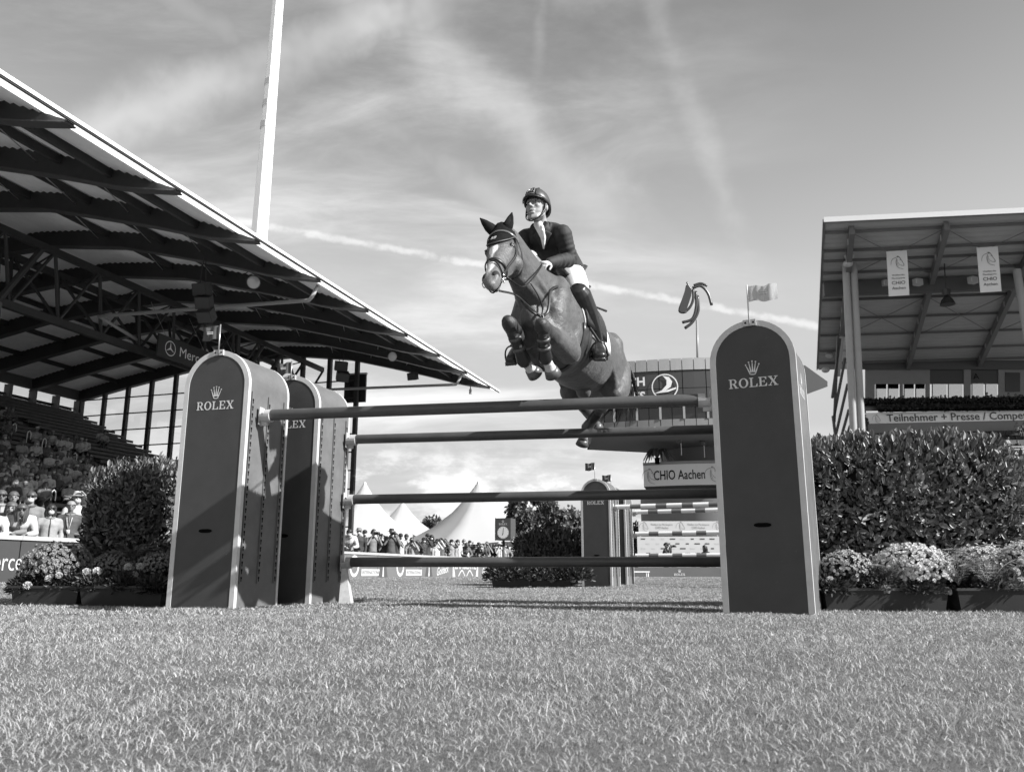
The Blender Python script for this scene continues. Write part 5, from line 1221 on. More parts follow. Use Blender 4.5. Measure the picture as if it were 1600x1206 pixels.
# ------------------------------------------------------------------ rider
def hand_loft(b, wrist, d, palm, k=1.0, curl=1.0, thumb=1):
    """palm and five curled fingers; d along the hand, palm = direction the palm faces"""
    d = Vector(d).normalized(); palm = Vector(palm); palm = (palm - d * palm.dot(d)).normalized(); s = d.cross(palm) * thumb
    b.loft([wrist, wrist + d * .045 * k, wrist + d * .085 * k], [(.026 * k, .017 * k), (.040 * k, .016 * k), (.041 * k, .014 * k)], 12, up=palm)
    for i, (o, ln) in enumerate(((.030, .072), (.010, .080), (-.011, .074), (-.031, .058))):
        p = wrist + d * .085 * k + s * o * k; a0 = .6 * curl; pts = [p - d * .015 * k]; dd = d.copy(); ln *= k
        for j, f in enumerate((.45, .32, .23)):
            a = (0.45 + .62 * j) * curl; dd = d * math.cos(a) + palm * math.sin(a); pts.append(pts[-1] + dd * ln * f * 1.1)
        b.loft(pts, [.0095 * k, .0092 * k, .0085 * k, .007 * k], 8, up=s)
    t0 = wrist + d * .03 * k + s * .030 * k
    b.loft([t0, t0 + (d * .6 + s * .6 + palm * .3).normalized() * .035 * k, t0 + (d * .85 + s * .45 + palm * .6).normalized() * .068 * k], [.013 * k, .011 * k, .009 * k], 8, up=palm)
M_SKIN = mat('rider_skin', .27, .5, .08, 20, sss=.05); M_HAIRD = mat('hair_dark', .03, .5, .3, 60)
M_JACKET = mat('riding_jacket', .018, .75, .2, 30, .8, 9); M_BREECH = mat('white_breeches', .72, .75, .05, 9, .25, 14)
RJ = dict(pel=at(884, 428, 7.00), spine=at(872, 398, 6.86), chest=at(856, 373, 6.70), neck=at(846, 353, 6.60), head=at(838.5, 326, 6.50),
          shL=at(879, 365, 6.56), shR=at(822, 371, 6.76), elL=at(890, 405, 6.64), wrL=at(857, 411, 6.40), elR=at(812, 402, 6.62), wrR=at(821, 401, 6.47),
          hipL=at(895, 434, 6.92), knL=at(905, 461, 6.55), anL=at(931, 532, 6.86), toeL=at(937, 553, 6.60), hipR=at(866, 430, 7.02), knR=at(836, 470, 6.72), anR=at(812, 535, 7.02), toeR=at(799, 560, 6.82))
def make_rider():
    j = RJ; b = MB()
    fd = Vector((-.50, -.86, .10)).normalized(); fs = fd.cross(UP).normalized(); fu = fs.cross(fd).normalized()      # face, its left-right, its up
    HK = 1.13; F = lambda x, y, z: j['head'] + (fs * x + fd * y + fu * z) * HK
    Mh = Matrix((fs, fd, fu)).transposed()
    # torso
    b.loft(catmull([j['pel'], j['spine'], j['chest'], j['neck']], 4), [(interp([0, .35, .7, 1], [.155, .135, .165, .06], i / 12), interp([0, .35, .7, 1], [.115, .10, .115, .055], i / 12)) for i in range(13)], 18, up=fd)
    b.loft([j['shL'], j['chest'] + UP * .05, j['shR']], [.055, .08, .055], 12)
    b.loft([j['neck'] - UP * .03, j['neck'].lerp(j['head'], .5) - fd * .012, F(0, -.02, -.04)], [.06, .055, .06], 14)
    # head
    b.ball(F(0, -.012, .035), (.084, .104, .098), 18, 12, Mh); b.ball(F(0, .024, -.03), (.069, .069, .083), 16, 10, Mh)
    b.loft([F(-.05, -.005, -.055), F(-.028, .052, -.100), F(0, .066, -.108), F(.028, .052, -.100), F(.05, -.005, -.055)], [.022, .020, .021, .020, .022], 10)
    b.loft([F(0, .083, .022), F(0, .098, -.005), F(0, .107, -.024)], [.009, .0105, .0125], 10); b.ball(F(.012, .090, -.027), .009); b.ball(F(-.012, .090, -.027), .009)
    for s in (1, -1):
        b.loft([F(s * .058, .050, .032), F(s * .03, .078, .036), F(s * .008, .082, .032)], [.009, .010, .009], 8); b.ball(F(s * .037, .056, -.014), .026)
        b.ball(F(s * .079, -.012, -.005), (.012, .022, .032), 10, 8, Mh)
    b.loft([F(-.024, .080, -.056), F(0, .090, -.053), F(.024, .080, -.056)], .0085, 8); b.loft([F(-.020, .079, -.076), F(0, .088, -.078), F(.020, .079, -.076)], .0095, 8)
    # arms and legs
    for k in 'LR':
        b.loft(catmull([j['sh' + k], j['sh' + k].lerp(j['el' + k], .5), j['el' + k], j['el' + k].lerp(j['wr' + k], .4), j['wr' + k]], 3), [interp([0, .3, .5, .65, 1], [.056, .048, .042, .042, .027], i / 12) for i in range(13)], 12)
        b.loft(catmull([j['hip' + k], j['hip' + k].lerp(j['kn' + k], .5), j['kn' + k], j['kn' + k].lerp(j['an' + k], .4), j['an' + k]], 3), [interp([0, .3, .5, .7, 1], [.10, .085, .062, .055, .030], i / 12) for i in range(13)], 14)
        b.loft([j['an' + k] - UP * .02, j['an' + k].lerp(j['toe' + k], .45) - UP * .02], [.026, .022], 10)
    hl = at(843, 412, 6.26); hand_loft(b, j['wrL'], hl - j['wrL'], Vector((-.3, .3, -.9)), 1.0, 1.15, 1)
    hr = at(827, 396, 6.38); hand_loft(b, j['wrR'], hr - j['wrR'] + Vector((.03, -.05, 0)), Vector((.6, .2, -.7)), 1.0, 1.15, -1)
    o = remesh(b, 'person', .0068, M_SKIN, None, 6, .5)
    tag(o, 'rider in dark jacket, white breeches and helmet crouched over the leaping horse', 'person')
    # clothes
    g = MB(); hem = at(911, 415, 7.16)
    g.loft(catmull([j['pel'] + UP * .01, j['spine'], j['chest'], j['neck'] - UP * .035], 4), [(interp([0, .35, .7, .9, 1], [.185, .158, .188, .15, .085], i / 12), interp([0, .35, .7, .9, 1], [.145, .128, .145, .11, .07], i / 12)) for i in range(13)], 20, up=fd)
    g.loft([j['shL'] + UP * .004, j['chest'] + UP * .055 - fd * .01, j['shR'] + UP * .004], [.070, .092, .070], 14)
    for k in 'LR':
        g.loft(catmull([j['sh' + k], j['sh' + k].lerp(j['el' + k], .5), j['el' + k], j['el' + k].lerp(j['wr' + k], .5), j['el' + k].lerp(j['wr' + k], .97)], 8), [interp([0, .3, .5, .7, 1], [.080, .070, .062, .058, .042], i / 32) + .0065 * math.sin(i * 2.2) * (1 if 7 < i < 26 else .3) for i in range(33)], 20)
    # skirts of the coat flying back
    g.loft([j['pel'] + Vector((.0, .02, .06)), at(893, 424, 7.12), hem], [(.17, .06), (.16, .035), (.08, .014)], 16, up=(-.2, -.5, .8))
    jk = remesh(g, 'jacket', .009, M_JACKET, o, 3, .5)
    for sg, nm in ((1, 'lapel'), (-1, 'lapel')):
        l = MB(); top = j['neck'] + fs * sg * .070 + fd * .045 - UP * .005; mid = at(848 + sg * 9, 368, 6.535 + (.02 if sg < 0 else 0)); bot = at(849, 391, 6.60)
        l.loft([top, mid, bot], [(.026, .008), (.034, .008), (.006, .006)], 10, up=fd); l.build(nm, M_JACKET, jk, True)
    ax = (j['head'] - j['neck']).normalized(); c1, c2, _ = orth(ax, fd); cc = j['neck'] - ax * .012 - fd * .012; col_ = MB(); col_.loft([cc + (c1 * math.cos(t) * .080 + c2 * math.sin(t) * .068) - ax * .030 * max(0, math.sin(t)) for t in [R(110 + 23.3 * i) for i in range(14)]], [(.016, .026)] * 14, 10, up=ax); col_.build('collar', mat('velvet_collar', .035, .9), jk, True)
    s = MB(); s.loft([j['neck'] + fd * .02 + UP * .03, j['neck'] + fd * .062 - UP * .012, at(849, 372, 6.525), at(849.5, 388, 6.575)], [(.055, .05), (.040, .022), (.024, .012), (.008, .008)], 14, up=fd); s.build('shirt_front', M_WHITE, o, True)
    s = MB(); s.loft([at(846.5, 354, 6.49), at(848, 362, 6.492), at(849, 372, 6.515)], [(.018, .012), (.020, .011), (.014, .008)], 10, up=fd); s.ball(at(847.5, 360, 6.485), .012); s.build('stock_tie', M_WHITE, o, True)
    # breeches
    g = MB()
    g.ball(j['pel'] - UP * .03, (.17, .15, .13), 16, 10)
    for k in 'LR': g.loft(catmull([j['pel'].lerp(j['hip' + k], .8) + UP * .01, j['hip' + k].lerp(j['kn' + k], .45), j['kn' + k], j['kn' + k].lerp(j['an' + k], .12)], 4), [interp([0, .4, .75, 1], [.125, .108, .076, .050], i / 12) for i in range(13)], 16)
    remesh(g, 'breeches', .011, M_BREECH, o, 4, .5)
    for k in 'LR':
        kn, an, toe = j['kn' + k], j['an' + k], j['toe' + k]; sh = (kn - an).normalized(); g = MB()
        g.loft(catmull([kn + sh * .005 - HL * 0, kn.lerp(an, .35), kn.lerp(an, .8), an], 4), [interp([0, .35, .8, 1], [.100, .104, .074, .066], i / 12) for i in range(13)], 16)
        heel = an + (an - toe).normalized() * .045 - UP * .055; g.loft([heel, an - UP * .045, an.lerp(toe, .55) - UP * .022, toe - UP * .01], [(.044, .044), (.056, .062), (.062, .048), (.056, .034)], 14, up=UP); fo = (toe - an).normalized(); g.beam(heel - UP * .012, toe - UP * .046 + fo * .02, .105, .022); g.box(heel - UP * .02, (.05, .05, .03))
        bt = remesh(g, 'riding_boot', .008, M_BOOT, o, 3, .5)
        c = MB(); pass
        w = MB(); c0 = an + sh * .03; fr = (toe - an).normalized()
        for q in range(4):
            c1 = c0 + sh * (.022 * q); sx, u, _ = orth(sh, fr); w.loft([c1 + (sx * math.cos(t) + u * math.sin(t)) * .062 for t in (-.9, -.3, .3, .9, 1.5, 2.1, 2.7, 3.4, 4.0)], .006, 6)
        w.build('boot_creases', M_BOOT, bt, True)
    # gloves
    for k, hp, pn, th in (('L', hl, Vector((-.3, .3, -.9)), 1), ('R', hr + Vector((.03, -.05, 0)), Vector((.6, .2, -.7)), -1)):
        g = MB(); hand_loft(g, j['wr' + k], hp - j['wr' + k], pn, 1.04, 1.15, th); g.loft([j['wr' + k].lerp(j['el' + k], .12), j['wr' + k]], [.037, .034], 12); remesh(g, 'glove', .0058, mat('pale_glove', .42, .8, .1, 30, .3, 60), o, 2, .4)
    # helmet
    g = MB(); n = 24; vs = []; fsx = []
    for r_ in range(9):
        ph = math.pi * .5 * r_ / 8
        for i in range(n):
            th = 2 * math.pi * i / n; x = math.cos(th); y = math.sin(th)
            low = -.012 - .045 * max(0, -y) ** 1.3 + (.022 if y > .3 else 0) * max(0, y)
            vs.append(F(.098 * x * math.cos(ph), .122 * y * math.cos(ph) - .012, .038 + low * math.cos(ph) ** 2 + (.118 if True else 0) * math.sin(ph) ** .9))
    for r_ in range(8):
        for i in range(n): fsx.append((r_ * n + i, r_ * n + (i + 1) % n, (r_ + 1) * n + (i + 1) % n, (r_ + 1) * n + i))
    g.add(vs, fsx); he = g.build('helmet', mat('helmet_shell', .055, .38, .12, 30, .1, 90, spec=.5), o, True); mo = he.modifiers.new('t', 'SOLIDIFY'); mo.thickness = .016; mo.offset = -1
    g = MB(); pk = []
    for i in range(13):
        t = R(28 + 124 * i / 12); k = math.sin((t - R(28)) / R(124) * math.pi)
        pk.append((F(.099 * math.cos(t), .123 * math.sin(t) - .012, .046), F(.106 * math.cos(t), (.126 + .032 * k) * math.sin(t) - .012, .040 - .004 * k)))
    vs = []
    for a, c in pk: vs += [a, c, c - fu * .007, a - fu * .007]
    g.add(vs, [(4 * i + q, 4 * i + 4 + q, 4 * i + 4 + (q + 1) % 4, 4 * i + (q + 1) % 4) for i in range(12) for q in range(4)] + [(0, 1, 2, 3), (51, 50, 49, 48)])
    g.build('peak', M_LEATHER, he, True)
    # front badge between two seams
    g = MB(); bp = [(-.030, .062), (.030, .062), (.027, .096), (.012, .128), (-.012, .128), (-.027, .096)]
    def shell(x, ph):
        c_ = math.cos(ph); cx = max(-1, min(1, x / (.098 * c_))); y = math.sqrt(max(0, 1 - cx * cx)); low = -.012 + (.022 * y if y > .3 else 0)
        return F(x, .1245 * y * c_ - .011, .038 + low * c_ * c_ + .1205 * math.sin(ph) ** .9)
    def sh_(x, z): return shell(x, R(8 + (z - .062) / .068 * 46))
    mid = [(-.030, .062), (.0, .062), (.030, .062), (.028, .080), (.026, .100), (.014, .124), (0, .130), (-.014, .124), (-.026, .100), (-.028, .080)]
    g.add([sh_(0, .094)] + [sh_(x, z) for x, z in mid], [(0, i + 1, (i + 1) % 10 + 1) for i in range(10)]); bd = g.build('badge', M_LEATHER, he)
    g = MB(); g.loft([sh_(x, z) for x, z in mid + mid[:1]], .0028, 6, rnd=False); g.loft([sh_(-.010, .074), sh_(-.008, .100), sh_(.006, .108), sh_(.010, .098), sh_(.004, .088), sh_(.010, .074)], .0022, 6, rnd=False); g.build('badge_rim', mat('badge_rim', .35, .3, metal=.5), bd, True)
    g = MB()
    for sx in (-1, 1): g.loft([shell(sx * (.046 - .012 * q / 8), R(4 + 8 * q)) for q in range(8)], .003, 6, rnd=False)
    g.build('seam', M_LEATHER, he, True)
    strap('chin_strap', [F(.082, .005, .03), F(.080, .015, -.035), F(.055, .045, -.10), F(0, .060, -.132), F(-.055, .045, -.10), F(-.080, .015, -.035), F(-.082, .005, .03)], .004, .008, M_LEATHER, fd, he)
    strap('rear_strap', [F(.088, -.04, .012), F(.084, -.005, -.035), F(.074, .018, -.058)], .004, .007, M_LEATHER, fd, he)
    for s in (1, -1):
        g = MB(); g.ball(F(s * .031, .0705, .012), .0125); ey = g.build('eye', mat('eye_white', .22, .3), o, True)
        g = MB(); g.ball(F(s * .031 - .002, .0785, .0125), .0072); g.build('iris', mat('iris_dark', .02, .3), ey, True)
        g = MB(); g.loft([F(s * .044, .066, .016), F(s * .031, .0825, .021), F(s * .018, .077, .017)], [(.0035, .005)] * 3, 6); g.loft([F(s * .043, .067, .006), F(s * .031, .080, .0035), F(s * .019, .076, .007)], [.003] * 3, 6); g.build('eyelid', M_SKIN, ey, True)
        g = MB(); g.loft([F(s * .050, .066, .031), F(s * .032, .085, .036), F(s * .014, .090, .033)], [.002, .003, .0025], 6); g.build('eyebrow', M_HAIRD, o, True)
        g = MB(); g.loft([F(s * .080, -.01, .03), F(s * .079, .012, .0), F(s * .075, .012, -.02)], [.010, .008, .004], 8); g.build('sideburn', M_HAIRD, o, True)
    g = MB(); g.loft([F(-.020, .084, -.066), F(0, .0935, -.065), F(.020, .084, -.066)], [(.002, .002), (.004, .004), (.002, .002)], 8, up=fu); g.build('open_mouth', mat('mouth_inside', .06, .5), o, True)
    return o
rider = make_rider()
def stirrup(label, top, an, toe):
    e = empty('stirrup', label, 'stirrup', 'stirrups'); c = an.lerp(toe, .62) - UP * .078; side = HL; fr = (toe - an).normalized()
    fr = Vector((fr.x, fr.y, fr.z)).normalized(); tr = fr.cross(UP).normalized(); up = tr.cross(fr).normalized()
    if up.z < 0: up = -up
    b = MB(); b.loft([c + tr * (.074 * math.cos(t)) + up * (.145 * max(0, math.sin(t)) ** .8) for t in [math.pi * i / 14 for i in range(15)]], [(.007, .012)] * 15, 8, up=fr, rnd=False); b.build('bow', mat('stirrup_iron', .03, .25, metal=.3), e, True)
    b = MB(); b.beam(c - tr * .076, c + tr * .076, .07, .016, up=up); b.build('tread', M_LEATHER, e)
    b = MB(); k = c + up * .143
    for q in (-.008, .008): b.loft([k + fr * q, top + fr * q], [(.004, .011)] * 2, 8, up=HL, rnd=False)
    b.build('stirrup_leather', M_STRAP, e)
stirrup('stirrup under the rider boot on the sunlit side of the horse', at(908, 492, 6.62), RJ['anL'], RJ['toeL'])
stirrup('stirrup under the rider boot on the shaded side of the horse', trunk(.6, 150, .05), RJ['anR'], RJ['toeR'])
b = MB(); wa, wb = at(916, 474, 6.72), at(947, 486, 7.0); wc = at(850, 420, 6.30)
b.loft([wc, wa, wb], [(.004, .004), (.006, .006), (.011, .011)], 8, rnd=True)
tag(b.build('riding_whip', M_LEATHER, None, True), 'black riding whip poking out behind the rider boot', 'whip')
ORD = ['first', 'second', 'third', 'fourth', 'fifth', 'sixth', 'seventh', 'eighth', 'ninth', 'tenth', 'eleventh', 'twelfth', 'thirteenth', 'fourteenth', 'fifteenth', 'sixteenth', 'seventeenth', 'eighteenth', 'nineteenth', 'twentieth']
NUM = {20: 'twentieth', 30: 'thirtieth', 40: 'fortieth', 50: 'fiftieth'}; TENS = {2: 'twenty', 3: 'thirty', 4: 'forty', 5: 'fifty'}
def ordn(i):
    n = i + 1
    if n <= 20: return ORD[n - 1]
    return NUM[n] if n % 10 == 0 else TENS[n // 10] + '-' + ORD[n % 10 - 1]
# ------------------------------------------------------------------ right grandstand
RF = at(1290, 349, 62); RB = at(1279, 578, 89); FDIR = Vector((math.cos(R(6.8)), -math.sin(R(6.8)), 0)); DD = Vector((RB.x - RF.x, RB.y - RF.y, 0)); DLEN = DD.length; DDIR = DD.normalized()
FN = Vector((-FDIR.y, FDIR.x, 0))                       # horizontal normal of the front, pointing away
def RP(a, d, z): return Vector((RF.x, RF.y, 0)) + FDIR * a + DDIR * d + Z(z)
def RS(px, py, d):
    o = Vector((RF.x, RF.y, 0)) + DDIR * d; r = ray(px, py); k = FN.dot(o) / FN.dot(r); return Vector((0, 0, CAM_H)) + r * k
def roof_z(d): return RF.z + (RB.z - RF.z) * d / DLEN
def rquad(b, p, th=.08):
    """slab on four points in one plane facing the camera; thickness away from it"""
    q = [x + FN * th for x in p]; return b.hexa([p[0], p[1], q[1], q[0], p[3], p[2], q[2], q[3]])
def right_stand():
    g = empty('grandstand', 'tall covered grandstand with flat raking roof at the right edge', 'grandstand')
    MU = mat('right_roof_sheet', .30, .6, .06, 1); MBm = mat('right_roof_beam', .11, .55, .1, 1); MC = mat('right_column', .30, .5, .08, 1); MWl = mat('right_wall', .22, .75, .06, 1); LEN = 34
    b = MB(); n = 40
    for i in range(n):                                   # trapezoid sheet as fine ridges across the depth
        d0, d1 = DLEN * i / n, DLEN * (i + 1) / n; dm = (d0 + d1) / 2
        b.add([RP(0, d0, roof_z(d0)), RP(LEN, d0, roof_z(d0)), RP(LEN, dm, roof_z(dm) + .05), RP(0, dm, roof_z(dm) + .05), RP(LEN, d1, roof_z(d1)), RP(0, d1, roof_z(d1))], [(0, 1, 2, 3), (3, 2, 4, 5)])
    b.build('roof_sheet', MU, g)
    b = MB(); b.hexa([RP(-.1, -.1, RF.z + .1), RP(LEN, -.1, RF.z + .1), RP(LEN, DLEN, RB.z + .1), RP(-.1, DLEN, RB.z + .1), RP(-.1, -.1, RF.z + .35), RP(LEN, -.1, RF.z + .35), RP(LEN, DLEN, RB.z + .35), RP(-.1, DLEN, RB.z + .35)]); b.build('roof_deck', mat('right_deck', .3, .6), g)
    b = MB(); b.beam(RP(-.15, -.2, RF.z + .22), RP(LEN, -.2, RF.z + .22), .12, .42); b.build('fascia', mat('right_fascia', .55, .5), g)
    b = MB(); b.beam(RP(-.16, -.2, RF.z + .12), RP(-.16, DLEN, RB.z + .12), .1, .3); b.build('side_fascia', MBm, g)
    for i, d in enumerate((1.2, 4.0, 5.6, 7.6, 12.5, 16.2, 19.8, 23.4, 26.5)):
        b = MB(); b.beam(RP(0, d, roof_z(d) - .1), RP(LEN, d, roof_z(d) - .1), .14, .22); b.build('purlin', MBm, g)
    for a in (2.0, 9.2, 16.4, 23.6):
        b = MB(); b.beam(RP(a, .4, roof_z(.4) - .45), RP(a, DLEN, roof_z(DLEN) - .45), .4, .75); bm = b.build('roof_beam', MBm, g)
        for k in range(9):
            d = 2 + k * 2.9; b = MB(); b.box(RP(a - .21, d, roof_z(d) - .5), (.05, .25, .5)); b.build('stiffener', MC, bm)
        for d0, d1, s in ((1, 8, 1), (8, 1, 1), (12, 20, 1), (20, 12, 1)):
            b = MB(); b.tube(RP(a, d0, roof_z(d0) - .3), RP(a + 7.2, d1, roof_z(d1) - .3), .035, 5); b.build('brace_rod', MBm, g)
    b = MB(); b.beam(RP(0, 9.2, roof_z(9.2) - .75), RP(LEN, 9.2, roof_z(9.2) - .75), .5, 1.25); b.build('main_girder', mat('girder_dark', .07, .6), g)
    for px0, px1 in ((1321.5, 1334.5), (1333.5, 1347)):
        t = RS(px0, 415, 6.5); u = RS(px1, 690, 6.5); dv = (u - t) / (t.z - u.z); bt = t + dv * t.z; b = MB(); b.tube(bt, t + (t - u).normalized() * 1.2, .30, 14); smooth_angle(b.build('column', MC, g), 40)
    t = RS(1590, 432, 6.5); b = MB(); b.tube(Vector((t.x + .6, t.y, 0)), t + Z(.6), .32, 14); smooth_angle(b.build('column', MC, g), 40)
    # rear wall with windows
    D = 27.2
    def wall(name, x0, x1, y0, y1, m, d=D, th=.1): b = MB(); rquad(b, [RS(x0, y1, d), RS(x1, y1, d), RS(x1, y0, d), RS(x0, y0, d)], th); return b.build(name, m, g)
    wall('rear_wall', 1352, 1453, 577, 600, MWl); wall('rear_wall', 1352, 1367, 600, 626, MWl); wall('rear_wall', 1446, 1453, 600, 626, MWl); wall('rear_wall', 1406, 1411, 600, 626, MWl)
    wall('head_beam', 1330, 1660, 563, 577, mat('girder_dark', .07), D - .4); wall('rear_wall', 1453, 1640, 576, 600, mat('right_dark_panel', .055, .6)); wall('rear_wall', 1506, 1517, 576, 632, MWl, D - .15); wall('rear_wall', 1560, 1640, 576, 632, MWl, D - .12)
    MGs = mat('sky_reflecting_glass', .62, .05, spec=.9, metal=.85)
    for x0, x1, y0 in ((1368, 1386, 600), (1387, 1405, 600), (1412, 1429, 600), (1430, 1446, 600), (1456, 1480, 600), (1481, 1505, 600), (1518, 1538, 599), (1539, 1559, 599)):
        b = MB(); rquad(b, [RS(x0 + 1, 627, D), RS(x1 - 1, 627, D), RS(x1 - 1, y0, D), RS(x0 + 1, y0, D)], .04); p = b.build('pane', MGs, g)
        b = MB(); rquad(b, [RS(x0, 628, D - .02), RS(x0 + 1.6, 628, D - .02), RS(x0 + 1.6, y0, D - .02), RS(x0, y0, D - .02)], .06); b.build('window_frame', MWl, p)
        if x0 < 1450: b = MB(); rquad(b, [RS(x0 + 1, y0 + 7, D - .03), RS(x1 - 1, y0 + 7, D - .03), RS(x1 - 1, y0, D - .03), RS(x0 + 1, y0, D - .03)], .02); b.build('blind', M_DARK, p)
    b = MB(); rquad(b, [RS(1571, 612, D - .2), RS(1594, 612, D - .2), RS(1594, 582, D - .2), RS(1571, 582, D - .2)], .05); b.build('screen', mat('screen_black', .02), g)
    b = MB(); c = RS(1525, 588, D - .2); put_text(b, 'A', lambda a, q: c + FDIR * a - FN * .02 + Z(q - .3), .62); b.build('lettering', M_DARK, g)
    # balcony, sign, lower wall
    b = MB(); rquad(b, [RS(1344, 642, 23), RS(1660, 638, 23), RS(1660, 622, 23), RS(1344, 626, 23)], .1); b.build('balcony_front', mat('balcony_glass', .10, .3, .3, 3), g)
    b = MB(); rquad(b, [RS(1349, 662, 22.8), RS(1660, 655, 22.8), RS(1660, 640, 22.8), RS(1349, 645, 22.8)], .1); sg = b.build('sign_band', mat('sign_band', .85, .5, .04, 1), g)
    b = MB(); c = RS(1386, 658.5, 22.78); c2 = RS(1602, 653.4, 22.78); sl = (c2.z - c.z) / (c2 - c).dot(FDIR); wd = put_text(b, 'Teilnehmer + Presse / Competitors + Press', lambda a, q: c + FDIR * a - FN * .03 + Z(q + sl * 0), .74, None, 'l', .012); b.build('sign_lettering', mat('sign_ink', .06, .5), sg)
    b = MB(); c = RS(1369, 654, 22.78); horse_mark(b, lambda a, q: c + FDIR * a - FN * .03 + Z(q), .8); b.build('sign_mark', mat('mark_grey', .18, .5), sg)
    b = MB(); rquad(b, [RS(1349, 684, 22.9), RS(1660, 680, 22.9), RS(1660, 655.5, 22.9), RS(1349, 661, 22.9)], .1); b.build('lower_wall', mat('right_lower_wall', .20, .7, .05, 1), g)
    b = MB(); p0, p1 = RS(1349, 684, 22.9), RS(1660, 684, 22.9); 
    for k in range(16):
        z = p0.z - .15 - k * .52; d = 22.4 - k * .85
        bb = MB(); a0, a1 = 3.0, LEN; bb.hexa([RP(a0, d, z - .6), RP(a1, d, z - .6), RP(a1, d + .85, z - .6), RP(a0, d + .85, z - .6), RP(a0, d, z), RP(a1, d, z), RP(a1, d + .85, z), RP(a0, d + .85, z)]); bb.build('terrace_step', mat('right_terrace', .12, .8, .1, 1), g)
    # left flank: stair glazing with slanting bars
    f = lambda px, py: RS(px, py, 16.0)
    b = MB(); b.add([f(1303, 692), f(1328, 692), f(1320, 505), f(1312, 520)], [(0, 1, 2, 3)]); b.build('flank_glazing', glass_mat('flank_glass', .3, .85), g)
    for (x0, y0, x1, y1) in ((1300, 622, 1312, 530), (1302, 655, 1320, 560), (1305, 682, 1324, 600), (1312, 690, 1326, 640), (1301, 650, 1306, 690), (1309, 525, 1303, 660), (1320, 690, 1328, 665)):
        b = MB(); b.beam(f(x0, y0) - FN * .1, f(x1, y1) - FN * .1, .30, .2); b.build('stair_string', M_RIB, g)
    for px, py in ((1327, 400), (1325, 412), (1330, 382), (1293, 548), (1296, 555), (1290, 578)):
        P = RS(px, py, 5 if py < 500 else 24); b = MB(); b.ball(P, (.42, .42, .30)); b.build('flank_lamp', mat('lamp_housing2', .35, .3), g, True)
    return g
right_stand()
def chio_banner(label, x0, x1, y0, y1, xs):
    g = empty('hanging_banner', label, 'banner', 'white banners under the right roof'); d = 4.0
    p = [RS(x0 + xs, y1, d), RS(x1 + xs, y1 - 2, d), RS(x1, y0 - 2, d), RS(x0, y0, d)]; b = MB(); rquad(b, p, .05); b.build('cloth', mat('banner_white', .70, .7, .04, 2), g)
    c = (p[0] + p[1] + p[2] + p[3]) / 4 - FN * .03; ux = (p[1] - p[0]).normalized(); uy = ((p[3] - p[0]) + (p[2] - p[1])).normalized(); W_ = (p[1] - p[0]).length; H_ = (p[3] - p[0]).length
    f = lambda a, q: c + ux * a + uy * q; ink = mat('banner_ink', .03, .5)
    b = MB(); horse_mark(b, lambda a, q: f(a, q + H_ * .24), W_ * .66); b.build('horse_mark', ink, g)
    for s, q, h, w in (('Weltfest des', -.06, .035, .62), ('Pferdesports', -.13, .035, .64), ('CHIO', -.25, .075, .66), ('Aachen', -.36, .06, .66)):
        b = MB(); put_text(b, s, lambda a, t, q=q: f(a, t + H_ * q), H_ * h, W_ * w, 'c', .006); b.build('lettering', ink, g)
chio_banner('white hanging banner with horse head, left one under the right roof', 1385, 1417, 393, 463, 4)
chio_banner('white hanging banner with horse head, right one beside the beam', 1526, 1559, 387, 457, 6)
g = empty('pendant_lamp', 'dark bell lamp hanging between the two white banners', 'lamp'); P = RS(1480, 470, 7); b = MB(); b.lathe([(.62, -.35), (.45, .1), (.2, .4)], P, 14); b.lathe([(.3, .45), (.36, 1.0)], P, 10); b.build('shade', mat('pendant_black', .02, .4), g); b = MB(); b.tube(P + Z(1), RS(1475, 400, 7), .05, 5); b.build('cable', M_RIB, g)
for i, (px, py, d) in enumerate(((1434, 441, 8), (1520, 438, 8), (1384, 443, 9), (1445, 423, 8.4))):
    P = RS(px, py, d); g = empty('stand_floodlight', 'small grey floodlight on the right roof girder, number %s from the left' % ('third', 'fourth', 'first', 'second')[(i + 0) % 4] if False else 'small grey floodlight on the right roof girder, the %s from the left' % {1384: 'first', 1434: 'second', 1445: 'third', 1520: 'last'}[px], 'floodlight', 'floodlights on the right roof'); b = MB(); b.box(P, (.7, .5, .55), R(20)); b.build('housing', mat('lamp_housing2', .35, .3), g); b = MB(); b.box(P + Vector((-.1, -.27, -.05)), (.5, .04, .4), R(20)); b.build('lens', mat('lamp_glass', .55, .08), g)
# flower boxes on the balcony
for i in range(11):
    x0 = 1345 + i * 27
    for y, d in ((627, 22.6), (637, 22.3)):
        if y == 637 and i == 0: continue
        n = 420; rg = np.random.default_rng(i * 7 + y); p0, p1 = RS(x0, y - i * .35, d), RS(x0 + 26.6, y - .35 - i * .35, d); t = rg.random(n)
        P = np.array(p0)[None] * (1 - t[:, None]) + np.array(p1)[None] * t[:, None] + rg.normal(size=(n, 3)) * np.array([.05, .14, .12])
        g = empty('flower_box', 'balcony flower box of the right grandstand, %s from left in the %s row' % (('first', 'second', 'third', 'fourth', 'fifth', 'sixth', 'seventh', 'eighth', 'ninth', 'tenth', 'eleventh')[i], 'upper' if y == 627 else 'lower'), 'flower box', 'balcony flower boxes')
        V, Q = leaf_arrays(P, unit(rg, n), unit(rg, n), rg.uniform(.14, .3, n), rg.uniform(.12, .24, n)); quads_mesh('foliage', V, Q, leaf_mat('leaves_35', .035, .6, .2), g)['kind'] = 'stuff'
        b = MB(); b.beam(p0 - Z(.3), p1 - Z(.3), .3, .3); b.build('trough', M_DARK, g)
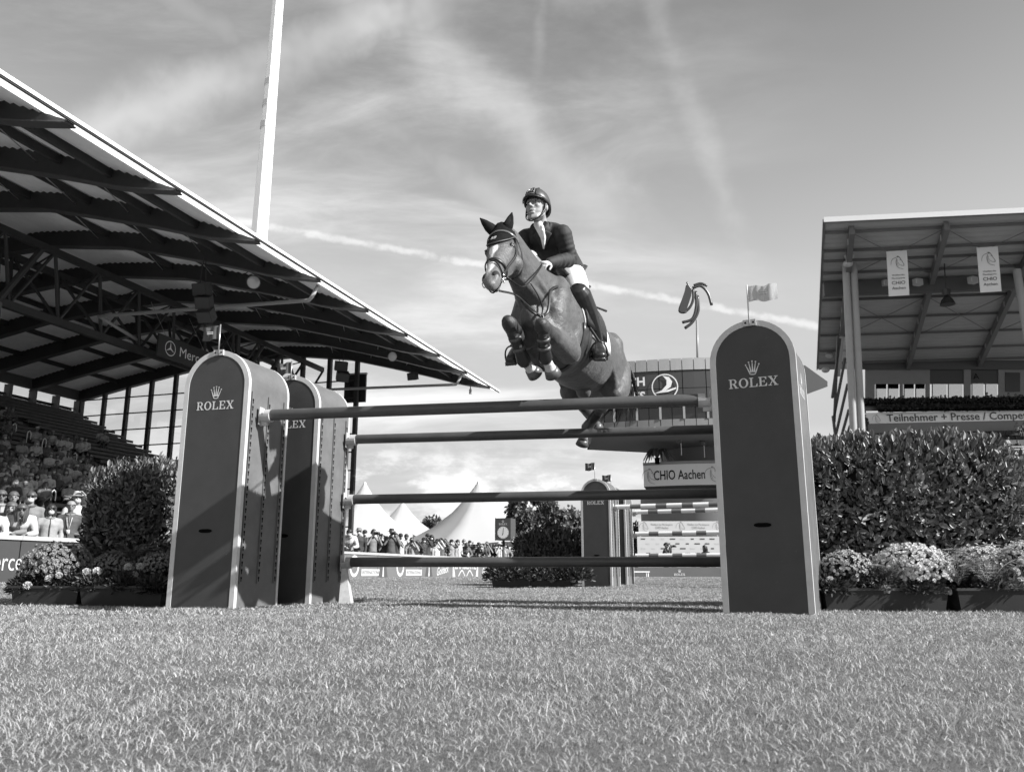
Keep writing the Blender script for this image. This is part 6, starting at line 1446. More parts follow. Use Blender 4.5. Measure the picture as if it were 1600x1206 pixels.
# stadium seats
def seats():
    b = MB(); b.box((0, .2, .62), (.44, .06, .42)); b.box((0, 0, .42), (.44, .42, .05)); b.box((0, .12, .2), (.06, .2, .4)); proto = None; m = mat('seat_dark', .03, .5)
    me = None
    for k, (a0, a1) in enumerate(((3.2, 30), (16, 30), (21.6, 30), (22, 30), (22, 30), (22.5, 30), (23, 30), (23, 30))):
        z = RS(1349, 684, 22.9).z - .15 - k * .52; d = 22.4 - k * .85 + .4; a = a0; j = 0
        while a < a1:
            P = RP(a, d, z); px = 800 + FPX * P.x / (P.y * math.cos(PITCH) + P.z * math.sin(PITCH))
            if px < 1640 and (k == 0 or px > 1545):
                if me is None: o = b.build('stadium_seat', m); me = o.data
                else: o = inst('stadium_seat', me)
                j += 1; o.location = P; o.rotation_euler = (0, 0, R(-6.8)); o.scale = (1.15, 1.15, 1.25)
                tag(o, 'dark tip-up seat, %s from left in the %s row of the right grandstand' % (ordn(j - 1), ('top', 'second', 'third', 'fourth', 'fifth', 'sixth', 'seventh', 'eighth')[k]), 'seat', 'seats of the right grandstand, row %d' % (k + 1))
            a += .62
seats()
for i, (x0, x1, y, yb) in enumerate(((1576, 1650, 698, 712), (1580, 1650, 702, 722), (1584, 1650, 709, 728))):
    b = MB(); d = 13 - i * 1.2; b.loft([RS(x0, yb, d), RS(x0, y + 2, d), RS(x0 + 2, y, d), RS(x1, y, d)], .07, 6); b.loft([RS(x0 + 22, y, d), RS(x0 + 22, yb + 3, d)], .06, 6)
    tag(b.build('handrail', mat('rail_grey', .4, .4), None, True), 'grey tube handrail at the far right stand, %s of three' % ('topmost', 'middle', 'lowest')[i], 'handrail', 'handrails of the right grandstand')

# ------------------------------------------------------------------ hedges and planters round the jump
def hedge(name, label, c, size, rz, seed, n, leaf=(.055, .10), lv=.06, rnd=.25, top_up=True, group='laurel hedges'):
    """clipped laurel: rounded box of leaves round a twiggy dark core"""
    rg = np.random.default_rng(seed); g = empty(name, label, 'hedge', group); sx, sy, sz = (s / 2 for s in size)
    U = unit(rg, n); p = 5.0; k = (np.abs(U[:, 0]) ** p + np.abs(U[:, 1]) ** p + np.abs(U[:, 2]) ** p) ** (-1 / p); S = U * k[:, None]
    lump = 1 + .05 * np.sin(S[:, 0] * 7 + seed) * np.sin(S[:, 2] * 6) + .04 * np.sin(S[:, 0] * 17 + 2) + rnd * .3 * (S[:, 2] > .6) * rg.normal(size=n) * .3
    depth = 1 - .32 * rg.random(n) ** 1.6; P = S * np.array([sx, sy, sz]) * (lump * depth)[:, None]
    if rnd > .5: P[:, 2] *= 1 - .25 * np.clip(-S[:, 0], 0, 1) ** 2
    Nn = S ** 3 + rg.normal(size=(n, 3)) * .35; D = unit(rg, n) * .8 + np.array([0, 0, .55]) * (1 if top_up else 0) + S * .45; topm = (S[:, 2] > .8); D[topm, 2] += 1.3
    cz, s_ = math.cos(rz), math.sin(rz); Mz = np.array([[cz, -s_, 0], [s_, cz, 0], [0, 0, 1]]); P = P @ Mz.T + np.array(c); D = D @ Mz.T; Nn = Nn @ Mz.T
    L_ = leaf[0] + (leaf[1] - leaf[0]) * rg.random(n) ** 1.4; V, Q = leaf_arrays(P, D, Nn, L_, L_ * rg.uniform(.32, .56, n)); quads_mesh('foliage', V, Q, leaf_mat('laurel_%d' % round(lv * 1000), lv, .42, .18, .35, 1.6), g)['kind'] = 'stuff'
    b = MB(); rr = random.Random(seed)
    for i in range(26):
        x = rr.uniform(-sx * .85, sx * .85); y = rr.uniform(-sy * .5, sy * .5); q = Vector(c) + Vector((x * cz - y * s_, x * s_ + y * cz, -sz)); b.loft([Vector((q.x, q.y, 0)), q + Z(sz * .9) + Vector((rr.uniform(-.1, .1), 0, 0)), q + Z(sz * 1.85) + Vector((rr.uniform(-.2, .2), rr.uniform(-.05, .05), 0))], [.014, .010, .004], 5)
    b.build('stems', mat('bark', .07), g)
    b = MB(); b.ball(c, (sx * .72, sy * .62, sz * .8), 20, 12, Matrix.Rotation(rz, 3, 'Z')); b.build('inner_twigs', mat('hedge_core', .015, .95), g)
HR = at(1428, 768, 7.5)
hedge('laurel_hedge', 'tall clipped laurel hedge right of the large tower', (HR.x, 7.62, .80), (1.92, .62, 1.38), R(-8), 3, 22000, (.04, .095), .15)
HLf = at(214, 790, 8.6)
hedge('laurel_hedge', 'rounded laurel bush between the left crowd and the front left tower', (HLf.x, 8.7, .80), (.98, .62, 1.16), R(8), 4, 12000, (.04, .09), .11, .6)
HM = at(858, 845, 18.6)
hedge('laurel_hedge', 'dark laurel hedge left of the distant towers', (HM.x, 18.9, .58), (1.55, .8, 1.12), R(-5), 6, 8000, (.07, .13), .06)
M_TROUGH = mat('planter_plastic', .018, .5, .15, 6, .1, 20); M_SOIL = mat('potting_soil', .03, .95, .3, 30)
def planter(label, xl, xr, yb, Y, h=.165, w=.30, rz=0.0):
    a = at(xl, yb, Y); c = at(xr, yb, Y); L_ = (c.x - a.x) / math.cos(rz); cx = (a.x + c.x) / 2; z0 = float(ground_z(np.array(cx), np.array(Y)))
    g = empty('planter', label, 'planter', 'flower planters', (cx, Y + w / 2, z0), rz); b = MB(); t = .03; n = 5
    b.hexa([(-L_ / 2 + t, -w / 2 + t, -.02), (L_ / 2 - t, -w / 2 + t, -.02), (L_ / 2 - t, w / 2 - t, -.02), (-L_ / 2 + t, w / 2 - t, -.02), (-L_ / 2, -w / 2, h), (L_ / 2, -w / 2, h), (L_ / 2, w / 2, h), (-L_ / 2, w / 2, h)]); b.build('trough', M_TROUGH, g)
    b = MB()
    for p, q in (((-L_ / 2 - .012, -w / 2, h), (L_ / 2 + .012, -w / 2, h)), ((-L_ / 2 - .012, w / 2, h), (L_ / 2 + .012, w / 2, h))): b.beam(p, q, .028, .02)
    for s in (-1, 1): b.beam((s * L_ / 2, -w / 2 + .015, h), (s * L_ / 2, w / 2 - .015, h), .028, .019)
    b.build('rim', M_TROUGH, g); b = MB(); b.box((0, 0, h + .002), (L_ - .05, w - .05, .01)); b.build('soil', M_SOIL, g); return g
planter('long dark planter at the foot of the tall right hedge', 1290, 1486, 957, 6.62)
planter('dark planter cut by the right picture edge', 1500, 1690, 957, 6.60)
planter('left one of the two dark planters in front of the crowd', 13, 120, 946, 7.70)
planter('dark planter beside the front left tower', 121, 252, 947, 7.62)
planter('left one of the two small distant planters', 768, 828, 915, 16.9, .20, .4)
planter('right one of the two small distant planters', 829, 893, 916, 16.9, .20, .4)
def mum(label, c, r, seed, lv=.40, n=420, sq=.78, cov=1.0, grp='chrysanthemum mounds'):
    """domed chrysanthemum: small leaves under a crust of button blossoms"""
    rg = np.random.default_rng(seed); g = empty('chrysanthemum', label, 'flowers', grp); c = np.array(c)
    nl = 1500; U = unit(rg, nl); U[:, 2] = np.abs(U[:, 2]) * 1.1 - .25; P = c + U * r * np.array([1, 1, sq]) * rg.uniform(.55, .97, nl)[:, None]; V, Q = leaf_arrays(P, U + unit(rg, nl) * .7, unit(rg, nl), rg.uniform(.025, .05, nl), rg.uniform(.018, .03, nl)); quads_mesh('leaves', V, Q, leaf_mat('leaves_50', .05, .5, .2), g)['kind'] = 'stuff'
    i = np.arange(n) + .5; ph = np.arccos(1 - i / n * 1.12 * cov); th = np.pi * (1 + 5 ** .5) * i; U = np.stack([np.cos(th) * np.sin(ph), np.sin(th) * np.sin(ph), np.cos(ph)], 1); U += rg.normal(size=U.shape) * .05; P = c + U * r * np.array([1, 1, sq]) * rg.uniform(.95, 1.06, n)[:, None]
    Nn = U + rg.normal(size=U.shape) * .25; Nn /= np.linalg.norm(Nn, axis=1)[:, None]; fr = r * rg.uniform(.050, .095, n); Vs = []; Qs = []; o = 0
    T = np.cross(Nn, unit(rg, n)); T /= np.linalg.norm(T, axis=1)[:, None]; B = np.cross(Nn, T); m_ = 9
    for kk in range(m_):                                   # petals round each button, two lifts
        a = 2 * math.pi * kk / m_; d = T * math.cos(a) + B * math.sin(a); s = -T * math.sin(a) + B * math.cos(a)
        for lift, ln in ((.25, 1.0), (.75, .62)):
            q0 = P; q1 = P + (d * .55 * ln + s * .28 * ln + Nn * lift * .5) * fr[:, None]; q2 = P + (d * ln + Nn * lift) * fr[:, None]; q3 = P + (d * .55 * ln - s * .28 * ln + Nn * lift * .5) * fr[:, None]
            Vs.append(np.stack([q0, q1, q2, q3], 1).reshape(-1, 3)); j = np.arange(n) * 4 + o; o += 4 * n; Qs.append(np.stack([j, j + 1, j + 2, j + 3], 1))
    quads_mesh('blossoms', np.concatenate(Vs), np.concatenate(Qs), leaf_mat('petal_%d' % round(lv * 1000), lv * 1.25, .7, .25, .7, 1.3), g)['kind'] = 'stuff'
def Pz(px, py, Y): return tuple(at(px, py, Y))
mum('pale chrysanthemum mound nearest the large right tower', Pz(1322, 893, 6.80), .20, 1, .36)
mum('biggest pale chrysanthemum mound in the middle of the right planter', Pz(1424, 897, 6.85), .285, 2, .50, 760)
mum('pale chrysanthemum mound between the two right planters, behind a fern', Pz(1532, 890, 6.95), .23, 3, .46)
mum('pale chrysanthemum mound at the right picture edge', Pz(1606, 880, 6.8), .21, 4, .50)
mum('grey chrysanthemum dome in front of the spectators', Pz(90, 890, 8.0), .30, 5, .22, 560)
mum('low grey chrysanthemum mound in the left planter middle', Pz(180, 892, 8.0), .21, 6, .19)
mum('grey chrysanthemum mound touching the front left tower', Pz(246, 890, 7.95), .19, 7, .24)
def leafy(label, c, r, seed, n=900, lv=.07, ln=(.03, .07), wd=.3, sq=.8, name='foliage_plant'):
    rg = np.random.default_rng(seed); g = empty(name, label, 'plant', 'planter greenery'); U = unit(rg, n); U[:, 2] = np.abs(U[:, 2]); P = np.array(c) + U * r * np.array([1, .8, sq]) * (rg.random(n) ** .4)[:, None]; L_ = rg.uniform(*ln, n)
    V, Q = leaf_arrays(P, U + unit(rg, n) * .6, unit(rg, n), L_, L_ * wd); quads_mesh('leaves', V, Q, leaf_mat('leaves_%d' % round(lv * 1000), lv, .45, .25), g)['kind'] = 'stuff'
    b = MB(); rr = random.Random(seed)
    for i in range(9): d = Vector((rr.uniform(-.6, .6), rr.uniform(-.4, .4), 1)) * r * .75; b.loft([Vector(c) - Z(.03), Vector(c) + d], [.005, .003], 5)
    b.build('stalks', mat('stalk', .08, .6), g)
leafy('dark leafy plant low beside the large right tower', Pz(1300, 925, 6.70), .15, 21, 900, .06)
leafy('loose leafy plant between the two mounds of the right planter', Pz(1370, 918, 6.72), .19, 22, 1300, .10, (.02, .05))
leafy('fine-leaved plant in front of the biggest chrysanthemum mound', Pz(1440, 926, 6.66), .17, 23, 1300, .08, (.02, .05))
leafy('dark leafy filler between the two right planters', Pz(1497, 915, 6.85), .17, 24, 1100, .05)
leafy('pale leafy filler in the rightmost planter', Pz(1560, 920, 6.68), .18, 25, 1300, .12, (.025, .06))
for i, (px, py, Y, r, nm) in enumerate(((45, 925, 7.85, .17, 'at the left end of the left planter'), (105, 918, 7.85, .19, 'at the seam of the two left planters'), (150, 920, 7.75, .17, 'under the white pompom flowers'), (200, 922, 7.75, .18, 'in the left planter near the tower'), (238, 925, 7.7, .15, 'next to the front left tower base'))):
    leafy('dark leafy plant ' + nm, Pz(px, py, Y), r, 30 + i, 1100, .055, (.035, .08))
for i, (px, py, nm) in enumerate(((785, 905, 'left'), (812, 903, 'middle left'), (848, 905, 'middle right'), (880, 905, 'right'), (898, 905, 'rightmost'))):
    leafy('leafy plant in the distant planters, the %s one' % nm, Pz(px, py, 17.0), .36, 50 + i, 700, .05, (.06, .12), .4)
def fern(label, c, r, seed, nf=13, lv=.14):
    rr = random.Random(seed); g = empty('fern', label, 'fern', 'ferns in the planters')
    for i in range(nf):
        a = 2 * math.pi * i / nf + rr.uniform(-.25, .25); L_ = r * rr.uniform(.75, 1.15); el = rr.uniform(.75, 1.4); d = Vector((math.cos(a) * math.cos(el), math.sin(a) * math.cos(el) * .8, math.sin(el))); out = Vector((math.cos(a), math.sin(a) * .8, -.35)); c_ = Vector(c)
        pts = catmull([c_, c_ + d * L_ * .45, c_ + d * L_ * .75 + out * L_ * .18, c_ + d * L_ * .85 + out * L_ * .45], 6); b = MB(); b.loft(pts, [.003] * len(pts), 4, rnd=False); n = len(pts)
        for k in range(2, n):
            t = (pts[k] - pts[k - 1]).normalized(); s, u, _ = orth(t, (0, 0, 1)); w = L_ * .15 * math.sin(math.pi * (k / n) ** .7) + .006
            for sg in (1, -1): q = pts[k]; b.add([q - t * .006, q + s * sg * w * .5 + t * .004 - u * .002, q + s * sg * w + t * .012 - u * w * .2, q + s * sg * w * .5 + t * .016 - u * .002], [(0, 1, 2, 3)])
        b.build('frond', leaf_mat('fern_%d' % round(lv * 1000), lv, .5, .35), g)
fern('feathery fern standing up between the two right planters', Pz(1498, 915, 6.72), .44, 1, 10, .24)
fern('pale feathery fern drooping over the rightmost planter', Pz(1545, 915, 6.60), .40, 2, 10, .24)
fern('small fern in front of the biggest right chrysanthemum mound', Pz(1395, 915, 6.66), .24, 3, 11, .16)
fern('fern behind the left planter below the rounded bush', Pz(205, 885, 8.0), .30, 4, 12, .08)
def pompoms(label, spots, Y, r, lv, seed, name='pompom_flowers'):
    g = empty(name, label, 'flowers', 'pompom flowers'); rg = np.random.default_rng(seed)
    for i, (px, py) in enumerate(spots):
        c = np.array(at(px, py, Y)); n = 150; k = np.arange(n) + .5; ph = np.arccos(1 - 1.7 * k / n); th = np.pi * (1 + 5 ** .5) * k; U = np.stack([np.cos(th) * np.sin(ph), np.sin(th) * np.sin(ph), np.cos(ph)], 1); rr_ = r * rg.uniform(.8, 1.15)
        V, Q = leaf_arrays(c + U * rr_ * .55, U + rg.normal(size=U.shape) * .15, np.cross(U, unit(rg, n)), np.full(n, rr_ * .5), np.full(n, rr_ * .38), .4); fo = quads_mesh('flower_head', V, Q, leaf_mat('petal_%d' % round(lv * 1000), lv, .7, .25), g)
        b = MB(); b.ball(c, rr_ * .62, 10, 7); b.build('flower_core', mat('petal_core', lv * .6, .8), fo, True); b = MB(); b.tube(c, c - np.array([0, -.02, .07]), .004, 5); b.build('stem', mat('stalk', .08), g)
pompoms('white pompom flowers low in the left planters', [(135, 894), (152, 893), (219, 885), (76, 904), (92, 899), (43, 915), (200, 886), (191, 921), (210, 898)], 7.70, .040, .62, 1)
pompoms('white pompom flowers low in the right planter', [(1336, 903), (1414, 917), (1480, 924), (1297, 907), (1384, 921)], 6.64, .036, .6, 2)
pompoms('white pompom flowers at the right picture edge', [(1586, 893), (1575, 915), (1592, 908), (1596, 880)], 6.62, .045, .62, 3)
pompoms('pale pompom flowers of the distant planters', [(784, 901), (788, 896), (795, 894), (800, 896), (800, 901), (826, 901), (838, 898), (843, 904), (850, 898), (859, 901), (862, 906), (850, 893), (812, 893), (895, 907), (872, 897)], 16.85, .062, .42, 4)
b = MB(); P = at(546, 940, 8.35); q = at(536, 893, 8.35); gz = at(536, 942, 8.35)
b.hexa([Vector((q.x - .02, 8.3, .0)), Vector((gz.x + .085, 8.3, .0)), Vector((gz.x + .085, 8.45, .0)), Vector((q.x - .02, 8.45, .0)), Vector((q.x - .01, 8.33, .33)), Vector((q.x + .03, 8.33, .33)), Vector((q.x + .03, 8.42, .33)), Vector((q.x - .01, 8.42, .33))])
tag(b.build('foot_wedge', M_CUP), 'pale tapered foot wedge at the base of the second left tower', 'wedge')
# ------------------------------------------------------------------ spectators
KIT = {}
def make_kit(pose):
    """one figure facing -y at the origin: body, top, trousers, heads of hair, hats, glasses, mask (meshes)"""
    b = MB(); V3 = Vector; k = {}
    if pose == 'sit': hip, chest, neck, head = V3((0, .05, .50)), V3((0, .03, .86)), V3((0, .0, 1.03)), V3((0, -.03, 1.17))
    elif pose == 'lean': hip, chest, neck, head = V3((0, .30, .84)), V3((0, .10, 1.07)), V3((0, -.02, 1.19)), V3((0, -.09, 1.29))
    else: hip, chest, neck, head = V3((0, 0, .92)), V3((0, .01, 1.26)), V3((0, .0, 1.44)), V3((0, -.025, 1.58))
    arms = []; legs = []
    for s in (1, -1):
        sh = chest + V3((s * .185, .01, .10))
        if pose == 'lean': el, wr = V3((s * .25, -.10, .90)), V3((s * .12, -.27, .88))
        elif pose == 'sit': el, wr = V3((s * .24, -.06, .72)), V3((s * .10, -.26, .66))
        elif pose == 'camera': el, wr = sh + V3((s * .10, -.16, -.20)), head + V3((s * .07, -.16, -.06))
        elif pose == 'shade': el, wr = (sh + V3((s * .16, -.12, .02)), head + V3((.12, -.10, .06))) if s > 0 else (sh + V3((-.06, 0, -.27)), sh + V3((-.04, -.1, -.50)))
        else: el, wr = sh + V3((s * .06, .02, -.28)), sh + V3((s * .03, -.10, -.52))
        arms.append((sh, el, wr))
        hp = hip + V3((s * .09, 0, -.03))
        if pose == 'sit': kn, an = V3((s * .12, -.42, .50)), V3((s * .12, -.40, .09))
        elif pose == 'lean': kn, an = V3((s * .10, .26, .47)), V3((s * .10, .30, .08))
        else: kn, an = V3((s * .10, -.01, .48)), V3((s * .10, .03, .08))
        legs.append((hp, kn, an))
    def trunk_(mb, g): mb.loft(catmull([hip, hip.lerp(chest, .45), chest, neck - (neck - chest) * .25], 4), [(interp([0, .4, .75, 1], [.155, .14, .175, .10], i / 12) + g, interp([0, .4, .75, 1], [.11, .10, .115, .075], i / 12) + g) for i in range(13)], 14, up=(0, -1, .3))
    def headset(mb):
        mb.ball(head + V3((0, .012, .03)), (.074, .092, .088), 14, 10); mb.ball(head + V3((0, -.022, -.035)), (.058, .062, .072), 12, 8); mb.loft([head + V3((0, -.085, .02)), head + V3((0, -.108, -.02))], [.010, .015], 8); mb.loft([neck - V3((0, 0, .06)), neck.lerp(head, .6)], [.055, .052], 10)
        for s in (1, -1): mb.ball(head + V3((s * .077, .01, 0)), (.012, .02, .03), 8, 6)
    def hands(mb):
        for i, (sh, el, wr) in enumerate(arms): hand_loft(mb, wr, wr - el + V3((0, -.04, 0)), V3((0, 0, -1)) if pose != 'camera' else V3((0, 1, 0)), 1.0, .7, 1 if i else -1)
    trunk_(b, -.01); headset(b); hands(b)
    for sh, el, wr in arms: b.loft([sh, sh.lerp(el, .5), el, el.lerp(wr, .5), wr], [.052, .046, .040, .036, .028], 10)
    for hp, kn, an in legs: b.loft([hp, hp.lerp(kn, .5), kn, kn.lerp(an, .4), an], [.085, .072, .056, .052, .036], 10); b.loft([an - Z(.03), an + V3((0, -.12, -.05))], [.042, .034], 8)
    def fin(mb, name, vox, it=2): o = remesh(mb, name, vox, M_SKIN, None, it, .5); me = o.data; bpy.data.objects.remove(o); return me
    def raw(mb, name):
        o = mb.build(name, M_SKIN, None, True); me = o.data; bpy.data.objects.remove(o); return me
    k['person'] = fin(b, 'person', .0145)
    t = MB(); trunk_(t, .018); t.loft([arms[0][0], chest + Z(.12), arms[1][0]], [.062, .085, .062], 10)
    for sh, el, wr in arms: t.loft([sh, sh.lerp(el, .5), el, el.lerp(wr, .5), el.lerp(wr, .92)], [.070, .064, .057, .052, .043], 10)
    k['jacket'] = fin(t, 'jacket', .02)
    t = MB(); trunk_(t, .012); t.loft([arms[0][0], chest + Z(.12), arms[1][0]], [.058, .08, .058], 10)
    for sh, el, wr in arms: t.loft([sh, sh.lerp(el, .62)], [.066, .062], 10)
    k['shirt'] = fin(t, 'shirt', .02)
    t = MB(); t.ball(hip - Z(.02), (.16, .13, .12), 12, 8)
    for hp, kn, an in legs: t.loft([hp, hp.lerp(kn, .5), kn, kn.lerp(an, .5), an], [.10, .085, .070, .064, .056], 10)
    k['trousers'] = fin(t, 'trousers', .024)
    def cap(mb, g, low, rough_=0.0):
        vs = []; n = 22
        for r in range(7):
            ph = math.pi / 2 * r / 6
            for i in range(n):
                a = 2 * math.pi * i / n; z = .035 + .088 * math.sin(ph) * (1 + g * 4) + (low * max(0, math.sin(a)) + (.012 if math.sin(a) < -.2 else -.01)) * math.cos(ph)
                nz = 1 + rough_ * (math.sin(i * 2.7 + r * 1.9) * .5 + math.sin(i * 5.1 - r * 3.3) * .5); vs.append(head + V3(((.078 + g) * math.cos(a) * math.cos(ph) * nz, .014 + (.096 + g) * math.sin(a) * math.cos(ph) * nz, z + rough_ * .05 * math.sin(i * 3.7 + r))))
        mb.add(vs, [(r * n + i, r * n + (i + 1) % n, (r + 1) * n + (i + 1) % n, (r + 1) * n + i) for r in range(6) for i in range(n)]); return mb
    fr = (chest - hip).normalized().cross(V3((1, 0, 0))).normalized()
    if fr.y > 0: fr = -fr
    z_ = MB(); z_.loft([neck + fr * .085 - Z(.04), chest + fr * .150, hip.lerp(chest, .45) + fr * .138, hip + fr * .145], [(.008, .008)] * 4, 6, up=fr, rnd=False); k['zip'] = raw(z_, 'zip')
    z_ = MB(); z_.loft([neck + V3((.088 * math.cos(R(t)), .074 * math.sin(R(t)) - .006, .004 - .030 * max(0, -math.sin(R(t))))) for t in range(-80, 261, 20)], [(.014, .026)] * 18, 6); k['collar'] = raw(z_, 'collar')
    z_ = MB()
    for s_ in (1, -1): z_.loft([neck + V3((s_ * .06, -.02, -.02)), chest + fr * .142 + V3((s_ * .045, 0, .06)), hip.lerp(chest, .5) + fr * .135 + V3((s_ * .008, 0, 0))], [(.008, .003)] * 3, 6, up=fr, rnd=False)
    z_.box(hip.lerp(chest, .42) + fr * .142, (.07, .012, .09)); k['lanyard'] = raw(z_, 'lanyard')
    z_ = MB(); z_.loft([head + V3((-.022, -.084, -.062)), head + V3((0, -.090, -.060)), head + V3((.022, -.084, -.062))], .0045, 6); k['mouth'] = raw(z_, 'mouth')
    k['short_hair'] = raw(cap(MB(), .012, -.075, .09), 'short_hair')
    h = cap(MB(), .016, -.09, .07); 
    for a in range(-60, 241, 25):
        c = head + V3((.080 * math.cos(R(a)), .02 + .085 * math.sin(R(a)), .02)); h.loft([c + Z(.04), c + V3((.012 * math.cos(R(a)), .01, -.09)), c + V3((.0, .015, -.20))], [(.026, .020), (.030, .022), (.018, .014)], 8)
    k['long_hair'] = raw(h, 'long_hair')
    h = cap(MB(), .012, -.02); h.add([head + V3((.085 * math.cos(R(a)) * q, -.0 + (.10 + (.075 if q > 1 else 0)) * math.sin(R(a)) + .01, .048 - (.018 if q > 1 else 0))) for q in (1.0, 1.02) for a in range(200, 341, 14)], [(i, i + 1, 11 + i + 1, 11 + i) for i in range(10)]); k['cap'] = raw(h, 'cap')
    h = MB(); h.lathe([(.155, .045), (.14, .05), (.092, .062), (.088, .11), (.07, .145), (.0, .15)], head + V3((0, .012, .0)), 18, False); k['brim_hat'] = raw(h, 'brim_hat')
    h = MB()
    for s in (1, -1): h.ball(head + V3((s * .034, -.088, .022)), (.030, .012, .020), 10, 6); h.beam(head + V3((s * .064, -.075, .026)), head + V3((s * .082, .02, .022)), .006, .008)
    h.beam(head + V3((-.02, -.098, .026)), head + V3((.02, -.098, .026)), .006, .008); k['sunglasses'] = raw(h, 'sunglasses')
    h = MB()
    for s in (1, -1): h.ball(head + V3((s * .031, -.083, .018)), (.013, .008, .008), 8, 5)
    k['eyes'] = raw(h, 'eyes')
    h = MB(); h.ball(head + V3((0, -.058, -.045)), (.058, .056, .050), 12, 8); k['mask'] = raw(h, 'mask')
    k['head_z'] = head.z; k['head_y'] = head.y
    if pose == 'camera': h = MB(); h.box(head + V3((0, -.20, -.03)), (.15, .09, .10)); h.tube(head + V3((0, -.24, -.03)), head + V3((0, -.40, -.03)), .045, 12); k['camera'] = raw(h, 'camera')
    KIT[pose] = k
for p_ in ('lean', 'stand', 'sit', 'camera', 'shade'): make_kit(p_)
G = lambda n, v, r=.75: mat('cloth_' + n, v, r, .22, 9, 1.0, 11)
TOPS = {'white': G('white', .42), 'pale': G('pale', .25), 'grey': G('grey', .15), 'mid grey': G('midgrey', .09), 'dark': G('dark', .055), 'black': G('black', .022)}
HAIRS = {'dark': mat('hair_a', .02, .5), 'brown': mat('hair_b', .06, .5), 'fair': mat('hair_c', .075, .6), 'white': mat('hair_d', .22, .6)}
SKINS = [mat('skin', .19), mat('skin_b', .14, .5, .08, 20), mat('skin_c', .22, .5, .08, 20)]
M_MASKW = mat('mask_white', .45, .8); M_MASKB = mat('mask_black', .03, .8); M_SUNG = mat('sunglass', .008, .08)
M_TROU = [mat('trouser_dark', .04, .8), mat('trouser_mid', .12, .8), mat('trouser_pale', .3, .8)]
def setm(o, m):
    if len(o.material_slots) == 0: o.data.materials.append(m)
    o.material_slots[0].link = 'OBJECT'; o.material_slots[0].material = m
def person(label, pose, head_at, face, top='grey', hair='brown', style='short_hair', sung=False, mask=None, garment='jacket', hat=None, skin=0, trousers=0, scale=1.0, group=None, tiny=False, floor=None, lany=False):
    k = KIT[pose]; o = inst('person', k['person']); setm(o, SKINS[skin]); s = scale
    if floor is not None: s = max(.8, min(1.12, (head_at[2] - floor) / k['head_z']))
    o.scale = (s, s, s); o.rotation_euler = (0, 0, face)
    off = Matrix.Rotation(face, 3, 'Z') @ Vector((0, k['head_y'] * s, 0)); o.location = (head_at[0] - off.x, head_at[1] - off.y, head_at[2] - k['head_z'] * s)
    def ch(n, m): c = inst(n, k[n], o); setm(c, m); return c
    ch(garment, TOPS[top]); ch('trousers', M_TROU[trousers])
    if hat: ch(hat, TOPS[{'white': 'white', 'dark': 'black', 'grey': 'grey'}.get(hair, 'grey')] if hat != 'cap' else TOPS['black' if hair != 'white' else 'white'])
    else: ch(style, HAIRS[hair])
    if not tiny: ch('sunglasses', M_SUNG) if sung else ch('eyes', M_SUNG)
    if mask: ch('mask', M_MASKW if mask == 'w' else M_MASKB)
    if pose == 'camera': ch('camera', M_LEATHER)
    if garment == 'jacket' and not tiny: ch('zip', TOPS['black' if top not in ('dark', 'black') else 'grey']); ch('collar', TOPS[{'white': 'pale', 'pale': 'grey', 'grey': 'dark', 'mid grey': 'dark', 'dark': 'grey', 'black': 'mid grey'}[top]])
    if not mask and not tiny: ch('mouth', M_MASKB)
    if lany: ch('lanyard', TOPS['white'])
    return tag(o, label, 'person', group)
def on_u(px, py, u):
    d = ray(px, py); q = u / (d.x * CA - d.y * SA); return Vector((0, 0, CAM_H)) + d * q
FACE = R(90 - 17.6) - R(20)
def words(top, garment, hair, style, sung, mask, hat):
    a = '%s %s' % (top, garment); e = []
    if hat: return a + ' and ' + {'cap': 'cap', 'brim_hat': 'brimmed hat'}[hat]
    if sung and mask: return a + ' with sunglasses and mask'
    if sung: e.append('sunglasses')
    if mask: e.append(('white' if mask == 'w' else 'black') + ' mask')
    if hat: e.append({'cap': 'cap', 'brim_hat': 'brimmed hat'}[hat])
    elif style == 'long_hair': e.append('long %s hair' % hair)
    return a + (', ' + ' and '.join(e) if e else '')
# front row at the left
ROW1 = [(2, 776, -12.1, 'stand', dict(top='pale', hair='fair', sung=True)), (18, 795, -11.75, 'lean', dict(top='grey', hair='fair', style='long_hair')), (21, 778, -12.5, 'stand', dict(top='mid grey', hair='fair')), (34, 798, -11.5, 'lean', dict(top='white', hair='brown', style='long_hair', sung=True)),
        (49, 778, -12.0, 'stand', dict(top='grey', hair='brown', sung=True, mask='w')), (80, 797, -11.45, 'stand', dict(top='pale', hair='dark', style='long_hair', sung=True, mask='w')), (111, 792, -11.6, 'stand', dict(top='dark', hair='white', lany=True)), (122, 779, -12.2, 'shade', dict(top='white', hair='white', hat='brim_hat', mask='w', garment='shirt')),
        (135, 801, -11.5, 'lean', dict(top='white', hair='fair', garment='shirt')), (148, 775, -12.5, 'stand', dict(top='dark', hair='white', hat='brim_hat')), (-12, 800, -11.5, 'lean', dict(top='white', hair='brown'))]
ROW1.sort(key=lambda r: r[0])
for i, (px, py, u, pose, kw) in enumerate(ROW1):
    P = on_u(px, py, u); w = words(kw.get('top', 'grey'), kw.get('garment', 'jacket'), kw['hair'], kw.get('style'), kw.get('sung'), kw.get('mask'), kw.get('hat'))
    person('person in %s, %s from left at the near barrier' % (w, ORD[i]), pose, P, R(28 + 9 * math.sin(i * 2.3)), group='spectators at the near left barrier', floor=.08, skin=i % 3, **kw)
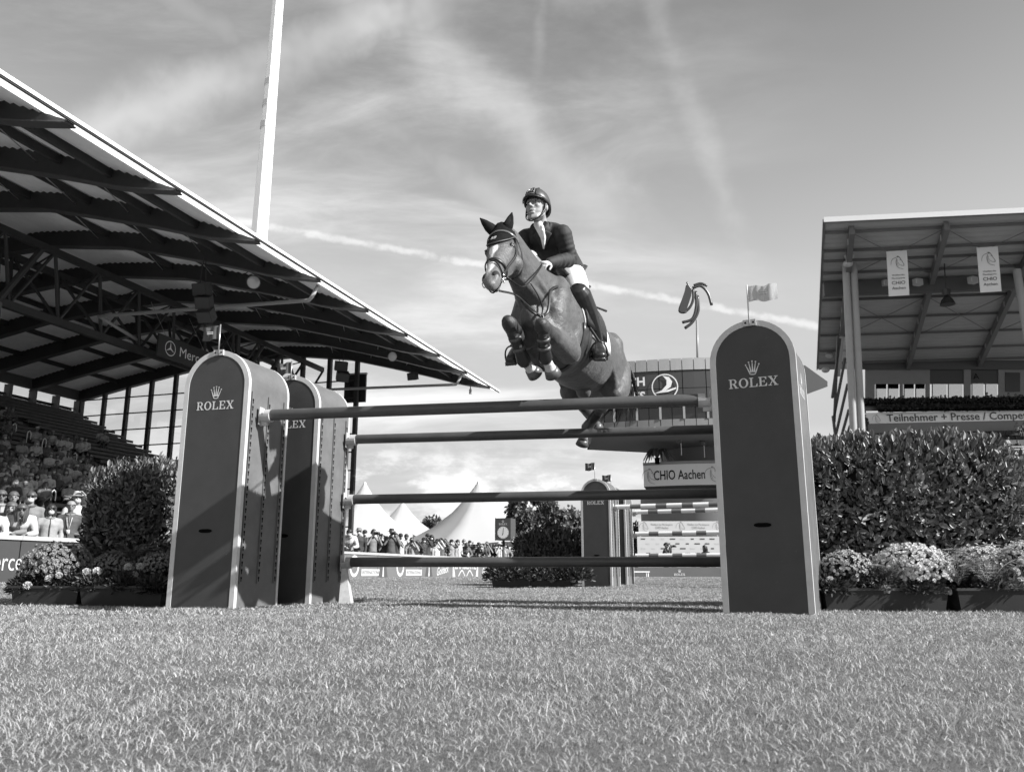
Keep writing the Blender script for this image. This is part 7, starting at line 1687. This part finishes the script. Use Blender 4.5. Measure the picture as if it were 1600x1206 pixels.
# crowd along the barrier seen through the poles
MID = [(546, 833), (561, 831), (570, 833), (583.5, 832), (594.5, 839), (612, 832), (619, 838), (626, 838), (635, 839), (643.5, 844), (653, 848.5), (662, 844), (668, 838), (674.5, 840), (683, 846), (689, 845), (695, 847), (705, 847), (715, 847), (725, 846), (734, 848), (741, 852), (748, 852), (756.5, 853.5), (761, 850), (766.5, 853.5), (772, 853.5), (780.5, 851), (789, 852), (793, 855), (807, 861), (553, 841), (603, 843), (648, 850), (679, 850), (700, 851), (729, 852), (752, 855), (800, 858)]
MID.sort(); rg = random.Random(4); spec = {546: ('white', 'w', True), 561: ('black', 'w', False), 570: ('pale', 'w', False), 583.5: ('grey', 'w', True), 594.5: ('black', 'b', False), 612: ('dark', 'w', False), 626: ('white', None, True), 635: ('white', 'b', True), 643.5: ('pale', 'w', False), 715: ('white', 'w', False), 725: ('white', 'w', False)}
for i, (px, py) in enumerate(MID):
    back = rg.choice([0, 0, .25, .5]); P = on_u(px, py, -11.5 - back); t = spec.get(px, (rg.choice(['white', 'pale', 'grey', 'mid grey', 'dark', 'black', 'dark', 'black']), rg.choice(['w', 'w', None, 'b', 'w']), rg.random() < .6)); st = rg.choice(['short_hair', 'short_hair', 'long_hair']); hat = rg.choice([None, None, None, None, 'cap', 'brim_hat']); hr = rg.choice(['dark', 'brown', 'dark', 'fair', 'white'])
    kw = dict(top=t[0], mask=t[1], sung=t[2], style=st, hat=hat, hair=hr, garment=rg.choice(['jacket', 'shirt', 'jacket']))
    person('%s, %s from left in crowd behind poles' % (words(t[0], kw['garment'], hr, st, t[2], t[1], hat), ordn(i)), rg.choice(['lean', 'lean', 'lean', 'shade', 'camera']) if P.z < 1.40 else rg.choice(['stand', 'stand', 'camera']), P, R(rg.uniform(0, 38)), group='crowd along the far barrier', floor=.10 + rg.uniform(-.05, .05), skin=rg.randrange(3), **kw)
# seated in the shade of the left grandstand
SEAT = [(60, 550), (20, 600), (70, 730), (135, 745), (250, 790), (300, 760), (380, 750), (60, 860), (125, 870), (235, 840), (325, 880), (440, 860), (600, 760), (675, 780), (815, 745), (980, 800), (945, 825), (1025, 825), (1070, 800), (750, 890), (805, 880), (905, 910), (1000, 960), (580, 1000), (690, 1010), (945, 1040), (1090, 1035), (965, 1135), (1025, 1190), (440, 460), (530, 490), (620, 500), (730, 550), (800, 570), (890, 550), (960, 590), (1010, 580), (110, 370), (75, 200), (110, 215), (150, 230), (1200, 480), (1235, 500)]
SEAT = [(x / 7.54, 610 + y / 7.54) for x, y in SEAT]; _sr = random.Random(12)
while len(SEAT) < 72:                                    # fill the lit lower rows between the ones measured
    q = (_sr.uniform(0, 150), _sr.uniform(690, 760))
    if all(abs(q[0] - a) > 5 or abs(q[1] - c) > 7 for a, c in SEAT): SEAT.append(q)
SEAT.sort(); rows = {}
lightish = {(33, 715), (40, 711), (31, 721), (43, 727), (58, 724), (80, 711), (18, 709), (107, 727)}
for i, (px, py) in enumerate(SEAT):
    P = solve_terrace(px, py, 1.18); u = P.x * CA - P.y * SA; r = int(round((TU0 - u) / .8)); rows.setdefault(r, []).append((px, P))
for r in sorted(rows):
    for j, (px, P) in enumerate(sorted(rows[r], key=lambda t: t[0])):
        pale = any(abs(px - a) < 3 and True for a, _ in lightish) and r < 17; top = rg.choice(['white', 'pale', 'white']) if pale else rg.choice(['dark', 'mid grey', 'grey', 'white', 'pale', 'pale', 'white']); hr = rg.choice(['dark', 'brown', 'fair', 'white']); st = rg.choice(['short_hair', 'short_hair', 'long_hair']); mk = rg.choice([None, None, 'w']); hat = rg.choice([None, None, None, 'brim_hat'])
        person('seated, %s, %s from left on %s stand bench' % (words(top, 'jacket', hr, st, False, mk, hat), ordn(j), ordn(r)), 'sit', P, R(rg.uniform(18, 52)), group='seated spectators in the left grandstand', top=top, hair=hr, style=st, mask=mk, hat=hat, skin=rg.randrange(3), tiny=True, scale=1.05)
# photographer and another person by the sponsor wall
P = at(1041, 852, 34); person('crouching photographer in dark clothes before the sponsor wall', 'camera', P, R(70), top='black', hair='dark', tiny=True, scale=1.0, hat='cap'); 
P = at(1101, 856, 34.5); person('person in dark top standing right of the photographer', 'stand', P, R(-60), top='dark', hair='dark', style='long_hair', tiny=True, scale=.95)
# right grandstand
BAL = [(1348, 621), (1391, 620), (1411, 620), (1442, 620), (1477, 619), (1494, 620), (1521, 620), (1542, 615), (1549, 618), (1560, 619), (1576, 616), (1587, 617), (1597, 619), (1509, 620), (1375, 623)]
BAL.sort()
for i, (px, py) in enumerate(BAL):
    P = RS(px, py, 23.4); person('tiny dark figure on the balcony of the right grandstand, %s from left' % ordn(i), 'stand', P, R(rg.uniform(-30, 30)), top=rg.choice(['dark', 'black', 'mid grey']), hair='dark', tiny=True, scale=1.15, group='figures on the right balcony')
P = RS(1352, 650, 22.0); person('figure in dark suit standing left of the sign in the right grandstand', 'stand', P, 0, top='black', hair='dark', tiny=True, scale=1.12)
RSP = [(1589, 662), (1600, 662), (1575, 685), (1562, 690), (1590, 690), (1572, 745), (1592, 735), (1580, 765), (1596, 770), (1586, 790), (1598, 800), (1583, 810)]
for i, (px, py) in enumerate(sorted(RSP)):
    d = 20.5 - (py - 662) * .085; P = RS(px, py, d); person('tiny seated spectator beyond the right end of the tall hedge, %s from left' % ordn(i), 'sit', P, R(rg.uniform(-30, 30)), top=rg.choice(['grey', 'black', 'pale', 'mid grey']), hair=rg.choice(['dark', 'brown', 'fair']), tiny=True, scale=1.12, group='seated spectators in the right grandstand')
# ------------------------------------------------------------------ finish: put every grouping empty at the base of its thing
bpy.context.view_layer.update()
for o in list(scene.objects):
    if o.type == 'EMPTY' and o.parent is None and o.location.length < 1e-6:
        lo = Vector((1e9,) * 3); hi = -lo
        def walk(k):
            for c in k.children:
                if c.type == 'MESH':
                    for q in c.bound_box:
                        w = c.matrix_world @ Vector(q); 
                        for a in range(3): lo[a] = min(lo[a], w[a]); hi[a] = max(hi[a], w[a])
                walk(c)
        walk(o)
        if hi.x < lo.x: continue
        base = Vector(((lo.x + hi.x) / 2, (lo.y + hi.y) / 2, lo.z)); o.location = base
        for c in o.children: c.matrix_parent_inverse = Matrix.Translation(-base) @ c.matrix_parent_inverse
